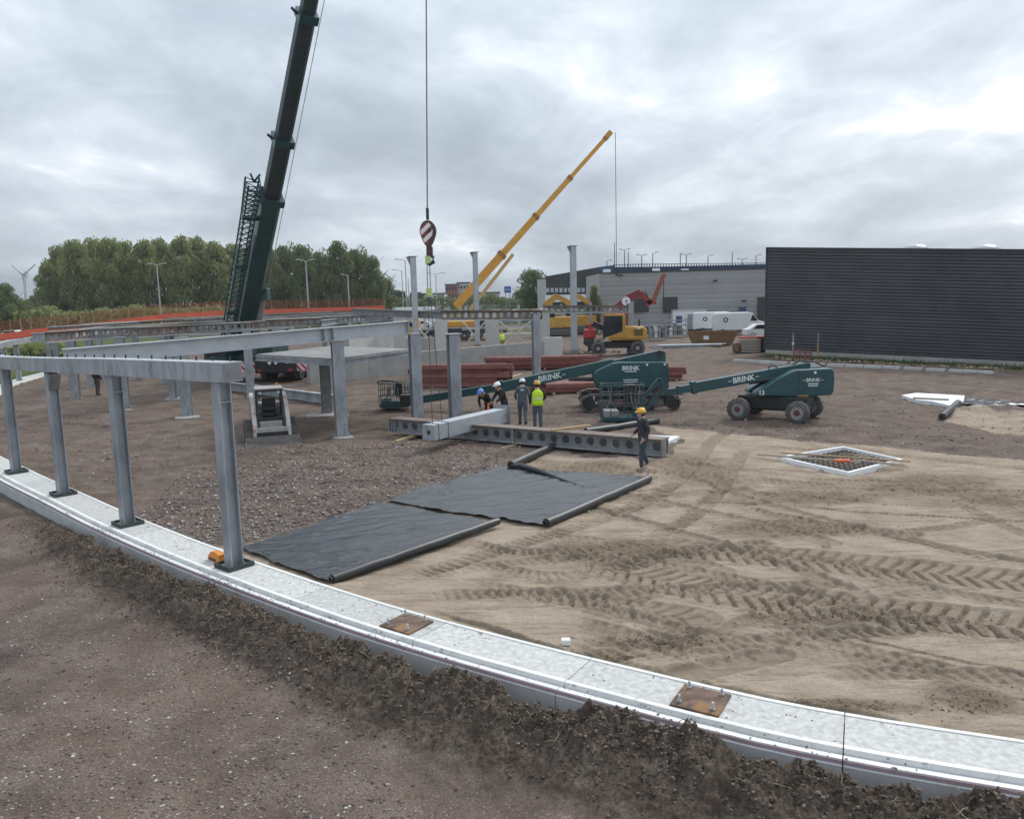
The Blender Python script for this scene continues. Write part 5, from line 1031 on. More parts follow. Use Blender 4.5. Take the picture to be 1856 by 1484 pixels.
# ------------------------------------------------------------------ big green mobile crane
def lattice(mb, a, b_, w, n, r=.035, rb=.02, w2=None, up=(0, 0, 1)):
    M, ln = frame(a, b_, up); w2 = w2 or w; P = lambda k, i: M @ Vector((ln * k / n, (w + (w2 - w) * k / n) * (-.5 if i in (0, 3) else .5), (w + (w2 - w) * k / n) * (-.5 if i in (0, 1) else .5)))
    for i in range(4): mb.cyl(P(0, i), P(n, i), r, n=6)
    for k in range(n):
        for i in range(4):
            j = (i + 1) % 4; mb.cyl(P(k, i), P(k + 1, j) if k % 2 else P(k + 1, j), rb, n=4); mb.cyl(P(k, i), P(k, j), rb, n=4)
LOAD_Y = 26.8
def green_crane_machine():
    base = D(437, 640, 51.5); t = thing('mobile_crane', 'dark green mobile crane whose telescopic boom rises out of the picture', 'crane', (base.x, base.y, 0))
    o = Vector((base.x, base.y, 0)); B = Vector((0, 0, base.z))
    # the boom's plane passes through what the photograph shows; its tip stands over the load
    rx = D(791, 0, LOAD_Y); n = (base - Vector((0, 0, CAM_H))).cross(ray(562, 0)); tipx, tipy = rx.x + .2, LOAD_Y
    tipz = CAM_H - (n.x * tipx + n.y * tipy) / n.z
    T = Vector((tipx, tipy, tipz)) - o; d = (T - B).normalized(); L_ = (T - B).length
    global CRANE_TIP; CRANE_TIP = T + o
    up = Vector((0, 0, 1)); side = d.cross(up).normalized()
    # sections: where each begins (share of pixel height), width
    def at_px_y(py):   # point of the boom seen at that row
        lo, hi = 0., 1.
        for _ in range(40):
            m = (lo + hi) / 2; q = (B + (T - B) * m + o) - Vector((0, 0, CAM_H)); a = q.y * cp - q.z * sp; b_ = q.y * sp + q.z * cp; X, Y = q.x / a * FPX, -b_ / a * FPX; y = -sr * X + cr * Y + 742
            if y > py: lo = m
            else: hi = m
        return (lo + hi) / 2
    cut = [0.] + [at_px_y(v) for v in (356, 250, 24)] ; cut = [cut[0], cut[1], cut[2], cut[3], min(.99, cut[3] + .25), 1.]; wid = [1.02, .86, .76, .66, .56]
    for k in range(5):
        a, b_ = B + (T - B) * cut[k], B + (T - B) * (cut[k + 1] + (.0 if k == 4 else .0)); w = wid[k]
        M, ln = frame(a, b_, side); mb = MB(); poly = [(-w * .42, -w * .3), (-w * .42, w * .36), (-w * .3, w * .5), (w * .3, w * .5), (w * .42, w * .36), (w * .42, -w * .3), (w * .22, -w * .5), (-w * .22, -w * .5)]
        vs = [(0, p, q) for p, q in poly] + [(ln, p, q) for p, q in poly]; m_ = len(poly); mb.add(vs, [tuple(range(m_))[::-1], tuple(range(m_, 2 * m_))] + [(i, (i + 1) % m_, (i + 1) % m_ + m_, i + m_) for i in range(m_)], M)
        mb.build('boom_section', green_crane if k == 0 else mat('dark grey boom paint', (.020, .036, .038), .45, 0, .2, 1.), t)
        if k < 4: MB().bar(b_ - d * .35, b_ + d * .05, w * 1.02, w * 1.16, side).build('boom_collar', green_crane, t)
        if k < 3: MB().bar(b_ - d * .1 + side * w * .6, b_ + d * .12 + side * (w * .6 + .28), .08, .10).build('rope_guide', dark_metal, t)
    # luff cylinder, folded lattice jib, hoist rope along the back
    cy = B + (T - B) * (cut[1] * .50); sgn = 1 if side.x > 0 else -1
    MB().cyl(B + side * sgn * .75 + Vector((0, -.5, -.6)), B + side * sgn * .60 + d * (cut[1] * L_ * .40), .24, n=14).build('luffing_cylinder', mat('grey cylinder', (.33, .34, .35), .4, .3), t)
    MB().bbox((-.35, -.35, -.35), (.35, .35, .35), .06, Matrix.Translation(B + side * sgn * .62 + d * (cut[1] * L_ * .42))).build('cylinder_bracket', green_crane, t)
    MB().cyl(B - side * sgn * .52 + d * .4 + Vector((0, -.2, 0)), B - side * sgn * .48 + d * (cut[1] * L_ * .78), .10, n=10).build('pale_pipe', mat('pale pipe', (.50, .51, .52), .5, .2), t)
    mb = MB(); ja, jb = B - side * sgn * 1.02 + d * .9, B - side * sgn * 1.05 + d * (cut[1] * L_ * .90); lattice(mb, ja, jb, .58, 26, .045, .024, None, side); jc = jb + d * (cut[1] * L_ * .17) - side * sgn * .0; lattice(mb, jb, jc, .58, 7, .05, .03, .72, side); mb.build('lattice_jib', green_crane, t)
    mb = MB(); ja2, jb2 = B - side * sgn * .70 + d * .9 + Vector((0, .3, 0)), B - side * sgn * .72 + d * (cut[1] * L_ * .72) + Vector((0, .3, 0)); mb.bar(ja2, jb2, .32, .34, side); mb.build('jib_beam', green_crane, t)
    for f in (.30, .60, .88): MB().bar(B + d * (cut[1] * L_ * f) - side * sgn * .4, B + d * (cut[1] * L_ * f) - side * sgn * 1.35, .18, .22, d).build('jib_bracket', green_crane, t)
    for s in (-.25, .25): MB().bar(jc, jc + d * .5 + side * s, .08, .08).build('jib_fork', green_crane, t)
    up2 = side * sgn; mb = MB(); mb.cyl(B + up2 * .85 + d * 2, T + up2 * .45, .018, n=4); mb.build('hoist_rope', mat('pale rope', (.38, .40, .41), .6), t)
    # superstructure and carrier seen through the frame
    MB().bbox((-2.2, -.6, 1.35), (2.2, 3.2, 2.35), .08).build('superstructure', green_crane, t); MB().bbox((-1.6, -1.9, 1.3), (-.3, -.6, 2.7), .1).build('crane_cab', green_crane, t); MB().box((-1.5, -1.93, 1.8), (-.4, -1.905, 2.6)).build('cab_window', glass_dark, t)
    c = on(500, 694) - o; c.z = 0
    MB().bbox((c.x - 1.25, c.y + .3, .75), (c.x + 1.25, c.y + 12, 1.45), .06).build('carrier_frame', black_paint, t)
    MB().bbox((c.x - 1.3, c.y + .1, .6), (c.x + 1.2, c.y + .35, 1.5), .05).build('rear_panel', black_paint, t)
    for x in (-1.05, 1.05):
        for y in (1.6, 3.2, 6.2, 7.8): wheel(t, (c.x + x, c.y + y, .62), .62, .45, (1, 0, 0), dark_metal, rim_grey, 10)
    for x, z in ((-.35, 1.25), (.05, 1.25), (.75, 1.3)): MB().cyl((c.x + x, c.y + .06, z), (c.x + x, c.y + .1, z), .10, n=12).build('rear_lamp', white_paint, t)
    for x in (-1.0, .95): MB().box((c.x + x - .12, c.y + .06, .72), (c.x + x + .12, c.y + .098, .86)).build('tail_light', red_paint, t)
    st = striped('crane warning stripes', (.62, .045, .05), (.80, .80, .80), 2.6, (1, 0, .9))
    for s, L2 in ((1, 2.6), (-1, 2.3)):
        x0, x1 = c.x + s * 1.25, c.x + s * (1.25 + L2); MB().box((min(x0, x1), c.y + .5, .72), (max(x0, x1), c.y + .9, .98)).build('outrigger_beam', black_paint, t); MB().box((min(x0, x1), c.y + .46, .70), (max(x0, x1), c.y + .497, 1.32)).build('warning_board', st, t)
        xe = c.x + s * (1.25 + L2); MB().cyl((xe, c.y + .7, .12), (xe, c.y + .7, 1.15), .10, n=10).build('outrigger_jack', chrome, t); MB().box((xe - .45, c.y + .25, 0.02), (xe + .45, c.y + 1.15, .12)).build('outrigger_pad', timber_grey, t)
green_crane_machine()
def hook_and_load():
    # lifted square tube
    a, b_ = D(777, 786, LOAD_Y - .9), D(909, 750, LOAD_Y + 2.6); b_.z = a.z = (a.z + b_.z) / 2; t = thing('lifted_tube', 'bright galvanised square steel tube hanging in slings in front of the workers', 'steel tube', a)
    d = b_ - a; M, ln = frame((0, 0, 0), d); w = .50; mb = MB()
    for lo, hi in (((0, -w / 2, -w / 2), (ln, w / 2, -w / 2 + .014)), ((0, -w / 2, w / 2 - .014), (ln, w / 2, w / 2)), ((0, -w / 2, -w / 2 + .0145), (ln, -w / 2 + .014, w / 2 - .0145)), ((0, w / 2 - .014, -w / 2 + .0145), (ln, w / 2, w / 2 - .0145))): mb.box(lo, hi, M)
    mb.build('tube_wall', galv_new, t)
    e = MB(); e.ring(M @ Vector((-.012, 0, 0)), M @ Vector((-.002, 0, 0)), .10, .07, 14); MB().box((-.02, -w / 2, -w / 2), (-.001, w / 2, w / 2), M).build('end_plate', galv, t); MB().cyl(M @ Vector((-.028, -.02, .0)), M @ Vector((-.0205, -.02, .0)), .075, n=14).build('end_hole', black_paint, t)
    MB().box((ln, -w / 2 - .12, -w / 2 - .1), (ln + .03, w / 2 + .12, w / 2 + .12), M).build('flange_plate', galv, t)
    for s in (-1, 1): MB().box((ln - .22, s * w * .5, -.1), (ln, s * (w * .5 + .012), .1), M).build('gusset', galv, t)
    # slings
    hk = D(776, 405, LOAD_Y); s = thing('sling_pair', 'pair of thin lifting slings from the hook to the lifted tube', 'lifting sling', hk)
    lo = D(778, 545, LOAD_Y); ends = []
    for k, f in ((0, .05), (1, .17)):
        p = a + d * f; q = p + Vector((0, 0, w / 2 + .02)); MB().cyl(lo - hk + Vector((-.05 + .1 * k, 0, 0)), q - hk, .012, n=5).build('sling_leg', dark_metal, s)
        mb = MB(); M2, _ = frame((0, 0, 0), d); c = M @ Vector((ln * f, 0, 0)) + a - hk; u = w / 2 + .018; mb.tube([c + M2.to_3x3() @ Vector((0, yy, zz)) for yy, zz in ((-u, -u), (u, -u), (u, u), (-u, u))], .014, 5, True); mb.build('sling_loop', dark_metal, s)
    for k in range(2): MB().ring(lo - hk + Vector((-.05 + .1 * k, -.012, .05)), lo - hk + Vector((-.05 + .1 * k, .012, .05)), .07, .045, 12).build('shackle', dark_metal, s)
    yb = mat('lime webbing', (.55, .66, .25), .8, 0, .15)
    p480, p545 = D(776, 462, LOAD_Y) - hk, D(778, 535, LOAD_Y) - hk
    mb = MB(); 
    for k in range(2): mb.bar(p480 + Vector((-.04 + .08 * k, 0, 0)), p545 + Vector((-.05 + .1 * k, 0, 0)), .03, .05, (0, 1, 0))
    mb.build('webbing', mat('grey webbing', (.25, .29, .29), .8), s)
    for f in (.06, .86): q = p480.lerp(p545, f); MB().bbox((q.x - .10, q.y - .05, q.z - .22), (q.x + .10, q.y + .05, q.z + .06), .03).build('webbing_knot', yb, s)
    # hook block
    h = thing('hook_block', 'red and white striped hook block hanging from the crane rope', 'hook block', hk); c = D(776, 420, LOAD_Y) - hk
    prof = []
    for k in range(24):
        an = 2 * math.pi * k / 24; r_ = .27; zz = math.sin(an) * (.36 if math.sin(an) > 0 else .52); prof.append((c.x + r_ * math.cos(an) * (1 if math.sin(an) > 0 else 1 - .35 * abs(math.sin(an))), c.z + zz))
    MB().prism(prof, c.y - .10, c.y + .12).build('cheek_body', mat('dark maroon block', (.07, .035, .04), .5), h)
    MB().prism([(c.x + (p[0] - c.x) * .74 - .04, c.z + (p[1] - c.z) * .80) for p in prof], c.y - .125, c.y - .102).build('striped_face', striped('hook stripes', (.75, .74, .72), (.22, .045, .05), 3.4, (.8, 0, -.85)), h)
    MB().cyl((c.x + .05, c.y - .14, c.z + .02), (c.x + .05, c.y + .15, c.z + .02), .06, n=12).build('sheave_pin', dark_metal, h)
    MB().cyl((c.x, c.y, c.z + .38), (c.x, c.y, c.z + .75), .05, n=8).build('rope_socket', dark_metal, h)
    MB().bbox((c.x - .08, c.y - .08, c.z - .78), (c.x + .13, c.y + .08, c.z - .48), .03).build('hook_shank', mat('dark red hook', (.10, .03, .035), .5), h)
    MB().tube([(c.x, c.y, c.z - .72), (c.x + .14, c.y, c.z - .82), (c.x + .14, c.y, c.z - .98), (c.x, c.y, c.z - 1.06), (c.x - .11, c.y, c.z - .98)], [.055, .06, .07, .06, .03], 8).build('hook', mat('black hook', (.03, .03, .032), .5), h)
    # rope up to the boom
    top = CRANE_TIP; r_ = MB().cyl(c + hk + Vector((0, 0, .7)), Vector((top.x, top.y, top.z)), .022, n=6).build('crane_rope', mat('rope grey', (.13, .135, .14), .6), None); tag(r_, 'thin steel rope running up from the hook block', 'rope')
hook_and_load()
def yellow_crane():
    Yv = 96.; a, b_ = D(826, 556, Yv), D(1107, 240, Yv + 3); t = thing('yellow_crane', 'yellow mobile crane with a long telescopic boom beyond the site', 'crane', (a.x, a.y, 0)); o = Vector((a.x, a.y, 0)); a, b_ = a - o, b_ - o
    d = (b_ - a).normalized(); cuts = [0, .30, .52, .74, .97]; wid = [.95, .76, .60, .46]
    for k in range(4):
        p, q = a.lerp(b_, cuts[k]), a.lerp(b_, cuts[k + 1]); MB().bar(p, q, wid[k], wid[k], (0, 1, 0)).build('boom_section', orange_yellow, t); MB().bar(q - d * .3, q + d * .1, wid[k] * 1.2, wid[k] * 1.25, (0, 1, 0)).build('boom_collar', mat('dark orange', (.34, .15, .03), .5), t)
    MB().bar(a.lerp(b_, .965), b_, .6, .75, (0, 1, 0)).build('boom_head', orange_yellow, t)
    MB().cyl(b_ + Vector((.55, 0, 0)), b_ + Vector((.60, 0, -16)), .035, n=4).build('hoist_rope', dark_metal, t); q = b_ + Vector((.60, 0, -16.4)); MB().bbox((q.x - .16, q.y - .16, q.z - .5), (q.x + .16, q.y + .16, q.z + .5), .05).build('hook_block', black_paint, t)
    nv = Vector((.74, 0, -.67)); MB().bar(a.lerp(b_, .03) + nv * 1.5, a.lerp(b_, .33) + nv * .95, .4, .5, (0, 1, 0)).build('luffing_cylinder', mat('pale orange', (.62, .38, .14), .5), t)
    MB().bbox((-1.6, -1.3, 1.6), (2.6, 1.3, 2.3), .1).build('superstructure', orange_yellow, t); MB().bbox((-4.8, -1.3, .8), (6, 1.3, 1.4), .08).build('carrier', dark_metal, t); MB().bbox((-5.8, -1.25, .9), (-4.4, 1.25, 2.7), .15).build('driver_cab', orange_yellow, t); MB().box((-5.6, -1.28, 1.8), (-4.6, -1.26, 2.5)).build('cab_window', glass_dark, t)
    for x in (-4.6, -3, 1, 2.6, 4.2):
        for y in (-1.1, 1.1): wheel(t, (x, y, .6), .6, .4, (0, 1, 0), dark_metal, rim_grey, 8)
yellow_crane()
# ------------------------------------------------------------------ people
def cloth(name, c): return mat('cloth ' + name, c, .9, 0, .22, 6., .15, 25)
def person(label, px, py, rz, helmet, jacket, trousers, boots=(.03, .028, .026), lean=0., stride=0., arms=None, vest=None, crouch=0., z=None, head_turn=0., group='workers on the site', badge=False, scale=1.):
    p = on(px, py)
    if z is not None: p.z = z
    t = thing('person', label, 'person', p, rz, group, scale)
    H = Vector; ln = math.sin(lean), math.cos(lean)
    def up(h, x=0, y=0):      # a point of the trunk, h above the hips, bent forward (towards -y)
        return H((x, -h * ln[0] + y * ln[1], hz + h * ln[1] + y * ln[0]))
    hz = .93 - crouch; V = []; E = []; rad = []; zone = []
    def v(co, r, zn, link_to=None):
        V.append(H(co)); rad.append(r if isinstance(r, tuple) else (r, r)); zone.append(zn)
        if link_to is not None: E.append((link_to, len(V) - 1))
        return len(V) - 1
    hip = v((0, 0, hz), (.155, .115), 'trousers'); bel = v(up(.17), (.150, .115), 'jacket', hip); che = v(up(.36), (.165, .125), 'jacket', bel); sho = v(up(.49), (.13, .10), 'jacket', che); nec = v(up(.575, 0, -.01), (.06, .06), 'skin', sho); hd = v(up(.66, 0, -.02), (.065, .07), 'skin', nec)
    for s in (-1, 1):
        sx = s * .10; st = stride * s
        kn = H((sx * 1.05, -.03 - .26 * math.sin(max(st, -.2)) - crouch * .5, hz - .43 + crouch * .45 + .02 * abs(st))); ank = H((sx * 1.1, .03 - .52 * math.sin(st), .09 + (.05 if st < -.2 else 0)))
        h2 = v((sx, 0, hz - .06), (.095, .10), 'trousers', hip); th = v(H((sx, 0, hz - .06)).lerp(kn, .5), (.085, .09), 'trousers', h2); k = v(kn, (.064, .068), 'trousers', th); ca = v(kn.lerp(ank, .4), (.060, .066), 'trousers', k); a = v(ank, (.050, .055), 'trousers', ca); he = v(ank + H((0, .03, -.04)), (.045, .05), 'boots', a); v(ank + H((s * .02, -.17, -.05)), (.046, .036), 'boots', he)
        ar = (arms or {}).get(s, ((.26, .03, .22), (.27, -.08, -.02)))
        sh = up(.47, s * .17); el = up(ar[0][2], s * ar[0][0], ar[0][1]); wr = up(ar[1][2], s * ar[1][0], ar[1][1])
        s0 = v(sh, .070, 'jacket', sho); u2 = v(sh.lerp(el, .5), .058, 'jacket', s0); e_ = v(el, .050, 'jacket', u2); f2 = v(el.lerp(wr, .5), .045, 'jacket', e_); w = v(wr, .034, 'jacket', f2); dr = (wr - el).normalized(); pm = v(wr + dr * .06, (.036, .022), 'hand', w)
        v(wr + dr * .10, (.034, .018), 'hand', pm)
    me = bpy.data.meshes.new('body'); me.from_pydata([tuple(q) for q in V], E, []); ob = bpy.data.objects.new('body', me); link(ob)
    md = ob.modifiers.new('skin', 'SKIN'); md.use_smooth_shade = True; sub = ob.modifiers.new('sub', 'SUBSURF'); sub.levels = sub.render_levels = 2
    if not me.skin_vertices: 
        bpy.context.view_layer.objects.active = ob; ob.select_set(True); bpy.ops.mesh.customdata_skin_add() if hasattr(bpy.ops.mesh, 'customdata_skin_add') else None
    for i, q in enumerate(me.skin_vertices[0].data): k_ = 1.0 if zone[i] in ('skin', 'hand') else 1.17; q.radius = (rad[i][0] * k_, rad[i][1] * k_); q.use_root = (i == 0)
    dg = bpy.context.evaluated_depsgraph_get(); m2 = bpy.data.meshes.new_from_object(ob.evaluated_get(dg)); bpy.data.objects.remove(ob)
    order = ['jacket', 'trousers', 'boots', 'skin', 'hand']; m2.materials.clear()
    for q in (cloth(str(jacket), jacket), cloth(str(trousers), trousers), cloth(str(boots), boots), skin_m, skin_m): m2.materials.append(q)
    seg = [(V[a], V[b_], zone[b_]) for a, b_ in E]
    for f in m2.polygons:
        c = f.center; best = 9; zn = 'jacket'
        for a, b_, q in seg:
            d = b_ - a; tt = max(0, min(1, (c - a).dot(d) / max(d.length_squared, 1e-9))); ds = (c - a - d * tt).length
            if ds < best: best = ds; zn = q
        if zn == 'jacket' and (c - V[hip]).length < .14 and c.z < hz + .02: zn = 'trousers'
        f.material_index = order.index(zn); f.use_smooth = True
    # head with nose, ears and eyes, fingers: joined to the body's own mesh
    bm = bmesh.new(); bm.from_mesh(m2); hc = up(.70, 0, -.035)
    mb = MB(); Mh = Matrix.Translation(hc) @ Matrix.Rotation(head_turn, 4, 'Z') @ Matrix.Rotation(lean * .45, 4, 'X'); mb.ball((0, 0, 0), .105, (.80, .95, 1.18), 14, 10, Mh); mb.ball((0, -.10, -.015), .02, (.8, 1.1, 1.2), 6, 5, Mh); mb.ball((0, -.075, -.075), .045, (1, .8, .7), 8, 6, Mh)
    for s in (-1, 1): mb.ball((s * .085, .01, 0), .028, (.4, .8, 1.1), 6, 5, Mh)
    for s in (-1, 1):
        ar = (arms or {}).get(s, ((.26, .03, .22), (.27, -.08, -.02))); el = up(ar[0][2], s * ar[0][0], ar[0][1]); wr = up(ar[1][2], s * ar[1][0], ar[1][1]); dr = (wr - el).normalized(); sd = H((s, 0, 0)); nrm = dr.cross(sd).normalized(); sd = nrm.cross(dr)
        for k, L_ in enumerate((.075, .085, .08, .062)):
            b0 = wr + dr * .10 + sd * (-.03 + .02 * k); mb.tube([b0, b0 + dr * L_ * .5 + nrm * .006 * s, b0 + dr * L_ * .8 + nrm * .028 * s], [.0095, .009, .007], 5)
        b0 = wr + dr * .045 - sd * .03; mb.tube([b0, b0 - sd * .025 + dr * .02, b0 - sd * .03 + dr * .05], [.012, .011, .008], 5)
    nv = [bm.verts.new(q) for q in mb.v]
    for f in mb.f:
        try: nf = bm.faces.new([nv[i] for i in f]); nf.material_index = 3; nf.smooth = True
        except ValueError: pass
    bm.to_mesh(m2); bm.free(); b_ = link(bpy.data.objects.new('body', m2), t)
    for s in (-1, 1): MB().ball((s * .036, -.094, .012), .012, (1, .6, .8), 6, 5, Mh).build('eye', black_paint, t)
    MB().ball((0, .018, -.012), .108, (.84, .90, 1.1), 12, 8, Mh).build('hair', mat('dark hair', (.05, .035, .025), .9), t)
    hm = mat('helmet ' + str(helmet), helmet, .35, 0, .06); e = bpy.data.objects.new('helmet', None); link(e, t)
    m3 = MB().ball((0, .0, .035), .135, (.90, 1.08, .92), 18, 8, Mh, half=True); m3.tube([Mh @ H((.125 * math.cos(a) * .96, .148 * math.sin(a), .038)) for a in np.linspace(0, 2 * math.pi, 18, endpoint=False)], .010, 5, True); m3.build('shell', hm, e)
    MB().plate([(-.075, -.13), (.075, -.13), (.055, -.185), (-.055, -.185)], .03, .045, Mh).build('peak', hm, e); MB().bar(Mh @ H((0, -.12, .10)), Mh @ H((0, .12, .10)), .03, .11, Mh.to_3x3() @ H((0, 0, 1))).build('ridge', hm, e)
    if vest:
        vm = mat('vest ' + str(vest), vest, .7, 0, .08, 5., .2, 18); m4 = MB(); rows = [(-.07, .198, .158), (.05, .196, .152), (.14, .198, .155), (.26, .212, .165), (.38, .218, .162), (.47, .195, .140), (.535, .10, .090)]; n = 20; vs = []; fs = []
        for h, rx, ry in rows:
            for k in range(n): a = 2 * math.pi * k / n; vs.append(tuple(up(h, (rx + .012) * math.cos(a), (ry + .012) * math.sin(a))))
        for i in range(len(rows) - 1):
            for k in range(n): j = (k + 1) % n; fs.append((i * n + k, i * n + j, (i + 1) * n + j, (i + 1) * n + k))
        m4.add(vs, fs, None, True); vo = m4.build('vest', vm, t); sm = vo.modifiers.new('thick', 'SOLIDIFY'); sm.thickness = .008
        for h in (.17, .27):
            m5 = MB(); vs = []; rx, ry = .216, .172
            for q in (0, .045):
                for k in range(n): a = 2 * math.pi * k / n; vs.append(tuple(up(h + q, (rx + .006) * math.cos(a), (ry + .004) * math.sin(a))))
            m5.add(vs, [(k, (k + 1) % n, (k + 1) % n + n, k + n) for k in range(n)], None, True); q_ = m5.build('reflective_band', mat('reflective band', (.62, .66, .58), .4, .1), vo)
    if badge: MB().ball(tuple(up(.40, 0, .125)), .07, (1, .15, .45), 10, 6).build('back_logo', white_letter, t)
    return t
navy, black, grey = (.030, .040, .060), (.020, .019, .021), (.085, .105, .130)
YEL, WHT, BLU = (.70, .38, .03), (.75, .75, .74), (.10, .26, .60)
lean_arm = {-1: ((.24, -.22, .30), (.20, -.42, .20)), 1: ((.24, -.20, .30), (.18, -.42, .22))}
person('bent worker in a blue helmet behind the end of the lifted tube', 888, 768, R(-35), BLU, black, navy, lean=.85, arms={-1: ((.26, -.16, .32), (.22, -.34, .12)), 1: ((.26, -.12, .30), (.2, -.32, .14))}, crouch=.05)
person('worker in a white helmet and black jacket leaning over the lifted tube', 916, 772, R(-60), WHT, black, (.035, .033, .036), lean=.42, arms=lean_arm, stride=.12)
person('worker in grey overalls and a white helmet walking away past the beam', 948, 771, R(178), WHT, grey, (.105, .125, .155), lean=.14, stride=.38, badge=True, arms={-1: ((.27, .05, .22), (.26, -.12, .06)), 1: ((.27, .02, .22), (.24, -.16, .08))}, scale=1.03)
person('worker in a yellow helmet and lime hi-vis vest standing with his back turned', 975, 777, R(182), YEL, black, grey, stride=.06, vest=(.62, .90, .03), arms={-1: ((.30, -.02, .24), (.22, -.18, .10)), 1: ((.27, .03, .22), (.27, -.04, -.02))}, scale=1.02)
person('worker in a yellow helmet and dark jacket walking beside the end of the castellated beam', 1166, 850, R(-75), YEL, (.036, .040, .048), (.05, .062, .085), boots=(.40, .30, .18), lean=.05, stride=.28, arms={-1: ((.25, .0, .22), (.22, -.20, .08)), 1: ((.27, .06, .22), (.25, -.10, .00))})
person('far worker in lime hi-vis and yellow helmet behind the concrete wall', 911, 634, R(200), YEL, (.50, .75, .05), (.30, .35, .10), vest=(.52, .80, .02), lean=.25, z=.0)
person('distant worker in dark clothes standing under the far deck', 178, 716, R(160), (.25, .25, .25), black, (.10, .09, .07), stride=.1)
tag(MB().cyl(D(885, 743, 29.2), D(885, 730, 29.2), .045, .03, 10).build('spray_can', mat('orange red can', (.75, .12, .04), .5)), 'orange marking can held over the lifted tube', 'spray can')
# ------------------------------------------------------------------ buildings on the right
clad = mat('dark grey cladding', (.066, .072, .081), .45, .15, .14, .35, 0, stretch=(.3, 1, 1), c2=(.080, .087, .097), spots=((.056, .060, .065), .5, .58))
clad_mid = mat('mid grey cladding', (.33, .335, .335), .55, .1, .06, .4)
clad_black = mat('charcoal cladding', (.045, .047, .052), .6, 0, .12, .4)
blue_clad = mat('navy blue cladding', (.045, .080, .175), .6, 0, .15, .4)
def cladding_boards(t, a0, a1, b0, b1, n, m, depth=.06):
    """n folded boards from the foot line a0-a1 up to the head line b0-b1, each with its own lip"""
    for k in range(n):
        f0, f1 = k / n, (k + 1) / n; P = [a0.lerp(b0, f0), a1.lerp(b1, f0), a1.lerp(b1, f1), a0.lerp(b0, f1)]; w = (a1 - a0); nv = Vector((w.y, -w.x, 0)).normalized()
        lo = .25; Q = [P[0].lerp(P[3], lo), P[1].lerp(P[2], lo)]
        vs = [P[0], P[1], Q[1] + nv * depth, Q[0] + nv * depth, P[2].lerp(P[1], .08) + nv * depth, P[3].lerp(P[0], .08) + nv * depth, P[2], P[3]]
        MB().add(vs, [(0, 1, 2, 3), (3, 2, 4, 5), (5, 4, 6, 7)]).build('cladding_board', m, t)
a0, a1 = G(1387, 641, 0), G(1990, 672, 0); zl = D(1387, 451, a0.y).z; 
pr = G(1856, 663, 0); zr = D(1856, 456, pr.y).z; f = (a1 - a0).length / (pr - a0).length; zr2 = zl + (zr - zl) * f
db = thing('dark_hall', 'dark grey hall clad in horizontal metal boards at the site edge', 'building', (a0.x, a0.y, 0)); O = Vector((a0.x, a0.y, 0)); b0, b1 = Vector((a0.x, a0.y, zl)), Vector((a1.x, a1.y, zr2))
w = (a1 - a0); nv = Vector((w.y, -w.x, 0)).normalized(); back = -nv * 22
z0_ = .35; cladding_boards(db, a0 - O + Vector((0, 0, z0_)), a1 - O + Vector((0, 0, z0_)), b0 - O, b1 - O, 32, clad)
def quad_solid(name, pts, m, parent): n = len(pts) // 2; return MB().add(pts, [tuple(range(n))[::-1], tuple(range(n, 2 * n))] + [(i, (i + 1) % n, (i + 1) % n + n, i + n) for i in range(n)]).build(name, m, parent)
base = [a0 - nv * .05, a1 - nv * .05, a1 + back, a0 + back]; top = [b0 - nv * .05, b1 - nv * .05, b1 + back, b0 + back]
quad_solid('hall_body', [p - O for p in base] + [p - O for p in top], clad_black, db)
quad_solid('plinth', [a0 - O + nv * .03, a1 - O + nv * .03, a1 - O - nv * .04, a0 - O - nv * .04] + [q + Vector((0, 0, z0_ - .01)) for q in (a0 - O + nv * .03, a1 - O + nv * .03, a1 - O - nv * .04, a0 - O - nv * .04)], concrete, db)
MB().bar(b0 - O + nv * .04 + Vector((0, 0, .06)), b1 - O + nv * .04 + Vector((0, 0, .06)), .3, .12).build('parapet_cap', clad_black, db)
MB().bar(a0 - O + nv * .07 + Vector((0, 0, z0_)), b0 - O + nv * .07, .12, .12, (0, 1, 0)).build('corner_trim', clad_black, db)
for fr in (.995,):
    p = a0.lerp(a1, fr) - O + nv * .075; q = b0.lerp(b1, fr) - O + nv * .075; MB().bar(p + Vector((0, 0, z0_)), q, .035, .05, nv).build('sheet_joint', clad_black, db)
for px in (1618, 1740):
    f = (px - 1387) / (1856 - 1387) * (pr - a0).length / w.length; p = b0.lerp(b1, f) - O - nv * 5; MB().ball((p.x, p.y, p.z - .1), 1.1, (1, 1, .55), 16, 8, half=True).build('roof_dome', mat('grey dome', (.35, .38, .40), .3), db)
# grey hall behind
Yg = 108.; a0, a1 = D(1086, 600, Yg), D(1420, 600, Yg - 4); a0.z = a1.z = -.2; b0, b1 = D(1086, 496, Yg), D(1420, 500, Yg - 4); O = Vector((a0.x, a0.y, 0)); gh = thing('grey_hall', 'light grey metal clad hall behind the white vans', 'building', O)
b1.z = b0.z; cladding_boards(gh, a0 - O, a1 - O, b0 - O, b1 - O, 13, clad_mid, .03)
quad_solid('hall_body', [p - O for p in (a0 + Vector((0, .1, 0)), a1 + Vector((0, .1, 0)), a1 + Vector((0, 18, 0)), a0 + Vector((0, 18, 0)))] + [p - O for p in (b0 + Vector((0, .1, 0)), b1 + Vector((0, .1, 0)), b1 + Vector((0, 18, 0)), b0 + Vector((0, 18, 0)))], clad_mid, gh)
MB().bar(b0 - O + Vector((0, -.05, .05)), b1 - O + Vector((0, -.05, .05)), .2, .14).build('roof_edge', clad_black, gh)
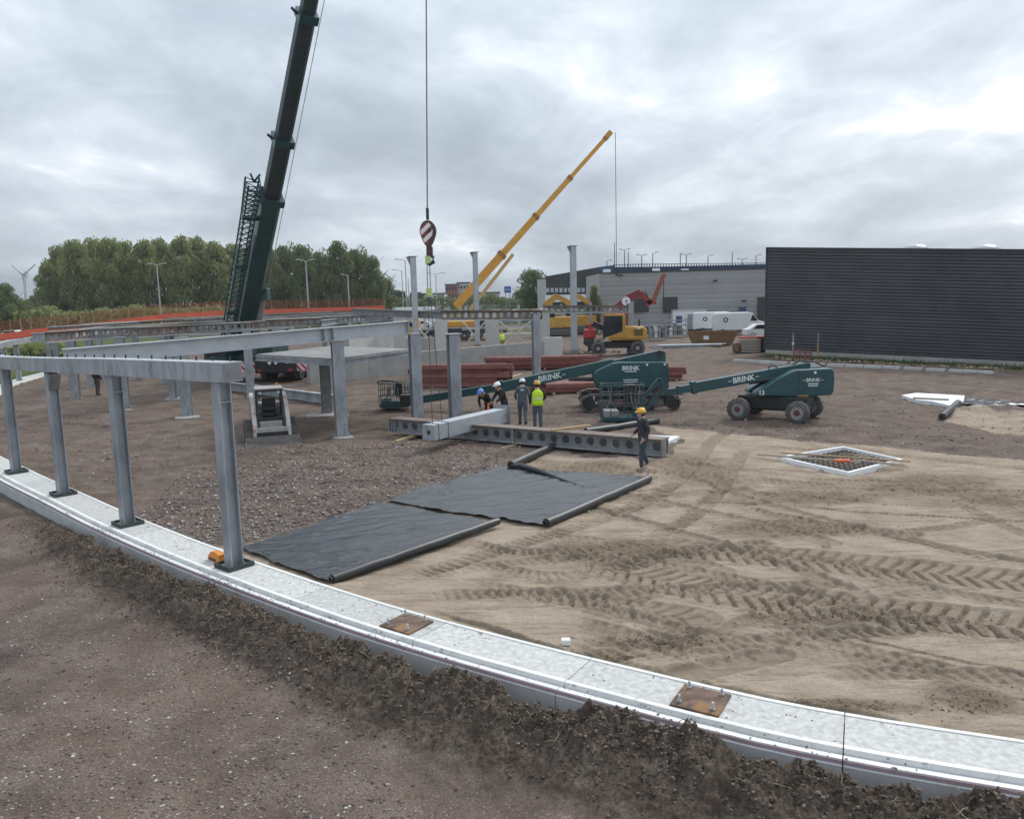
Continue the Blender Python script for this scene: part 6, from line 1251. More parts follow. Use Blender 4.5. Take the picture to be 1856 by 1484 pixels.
for x0, x1, y0, y1, nm in ((1150, 1176, 540, 566, 'roller_door'), (1202, 1229, 538, 566, 'roller_door'), (1373, 1392, 538, 580, 'tall_door'), (1340, 1352, 556, 564, 'window')):
    fr = (x0 - 1086) / 334; p0 = D(x0, y1, Yg - 4 * fr - .35) - O; p1 = D(x1, y0, Yg - 4 * fr - .35) - O; MB().box((p0.x, p0.y - .03, p0.z), (p1.x, p0.y + .12, p1.z)).build(nm, clad_black if nm != 'window' else blue_clad, gh); MB().box((p0.x - .1, p0.y - .02, p1.z + .01), (p1.x + .1, p0.y + .1, p1.z + .18)).build('lintel', concrete, gh)
for px, py in ((1124, 499), (1296, 509), (1348, 545)):
    p = D(px, py, Yg - 4 * (px - 1086) / 334 - .3) - O; MB().bbox((p.x - .3, p.y - .25, p.z - .1), (p.x + .3, p.y, p.z + .1), .03).build('wall_lamp', black_paint, gh)
# arena with roof parking
Ya = 165.; O = D(988, 560, Ya); O.z = 0; ar = thing('arena', 'large charcoal arena with a fenced parking roof behind the grey hall', 'building', O)
P = lambda x, y, Y=Ya: D(x, y, Y) - O
for x0, x1, yt0, yt1, m_, nm, n in ((988, 1086, 501, 484, clad_black, 'charcoal_wall', 8), (1086, 1115, 484, 480, blue_clad, 'navy_wall', 4)):
    p0, p1 = P(x0, 528), P(x1, 528); q0, q1 = P(x0, yt0), P(x1, yt1); cladding_boards(ar, p0, p1, q0, q1, n, m_, .05)
quad_solid('arena_body', [P(988, 560) + Vector((0, .2, 0)), P(1500, 560) + Vector((0, .2, 0)), P(1500, 560) + Vector((0, 45, 0)), P(988, 560) + Vector((0, 45, 0))] + [Vector((P(988, 500).x, .2, P(988, 502).z)), Vector((P(1500, 500).x, .2, P(1500, 495).z)), Vector((P(1500, 500).x, 45, P(1500, 495).z)), Vector((P(988, 500).x, 45, P(988, 502).z))], clad_black, ar)
for k in range(12):
    x = 990 + k * 8; MB().box((P(x, 530).x, -.25, P(x, 530).z), (P(x + 5.5, 530).x, -.02, P(x, 522).z)).build('window', mat('pale window', (.42, .45, .47), .2), ar)
MB().box((P(988, 548).x, -.5, P(988, 548).z), (P(1075, 548).x, .1, P(988, 535).z)).build('white_band', white_paint, ar)
MB().box((P(975, 535).x, -.3, P(975, 560).z), (P(990, 535).x, 3, P(975, 507).z)).build('annex', mat('pale annex', (.42, .43, .43), .6), ar)
MB().box((P(1110, 500).x, -.1, P(1110, 500).z), (P(1500, 500).x, .3, P(1300, 481).z)).build('parapet', blue_clad, ar)
mb = MB()
for x in np.arange(1112, 1396, 5): mb.bar(P(x, 492) + Vector((0, -.3, 0)), P(x, 477.5 + max(0, (1150 - x) * .06)) + Vector((0, -.3, 0)), .14, .14, (0, 1, 0))
for y in (478, 483, 488): mb.bar(P(1112, y + 2) + Vector((0, -.3, 0)), P(1396, y - 1.5) + Vector((0, -.3, 0)), .08, .10)
fn = mb.build('roof_fence', mat('blue black fence', (.028, .050, .115), .6), ar); fn['kind'] = 'stuff'
for x0, y0 in ((1092, 491), (1181, 489), (1233, 490)): MB().bbox((P(x0, y0).x, -.9, P(x0, y0).z - .5), (P(x0 + 14, y0).x, -.5, P(x0, y0).z + .25), .1).build('roof_vent', white_paint, ar)
def lamp(name, label, px, yb, yt, Y, arms=(1,), armlen=2., m=None, group=None, r=.09, z0=None):
    b_ = D(px, yb, Y); tp = D(px, yt, Y); z_ = 0 if z0 is None else b_.z; t = thing(name, label, 'street lamp', (b_.x, b_.y, z_), 0, group); H_ = tp.z - z_; m = m or mat('pale lamp post', (.45, .46, .46), .6, .2)
    MB().cyl((0, 0, 0), (0, 0, H_), r * 1.5, r, 8).build('pole', m, t)
    for s in arms: MB().tube([(0, 0, H_ - .1), (s * armlen * .4, 0, H_ + armlen * .1), (s * armlen, 0, H_ + armlen * .16)], r * .7, 6).build('arm', m, t); MB().bbox((min(s * armlen * .75, s * armlen * 1.25), -.2, H_ + armlen * .12), (max(s * armlen * .75, s * armlen * 1.25), .2, H_ + armlen * .12 + .14), .03).build('lantern', m, t)
MAST = ['double-headed light mast on the arena roof, left of the two bright masts', 'single-headed light mast on the arena roof, second from the loader crane jib', 'bare pole on the arena roof above the grey hall middle', 'double-headed mast on the arena roof, right of the bare pole', 'single-headed mast above the right roller door of the grey hall', 'tall bare pole on the arena roof near the dark hall', 'short double-headed mast on the arena roof, third from the dark hall', 'single-headed mast on the arena roof, nearest the dark hall', 'tallest thin pole on the arena roof, behind the yellow crane rope', 'pale double-headed mast right of the tallest pole', 'short single-headed mast at the left corner of the arena roof', 'bare pole on the arena roof close to the tallest one']
for k, (x, yt) in enumerate(((1163, 463), (1183, 459), (1233, 458), (1244, 462), (1283, 464), (1327, 456), (1345, 470), (1370, 463), (1114, 440), (1132, 453), (1100, 473), (1139, 456))):
    lamp('roof_mast', MAST[k], x, 486, yt, Ya + 6, ((-1, 1), (1,), ())[k % 3], .9, mat('mast grey', (.30, .32, .34), .6), 'light masts on the arena roof', .09, z0=1)
# ------------------------------------------------------------------ vans, skips, racks, heaps
def van(px, py, rz, label, sc=1.):
    o = G(px, py); t = thing('van', label, 'van', o, rz, 'vans parked before the grey hall', sc)
    side = [(-2.9, .45), (-2.95, 1.2), (-2.9, 2.35), (-2.7, 2.52), (1.1, 2.58), (1.45, 2.5), (2.15, 1.62), (2.85, 1.38), (3.0, 1.1), (3.02, .5), (2.9, .4)]
    b_ = MB().prism(side, -.97, .97).build('body', white_paint, t); md = b_.modifiers.new('bevel', 'BEVEL'); md.width = .09; md.segments = 3; md.limit_method = 'ANGLE'
    MB().prism([(1.25, 1.58), (1.42, 2.25), (1.62, 2.22), (2.08, 1.62)], -.985, -.972).build('side_window', glass_dark, t); MB().prism([(1.25, 1.58), (1.42, 2.25), (1.62, 2.22), (2.08, 1.62)], .972, .985).build('side_window', glass_dark, t)
    MB().add([(1.52, -.82, 2.44), (1.52, .82, 2.44), (2.17, .86, 1.66), (2.17, -.86, 1.66)], [(0, 1, 2, 3)], Matrix.Translation((.03, 0, .03))).build('windscreen', glass_dark, t)
    for x in (-1.85, 2.0):
        for y in (-.85, .85): wheel(t, (x, y, .36), .36, .24, (0, 1, 0), rim_grey, dark_metal, 6)
    MB().bbox((2.98, -.9, .4), (3.08, .9, .7), .04).build('bumper', dark_metal, t)
    for y in (-.7, .7): MB().bbox((2.78, y - .18, .95), (3.0, y + .18, 1.18), .04).build('headlight', chrome, t)
    MB().box((-2.7, -.985, .45), (2.6, -.972, .58)).build('side_moulding', dark_metal, t)
    e = MB(); n = 10; e.ring((-1.55, -.985, 1.75), (-1.55, -.972, 1.75), .28, .15, 14); e.build('logo', black_paint, t); illegible(t, (-.75, -.98, 1.85), .7); q = t.children[-1]; q.data = q.data.copy(); q.data.materials[0] = blue_clad; illegible(t, (-.75, -.98, 1.68), .6); q = t.children[-1]; q.data = q.data.copy(); q.data.materials[0] = blue_clad
    return t
van(1338, 606, R(-9), 'white van with a dark logo parked nearest the dark hall'); van(1300, 603, R(-9), 'white van half hidden behind another van, before the grey hall')
def skip(px, py, label, rz=0., m=None, sc=1.):
    o = on(px, py); t = thing('skip_container', label, 'skip', o, rz, 'skips in front of the vans', sc); m = m or mat('ochre skip paint', (.23, .135, .06), .7, .1, .25, 2., spots=((.13, .06, .035), 2., .56))
    MB().prism([(-1.7, .1), (-2.3, 1.3), (-2.2, 1.3), (-1.64, .18), (1.64, .18), (2.2, 1.3), (2.3, 1.3), (1.7, .1)], -.85, .85).build('shell', m, t)
    for y in (-.9, .9): MB().prism([(-1.7, .1), (-2.28, 1.3), (2.28, 1.3), (1.7, .1)], y - .03 if y < 0 else y - .02, y + .02 if y < 0 else y + .03).build('side_wall', m, t)
    for x in (-1.3, -.6, .1, .8, 1.5): MB().box((x - .05, -.99, .2), (x + .05, -.935, 1.25)).build('rib', m, t)
    MB().box((-2.3, -.98, 1.22), (2.3, -.90, 1.34)).build('rim_rail', m, t); MB().box((-.9, -.996, .6), (-.4, -.99, .95)).build('white_label', white_paint, t)
skip(1290, 626, 'ochre skip standing on the gravel before the vans', R(-6))
def rack(px, py, label, w, h, m=None, n=4, rows=4):
    o = G(px, py); t = thing('steel_rack', label, 'rack', o, 0, 'galvanised racks by the excavator'); m = m or galv; s = .05
    for x in (-w / 2, w / 2):
        for y in (0, 1.0): MB().box((x - s, y - s, 0), (x + s, y + s, h)).build('post', m, t)
    for k in range(rows): z = h * (k + .5) / rows; MB().box((-w / 2 + .051, -.04, z - .04), (w / 2 - .051, .04, z + .04)).build('rail', m, t); MB().box((-w / 2 + .051, .96, z - .04), (w / 2 - .051, 1.04, z + .04)).build('rail', m, t)
    g = random.Random(px)
    for k in range(n): x = -w / 2 + w * (k + .5) / n; MB().bbox((x - w / n * .4, .1, h * .1), (x + w / n * .35, .9, h * g.uniform(.35, .8)), .03).build('stored_part', (galv_dull, white_paint, galv)[k % 3], t)
rack(1193, 618, 'galvanised rack right beside the excavator', 1.6, 2.6); rack(1225, 612, 'wide galvanised rack between the excavator and the skips', 2.6, 2.2, n=5); rack(1000, 600, 'low far rack left of the tall column', 2.4, 1.6)
o = on(1185, 632); t = thing('pipe_heap', 'heap of long grey pipes and profiles lying before the skips', 'pipe heap', o)
g = random.Random(4)
for k in range(16): x0 = g.uniform(-.6, .8); MB().cyl((x0, .15 * k % 1.6, .07 + .09 * (k % 3)), (x0 + g.uniform(4.6, 6.4), .15 * k % 1.6 + g.uniform(-.4, .3), .07 + .09 * (k % 3)), .06, n=6).build('pipe', (galv, galv_dull, galv_new)[k % 3], t)
for k, (px, py, lb) in enumerate(((1250, 600, 'white site cabin between the racks and the vans'), (1175, 590, 'pale site cabin behind the excavator'))):
    o = G(px, py); t = thing('site_cabin', lb, 'site cabin', o, 0); MB().bbox((-2.2, 0, .15), (2.2, 2.4, 2.7), .05).build('shell', white_paint, t); MB().box((-2.25, -.05, 2.701), (2.25, 2.45, 2.82)).build('roof', concrete_pale, t)
    for x in (-1.4, .9): w_ = MB().box((x - .4, -.03, 1.1), (x + .4, -.004, 2.0)).build('window', blue_clad if k == 0 else glass_dark, t)
    MB().box((-.3, -.03, .2), (.45, -.004, 2.2)).build('door', galv, t)
# stack of crates and dark bags against the dark hall, white car behind it
o = on(1362, 640); t = thing('crate_stack', 'stack of weathered crates with dark sacks at the corner of the dark hall', 'crate stack', o)
for k in range(5): MB().bbox((-.8, 0, .22 * k + .02), (.75, 1.1, .22 * k + .2), .015).build('crate', timber_grey, t)
MB().bbox((.8, .1, 0), (1.7, 1.2, 1.3), .2).build('sack', black_paint, t); MB().bbox((-1.4, .1, 0), (-.85, .8, .8), .15).build('sack', rust_plate, t); MB().bbox((-.9, .0, 1.14), (1.1, .7, 1.3), .05).build('red_cover', red_paint, t)
o = G(1384, 612); t = thing('parked_car', 'white car front showing beside the corner of the dark hall', 'car', o, R(180)); MB().prism([(-2, .35), (-2.05, .8), (-1.2, .95), (-.6, 1.45), (1.0, 1.48), (1.7, 1.0), (2.1, .95), (2.1, .35)], -.85, .85).build('body', white_paint, t); MB().prism([(-.95, .98), (-.5, 1.4), (.9, 1.42), (1.4, 1.0)], -.86, .86).build('window_band', glass_dark, t)
for x in (-1.3, 1.4):
    for y in (-.75, .75): wheel(t, (x, y, .32), .32, .2, (0, 1, 0), rim_grey, dark_metal, 6)
# red barrier frame, pipes and edging strip before the dark hall
o = on(1455, 656); t = thing('red_frame', 'small red steel frame lying in front of the dark hall', 'steel frame', o); mb = MB()
for z in (.25, .45, .65, .85): mb.bar((-.65, 0, z), (.6, .1, z - .08), .06, .07)
mb.build('bar', red_steel, t); mb = MB()
for x in (-.65, -.2, .2, .6): mb.bar((x, .05, .0), (x, .05, .9), .06, .06, (0, 1, 0))
mb.build('upright', red_steel, t); MB().bar((-2.0, .2, .72), (-.6, .1, .45), .08, .05).build('loose_lath', timber, t)
for px, py, yt, lb, c in ((1437, 648, 604, 'thin grey standpipe with a white band before the dark hall', white_paint), (1482, 649, 604, 'thin standpipe with a yellow foot before the dark hall', yellow_paint)):
    p = on(px, py); zt = D(px, yt, p.y).z; t = thing('standpipe', lb, 'pipe', p); MB().cyl((0, 0, 0), (0, 0, zt), .045, n=8).build('pipe', galv_new if c is white_paint else galv, t); MB().cyl((0, 0, .05), (0, 0, .85 if c is yellow_paint else .3), .055, n=8).build('sleeve', c, t); MB().cyl((0, 0, zt * .9), (0, 0, zt), .06, n=8).build('cap', galv_dull, t)
    if c is white_paint: MB().cyl((0, 0, zt * .52), (0, 0, zt * .60), .10, n=8).build('band', white_paint, t)
pts = [G(x, y, .0) for x, y in ((1330, 655), (1400, 660), (1500, 664), (1600, 668), (1720, 675), (1800, 679))]; t = thing('edging_strip', 'low broken white concrete edging in the soil before the dark hall', 'edging', pts[0])
for k, (a, b_) in enumerate(zip(pts[:-1], pts[1:])):
    for j in range(3): p, q = a.lerp(b_, j / 3 + .01) - pts[0], a.lerp(b_, (j + 1) / 3 - .01 - .05 * (k % 2)) - pts[0]; MB().bar(p + Vector((0, 0, .08)), q + Vector((0, 0, .08)), .32, .22).build('edging_block', concrete_pale, t)
# soil, weeds and rubble at the foot of the hall
g = np.random.default_rng(12); n = 1500; fr = g.random(n); A, B_ = np.array(tuple(G(1390, 648))), np.array(tuple(G(1900, 674))); x = A[0] + (B_[0] - A[0]) * fr + g.normal(0, .3, n); y = A[1] + (B_[1] - A[1]) * fr + g.normal(-.3, .5, n)
scatter('hall_rubble', x, y, .04 + .14 * g.random(n) ** 3, stone_mat('ochre rubble', (0., (.12, .09, .06)), (.6, (.26, .19, .12)), (1., (.40, .32, .22))), 'ochre soil and rubble heaped along the foot of the dark hall', seed=13)
mb = MB(); g2 = random.Random(9)
for _ in range(2600):
    f = g2.random(); x = A[0] + (B_[0] - A[0]) * f + g2.gauss(0, .3); y = A[1] + (B_[1] - A[1]) * f + g2.gauss(.25, .25); a = g2.random() * 6.28; h = g2.uniform(.1, .45); dx, dy = math.cos(a) * .03, math.sin(a) * .03
    mb.add([(x - dx, y - dy, 0), (x + dx, y + dy, 0), (x + g2.gauss(0, .12), y + g2.gauss(0, .12), h)], [(0, 1, 2)])
tag(mb.build('wall_weeds', grass_m), 'green weeds growing along the foot of the dark hall', None, None, 'stuff')
# heap of soil by the excavator
g = np.random.default_rng(21); n = 1400; c = G(1015, 640); x = c.x + g.normal(0, 1.5, n); y = c.y + g.normal(0, .8, n)
o = scatter('soil_heap', x, y, .12 + .30 * g.random(n) ** 2, stone_mat('brown heap', (0., (.07, .05, .035)), (.7, (.16, .115, .075)), (1., (.24, .18, .12))), 'brown soil heaped beside the concrete end block', seed=22)
# knuckle-boom crane and distant diggers
def knuckle():
    Yv = 92.; o = D(1165, 600, Yv); o.z = 0; t = thing('loader_crane', 'red truck loader crane with folded knuckle boom and raised jib beyond the excavator', 'loader crane', o); P = lambda x, y, q=0: D(x, y, Yv + q) - o
    for pts, w_, nm in ((((1118, 558), (1140, 540), (1160, 531)), .9, 'lower_boom'), (((1160, 531), (1170, 541), (1180, 549)), .6, 'knuckle_boom'), (((1172, 550), (1188, 546)), .6, 'jib_foot')):
        for a, b_ in zip(pts[:-1], pts[1:]): MB().bar(P(*a), P(*b_), w_, w_, (0, 1, 0)).build(nm, mat('faded red boom', (.30, .045, .035), .5, 0, .25, 1.5) if nm != 'lower_boom' else mat('dark red paint', (.22, .03, .03), .5), t)
    MB().bar(P(1183, 546), P(1202, 499), .5, .62, (0, 1, 0)).build('raised_jib', mat('orange red jib', (.30, .10, .065), .5), t); MB().bar(P(1189, 532), P(1204, 497), .35, .4, (0, 1, 0)).build('jib_extension', red_paint, t)
    MB().ring(P(1135, 546, -.7), P(1135, 546, -.5), .5, .12, 16).build('pulley', white_paint, t); MB().cyl(P(1203, 499), P(1203, 566), .05, n=5).build('hose', black_paint, t)
    MB().bbox((-4.6, -1.2, .8), (3.0, 1.2, 1.3), .05).build('truck_bed', dark_metal, t); MB().bbox((-4.4, -1.2, 1.3), (-2.8, 1.2, 3.2), .1).build('truck_cab', red_paint, t); MB().bbox((-2.7, -.8, 1.3), (-1.6, .8, 3.0), .1).build('crane_column', red_paint, t)
    for x in (-3.8, 1.2, 2.3):
        for y in (-1.05, 1.05): wheel(t, (x, y, .5), .5, .3, (0, 1, 0), dark_metal, rim_grey, 8)
    for k in range(5): MB().tube([P(1145 + 5 * k, 536), P(1150 + 5 * k, 528 + (k % 2) * 4), P(1158 + 4 * k, 538)], .09, 5).build('hydraulic_hose', black_paint, t)
knuckle()
def digger(label, x0, x1, Yv):
    o = D((x0 + x1) / 2, 590, Yv); o.z = 0; t = thing('digger', label, 'excavator', o, 0, 'distant yellow diggers'); P = lambda x, y: D(x, y, Yv) - o; w_ = x1 - x0
    MB().bar(P(x0, 555), P(x0 + w_ * .45, 536), .7, .9, (0, 1, 0)).build('boom', yellow_paint, t); MB().bar(P(x0 + w_ * .42, 537), P(x1, 553), .6, .7, (0, 1, 0)).build('stick', yellow_paint, t)
    MB().bbox((-2.2, -1.2, 1.1), (2.0, 1.2, 2.4), .1).build('house', yellow_paint, t); MB().bbox((-1.9, -1.25, 2.4), (-.5, .2, 3.1), .08).build('cab', glass_dark, t)
    for y in (-1.0, 1.0): MB().bbox((-2.2, y - .3, .05), (2.2, y + .3, .95), .2).build('crawler', rubber, t)
    MB().bar(P(x0 + w_ * .1, 556), P(x0 + w_ * .4, 543), .25, .3, (0, 1, 0)).build('cylinder', chrome, t)
digger('distant yellow digger with bent boom just left of the tall column', 985, 1040, 100); digger('second distant yellow digger right of the tall column', 1028, 1075, 104)
# ------------------------------------------------------------------ trees
def leaf_mat(name, dark, mid, light):
    m = bpy.data.materials.new(name); m.use_nodes = True; N, L = m.node_tree.nodes, m.node_tree.links; b = N['Principled BSDF']; b.inputs['Roughness'].default_value = .75; b.inputs['Specular IOR Level'].default_value = .2
    a = N.new('ShaderNodeAttribute'); a.attribute_name = 'tone'; r = N.new('ShaderNodeValToRGB'); e = r.color_ramp.elements; e.new(.5)
    for k, (p_, c_) in enumerate(((0., dark), (.5, mid), (1., light))): e[k].position = p_; e[k].color = c_ + (1,)
    L.new(a.outputs['Fac'], r.inputs[0]); L.new(r.outputs[0], b.inputs['Base Color'])
    tl = N.new('ShaderNodeBsdfTranslucent'); L.new(r.outputs[0], tl.inputs[0]); mx = N.new('ShaderNodeMixShader'); mx.inputs[0].default_value = .42; L.new(b.outputs[0], mx.inputs[1]); L.new(tl.outputs[0], mx.inputs[2]); L.new(mx.outputs[0], N['Material Output'].inputs[0]); return m
leaf_a = leaf_mat('poplar leaves', (.170, .205, .075), (.265, .300, .118), (.350, .385, .180)); leaf_b = leaf_mat('darker leaves', (.112, .148, .066), (.182, .225, .102), (.252, .295, .148)); leaf_far = leaf_mat('far leaves', (.085, .11, .085), (.12, .15, .11), (.16, .19, .13))
bark = mat('bark', (.085, .075, .062), .95, 0, .3, 2.)
def crown_mesh(name, n, seed, m, blobs, size, gaps=.0, shape='tall'):
    """leaf sprays gathered in clumps; unit crown: height 1, half width .5"""
    g = np.random.default_rng(seed); C = []
    while len(C) < blobs:
        z = g.random() ** .9; w = .5 * (math.sin(math.pi * (z * .80 + .14)) ** .75) * (1 if shape == 'tall' else 1.0); a = g.random() * 6.283; r = w * math.sqrt(g.random()) * .95; C.append((r * math.cos(a), r * math.sin(a), .05 + z * .90, .085 + .085 * g.random()))
    C = np.array(C); i = g.integers(0, len(C), n); u = g.normal(size=(n, 3)); u /= np.linalg.norm(u, axis=1)[:, None]; rad = C[i, 3] * (.55 + .5 * g.random(n) ** .6)
    P = C[i, :3] + u * rad[:, None] * np.array([1.15, 1.15, .62]); 
    if gaps: keep = fbm(P[:, 0] * 6 + 9, P[:, 2] * 8 + P[:, 1] * 5, seed, 3) > gaps * np.clip(1.25 - P[:, 2], 0, 1.2); P = P[keep]; n = len(P); i = i[keep]
    t1 = g.normal(size=(n, 3)); t1 /= np.linalg.norm(t1, axis=1)[:, None]; t2 = np.cross(t1, g.normal(size=(n, 3))); t2 /= np.linalg.norm(t2, axis=1)[:, None]; s = size * (.6 + .8 * g.random(n))[:, None]
    V = np.stack([P - t1 * s, P + t2 * s * .7, P + t1 * s, P - t2 * s * .7], 1).reshape(-1, 3); f = np.arange(4 * n).reshape(n, 4)
    tone = np.repeat(np.clip(.5 + .34 * (g.random(len(C))[i] - .5) + .5 * (g.random(n) - .5), 0, 1), 4)
    return np_mesh(name, V, f, m, dict(tone=tone), False)
def trunk_mesh(h0, seed, spread=.28):
    g = random.Random(seed); mb = MB(); mb.tube([(0, 0, -.02), (g.uniform(-.01, .01), 0, .2), (g.uniform(-.02, .02), g.uniform(-.02, .02), .5), (0, 0, .85)], [.020, .016, .011, .004], 7)
    for k in range(16):
        z = g.uniform(.10, .7); a = g.random() * 6.28; l = g.uniform(.15, spread + .15); mb.tube([(0, 0, z), (l * .5 * math.cos(a), l * .5 * math.sin(a), z + l * .45), (l * math.cos(a), l * math.sin(a), z + l * .95)], [.008, .005, .002], 5)
    me = mb.mesh('trunk'); me.materials.append(bark); return me
CR = [crown_mesh('crown', 11000, 31, leaf_a, 95, .021, .40), crown_mesh('crown', 11000, 32, leaf_a, 100, .021, .34), crown_mesh('crown', 12000, 33, leaf_b, 110, .021, .10), crown_mesh('crown', 12000, 34, leaf_b, 105, .021, .12)]
TR = [trunk_mesh(.2, k) for k in range(3)]
def tree(label, px, ytop, Y, wpx, kind, trunkk=0, name='poplar_tree', base=.12, group='trees beyond the site', zb=0.):
    tp = D(px, ytop, Y); H_ = tp.z - zb; t = thing(name, label, 'tree', (tp.x, Y, zb), random.uniform(0, 6.28), group); w = (D(px + wpx / 2, ytop, Y).x - D(px - wpx / 2, ytop, Y).x)
    c = link(bpy.data.objects.new('crown', CR[kind] if isinstance(kind, int) else kind), t); c.location = (0, 0, H_ * base); c.scale = (w, w, H_ * (1 - base))
    q = link(bpy.data.objects.new('trunk', TR[trunkk % 3]), t); q.scale = (H_ * .9, H_ * .9, H_); return t
L1 = [(82, 478, 190), (104, 450, 196), (135, 438, 188), (165, 436, 195), (196, 435, 186), (228, 441, 196), (258, 438, 188), (290, 437, 194), (325, 431, 187), (358, 434, 195), (390, 441, 190), (418, 446, 194), (440, 450, 198)]
w1 = ['leftmost tall poplar at the end of the row beyond the orange fence', 'second poplar of the row beyond the orange fence', 'third poplar of the row beyond the orange fence', 'fourth poplar of the row, with sky showing under its crown', 'fifth poplar of the row beyond the orange fence', 'sixth poplar of the row beyond the orange fence', 'poplar just left of the first double-armed street lamp', 'poplar straight behind the first double-armed street lamp', 'tallest poplar of the row, right of the first street lamp', 'poplar two places left of the crane boom', 'poplar next to the folded jib of the crane', 'poplar straight behind the crane boom', 'poplar hidden behind the right edge of the crane boom']
for k, ((x, y, Y), lb) in enumerate(zip(L1, w1)): tree(lb, x, y, Y, 66 if k else 44, k % 2, k, base=.10)
L2 = [(452, 462, 172), (484, 452, 168), (516, 440, 175), (548, 447, 168), (580, 451, 174), (612, 440, 168), (645, 447, 173), (674, 466, 168), (693, 497, 172)]
w2 = ['dark tree right behind the crane boom', 'first dark tree right of the crane boom', 'high dark tree left of the second double-armed lamp', 'dark tree just left of the second double-armed lamp', 'dark tree just right of the second double-armed lamp', 'highest dark tree of the right-hand group', 'dark tree right of the single-armed lamp', 'dark tree second from the right end of the group', 'small dark tree at the right end of the group']
for k, ((x, y, Y), lb) in enumerate(zip(L2, w2)): tree(lb, x, y, Y, 62 if k < 7 else 46, 2 + k % 2, k, name='broadleaf_tree', base=.03)
far_crown = crown_mesh('crown', 3500, 41, leaf_far, 40, .045, .0)
for k, (x, y, Y, w, lb) in enumerate(((5, 515, 150, 60, 'dark tree cut by the picture edge'), (38, 541, 210, 46, 'low bushy tree beside the wind turbine'), (62, 536, 230, 40, 'low tree between the wind turbine and the poplars'))): tree(lb, x, y, Y, w, 3 - k % 2, k, 'bushy_tree', .02)
for k, (x, y, Y, w, lb) in enumerate(((722, 527, 300, 46, 'pale far tree right of the dark tree group'), (752, 530, 320, 40, 'pale far tree behind the tall column by the hook'), (700, 533, 280, 34, 'pale far bush under the end of the tree group'), (895, 530, 340, 40, 'pale far tree behind the containers'), (942, 527, 330, 34, 'pale far tree near the blue sign'))): tree(lb, x, y, Y, w, far_crown, k, 'far_tree', .02)
tree('round green tree standing before the arena', 966, 486, 190, 62, 2, 0, 'round_tree', .06); tree('small conical tree at the corner of the grey hall', 1077, 519, 104, 26, 3, 1, 'small_tree', .04)
mb = MB(); 
def hedge(name, label, x0, x1, y0, y1, Y, n, seed, m):
    g = np.random.default_rng(seed); a, b_ = D(x0, y1, Y), D(x1, y1, Y); u = g.random(n); P = np.stack([a.x + (b_.x - a.x) * u, Y + g.normal(0, 1.2, n), np.zeros(n)], 1); H_ = max(.6, D(x0, y0, Y).z); P[:, 2] = H_ * g.random(n) ** .7 * (.6 + .5 * fbm(P[:, 0] * .35, P[:, 0] * 0, seed, 3))
    t1 = g.normal(size=(n, 3)); t1 /= np.linalg.norm(t1, axis=1)[:, None]; t2 = np.cross(t1, g.normal(size=(n, 3))); s = .28 * (.6 + .8 * g.random(n))[:, None]; V = np.stack([P - t1 * s, P + t2 * s * .6, P + t1 * s, P - t2 * s * .6], 1).reshape(-1, 3)
    tag(link(bpy.data.objects.new(name, np_mesh(name, V, np.arange(4 * n).reshape(n, 4), m, dict(tone=np.repeat(g.random(n), 4)), False))), label, 'hedge')
hedge('hedge', 'long low hedge along the road behind the containers', 640, 990, 536, 545, 260, 9000, 3, leaf_b); hedge('hedge', 'green bushes at the foot of the poplars behind the fence', -60, 440, 560, 575, 150, 9000, 4, leaf_a); hedge('roadside_bush', 'green bushes under the far deck at the picture edge', 40, 150, 618, 645, 74, 3500, 5, leaf_a)
# ------------------------------------------------------------------ lamps, turbine, road, far town
lamp('street_lamp', 'pale double-armed street lamp in front of the poplar row', 292, 576, 480, 120, (-1, 1), 1.1); lamp('street_lamp', 'pale double-armed street lamp in front of the dark trees', 560, 575, 473, 115, (-1, 1), 1.1); lamp('street_lamp', 'single-armed street lamp right of the double-armed one', 634, 572, 499, 130, (-1,), .9)
for x, yt, Y, a, lb in ((738, 472, 170, (-1,), 'tall street lamp left of the tall column by the hook'), (731, 491, 190, (-1,), 'street lamp with curved arm left of the taller lamp'), (742, 503, 210, (), 'bare lamp pole close to the tall column'), (706, 512, 210, (-1, 1), 'small far street lamp at the end of the trees'), (792, 497, 200, (-1, 1), 'far double-armed street lamp right of the hook')): lamp('street_lamp', lb, x, 560, yt, Y, a, 1.8)
Yt = 800.; b_ = D(47, 560, Yt); hub = D(45, 499, Yt); t = thing('wind_turbine', 'distant three-bladed wind turbine left of the poplars', 'wind turbine', (b_.x, Yt, 0)); o = Vector((b_.x, Yt, 0)); pale = mat('hazy white steel', (.42, .46, .50), .7)
MB().cyl((0, 0, 0), hub - o, 1.6, 1.0, 10).build('tower', pale, t); MB().bbox((hub.x - o.x - 1.6, -2, hub.z - 1.6), (hub.x - o.x + 1.6, 4, hub.z + 1.6), .4).build('nacelle', pale, t)
for x, y in ((24, 481), (67, 479), (48, 531)):
    q = D(x, y, Yt) - o; h = hub - o + Vector((0, -2.5, 0)); q.y = -2.5; MB().bar(h, h.lerp(q, .3), 1.9, 1.5, (0, 1, 0)).bar(h.lerp(q, .3), q, 1.0, .9, (0, 1, 0)).build('blade', pale, t)
r0, r1 = D(560, 562, 150), D(1100, 556, 150); tag(MB().plate([(-300, 128), (120, 128), (120, 142), (-300, 142)], -.02, .03).build('road', mat('asphalt', (.055, .055, .057), .9, 0, .15, .3)), 'grey road passing behind the site', None, None, 'structure')
mbk = MB().plate([(-300, 134.6), (120, 134.6), (120, 134.9), (-300, 134.9)], .034, .036); tag(mbk.build('road_line', white_paint), 'white line along the far road', None, None, 'structure')
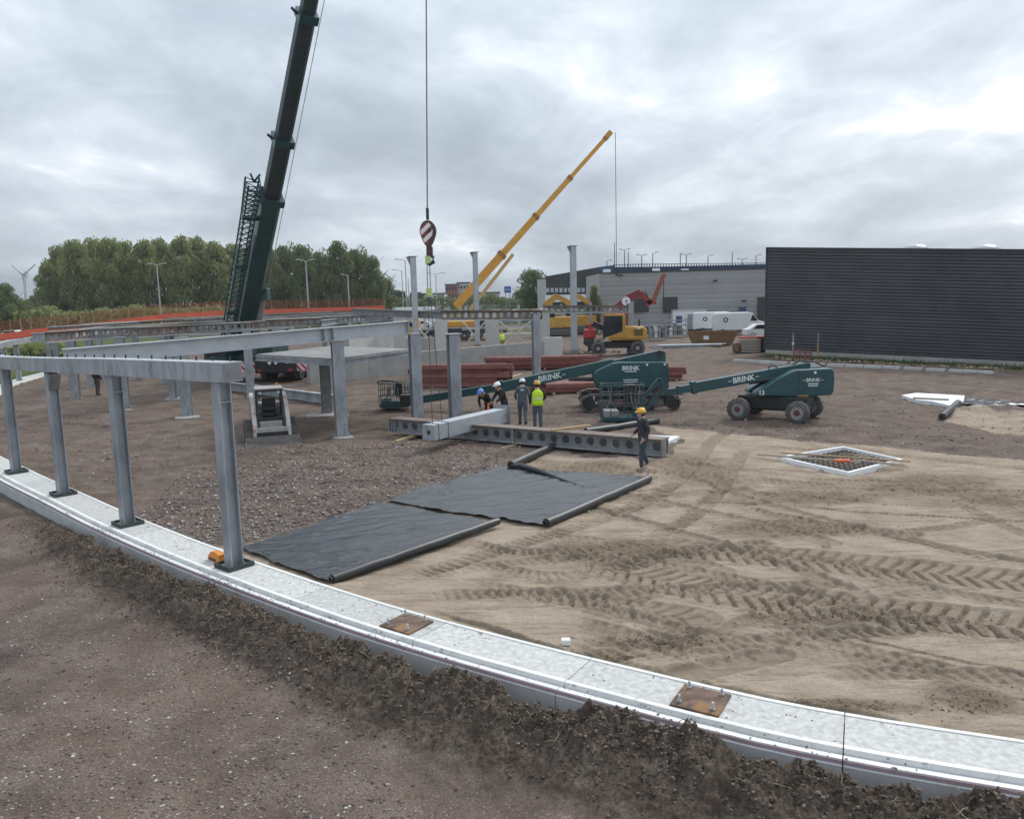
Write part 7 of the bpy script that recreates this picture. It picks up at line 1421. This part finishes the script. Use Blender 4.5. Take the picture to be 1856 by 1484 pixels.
def block(label, x0, x1, y0, y1, Y, m, roofm=None, wins=0, winm=None, deep=12, cat='building', name='far_building', rows=1):
    a, b_ = D(x0, y1, Y), D(x1, y0, Y); t = thing(name, label, cat, (a.x, Y, 0)); w = b_.x - a.x; h = b_.z
    MB().box((0, 0, -.2), (w, deep, h)).build('wall', m, t); MB().box((-.2, -.2, h + .002), (w + .2, deep + .2, h + h * .06 + .1)).build('roof', roofm or clad_black, t)
    for k in range(wins):
        for r_ in range(rows): x = w * (k + .5) / wins; z = h * (r_ + .55) / rows; MB().box((x - w / wins * .32, -.12, z - h * .18 / rows), (x + w / wins * .32, -.003, z + h * .22 / rows)).build('window', winm or glass_dark, t)
brickr = mat('far red brick', (.24, .085, .07), .9, 0, .15, .2)
block('low white hall with dark roof beyond the road', 752, 806, 533, 549, 320, mat('far white wall', (.60, .62, .64), .7), None, 5); block('red brick block far beyond the hook', 808, 829, 517, 549, 420, brickr, None, 4, None, 15, rows=3); block('white flat block beside the red brick one', 829, 850, 514, 549, 430, mat('far pale wall', (.55, .57, .60), .7), None, 4, None, 15, rows=3)
block('long dark shed on the far side of the road', 850, 905, 531, 549, 330, clad_mid, None, 6); block('pale industrial shed left of the arena', 930, 985, 533, 549, 300, mat('far grey wall', (.36, .40, .42), .7), None, 5)
t0 = D(920, 531, 240); t = thing('road_sign', 'blue motorway sign on two poles left of the arena', 'road sign', (t0.x, 240, 0)); a, b_ = D(914, 531, 240), D(926, 519, 240); MB().box((a.x - t0.x, -.1, a.z), (b_.x - t0.x, .1, b_.z)).build('panel', mat('sign blue', (.02, .12, .42), .5), t); MB().box((a.x - t0.x + .2, -.12, a.z + .9), (b_.x - t0.x - .2, -.101, a.z + 1.05)).build('panel_line', white_paint, t)
for s in (.2, .8): x = a.x - t0.x + (b_.x - a.x) * s; MB().cyl((x, .2, 0), (x, .2, a.z + 1), .1, n=6).build('pole', galv, t)
cc = [(.55, .56, .56), (.12, .20, .16), (.40, .42, .44), (.20, .24, .32), (.60, .60, .58), (.16, .24, .18), (.45, .30, .12), (.5, .52, .54)]
for k, (x, lb) in enumerate(((868, 'white far container left of the tall column'), (884, 'dark green far container beside the tall column'), (900, 'grey far container third from the tall column'), (918, 'bluish far container under the blue sign'), (936, 'cream far container right of the blue sign'), (953, 'green far container before the round tree'), (970, 'ochre far container at the arena corner'), (985, 'pale far container touching the arena'))):
    Y = 150 + 3 * (k % 3); a = D(x - 7, 558, Y); t = thing('container', lb, 'container', (a.x, Y, 0), 0, 'containers beyond the site'); w = D(x + 7, 558, Y).x - a.x; m_ = mat('container %d' % k, cc[k], .7, 0, .12)
    MB().bbox((0, 0, .1), (w, 2.4, 2.6), .05).build('box', m_, t); MB().box((w * .1, -.05, .3), (w * .48, -.003, 2.4)).build('door', m_, t); MB().box((w * .52, -.05, .3), (w * .9, -.003, 2.4)).build('door', m_, t)
def far_car(label, x, Y, m, truck=False):
    a = D(x, 556, Y); t = thing('truck' if truck else 'parked_car', label, 'truck' if truck else 'car', (a.x, Y, .03))
    if truck: MB().bbox((-2.5, -1.1, .8), (-.6, 1.1, 3.2), .15).build('cab', m, t); MB().box((-2.52, -.9, 2.0), (-2.48, .9, 2.9)).build('windscreen', glass_dark, t); MB().bbox((-.5, -1.2, 1.0), (6, 1.2, 3.6), .05).build('trailer', white_paint, t)
    else: MB().prism([(-2, .3), (-2.05, .8), (-1.2, .95), (-.6, 1.42), (1.0, 1.45), (1.7, 1.0), (2.1, .9), (2.1, .3)], -.85, .85).build('body', m, t); MB().prism([(-.95, .98), (-.5, 1.36), (.9, 1.38), (1.4, 1.0)], -.86, .86).build('window_band', glass_dark, t)
    for xx in (-1.4, 1.3) + ((5.,) if truck else ()):
        for y in (-.8, .8): MB().cyl((xx, y - .1, .35), (xx, y + .1, .35), .36, n=10).build('wheel', rubber, t)
far_car('dark blue truck with white trailer on the far road', 722, 136, mat('navy truck', (.03, .04, .10), .4), True); far_car('white car on the far road left of the hook', 760, 132, white_paint); far_car('silver car on the far road behind the slings', 785, 138, mat('silver car', (.4, .42, .44), .3, .5)); far_car('dark car on the far road right of the yellow crane', 880, 132, black_paint); far_car('silver car behind the orange fence', 505, 133, mat('silver car', (.4, .42, .44), .3, .5)); far_car('white car behind the orange fence at the picture edge', 15, 134, white_paint); far_car('white van-like car behind the fence among the bushes', 125, 133, white_paint)
# thin far columns beyond the concrete core and a row of site fence panels
for k, (x, lb) in enumerate(((716, 'thin far column left of the tall column by the hook'), (771, 'thin far column behind the slings'), (815, 'thin far column left of the cross braces'), (836, 'thin far column behind the free-standing column'), (846, 'thin far column just right of the free-standing column'), (941, 'thin far column behind the cross braces'), (1000, 'thin far column right of the concrete pillars'), (1018, 'second thin far column right of the concrete pillars'), (1106, 'thin far column behind the excavator boom'))):
    p = G(x, 606, 0); h_column('steel_column', lb, (p.x, p.y), 0, 3.9, .34, 0, 'thin far columns', m=galv_new)
for k, (x, lb) in enumerate(((1150, 'wire fence panel behind the excavator'), (1195, 'wire fence panel behind the racks'), (1250, 'wire fence panel left of the vans'), (1060, 'wire fence panel left of the excavator'), (1015, 'wire fence panel behind the digger'), (955, 'wire fence panel before the containers'), (910, 'wire fence panel right of the yellow crane'))):
    p = G(x, 588, 0); t = thing('fence_panel', lb, 'site fence', p, 0, 'wire fence panels'); w = 3.4
    mb = MB(); mb.tube([(-w / 2, 0, .15), (w / 2, 0, .15), (w / 2, 0, 2.0), (-w / 2, 0, 2.0)], .04, 5, True); mb.build('frame', galv_new, t); mb = MB()
    for q in np.arange(-w / 2 + .15, w / 2, .22): mb.bar((q, 0, .15), (q, 0, 2.0), .02, .02, (0, 1, 0))
    for z in (.6, 1.05, 1.5): mb.bar((-w / 2, 0, z), (w / 2, 0, z), .02, .02)
    n_ = mb.build('wire_mesh', galv, t); n_['kind'] = 'stuff'
    for s in (-1, 1): MB().box((s * w / 2 - .3, -.12, 0), (s * w / 2 + .3, .12, .14)).build('foot_block', concrete, t)

# ------------------------------------------------------------------ damp air
hz = MB().box((-420, -40, -3), (420, 860, 75)).build('haze', bpy.data.materials.new('damp air')); tag(hz, 'pale damp air over the whole site', None, None, 'stuff')
hm_ = hz.data.materials[0]; hm_.use_nodes = True; N_ = hm_.node_tree.nodes; N_.remove(N_['Principled BSDF']); pv = N_.new('ShaderNodeVolumePrincipled'); pv.inputs['Color'].default_value = (.93, .96, 1, 1); pv.inputs['Density'].default_value = .00022; pv.inputs['Anisotropy'].default_value = .2
hm_.node_tree.links.new(pv.outputs[0], N_['Material Output'].inputs['Volume'])
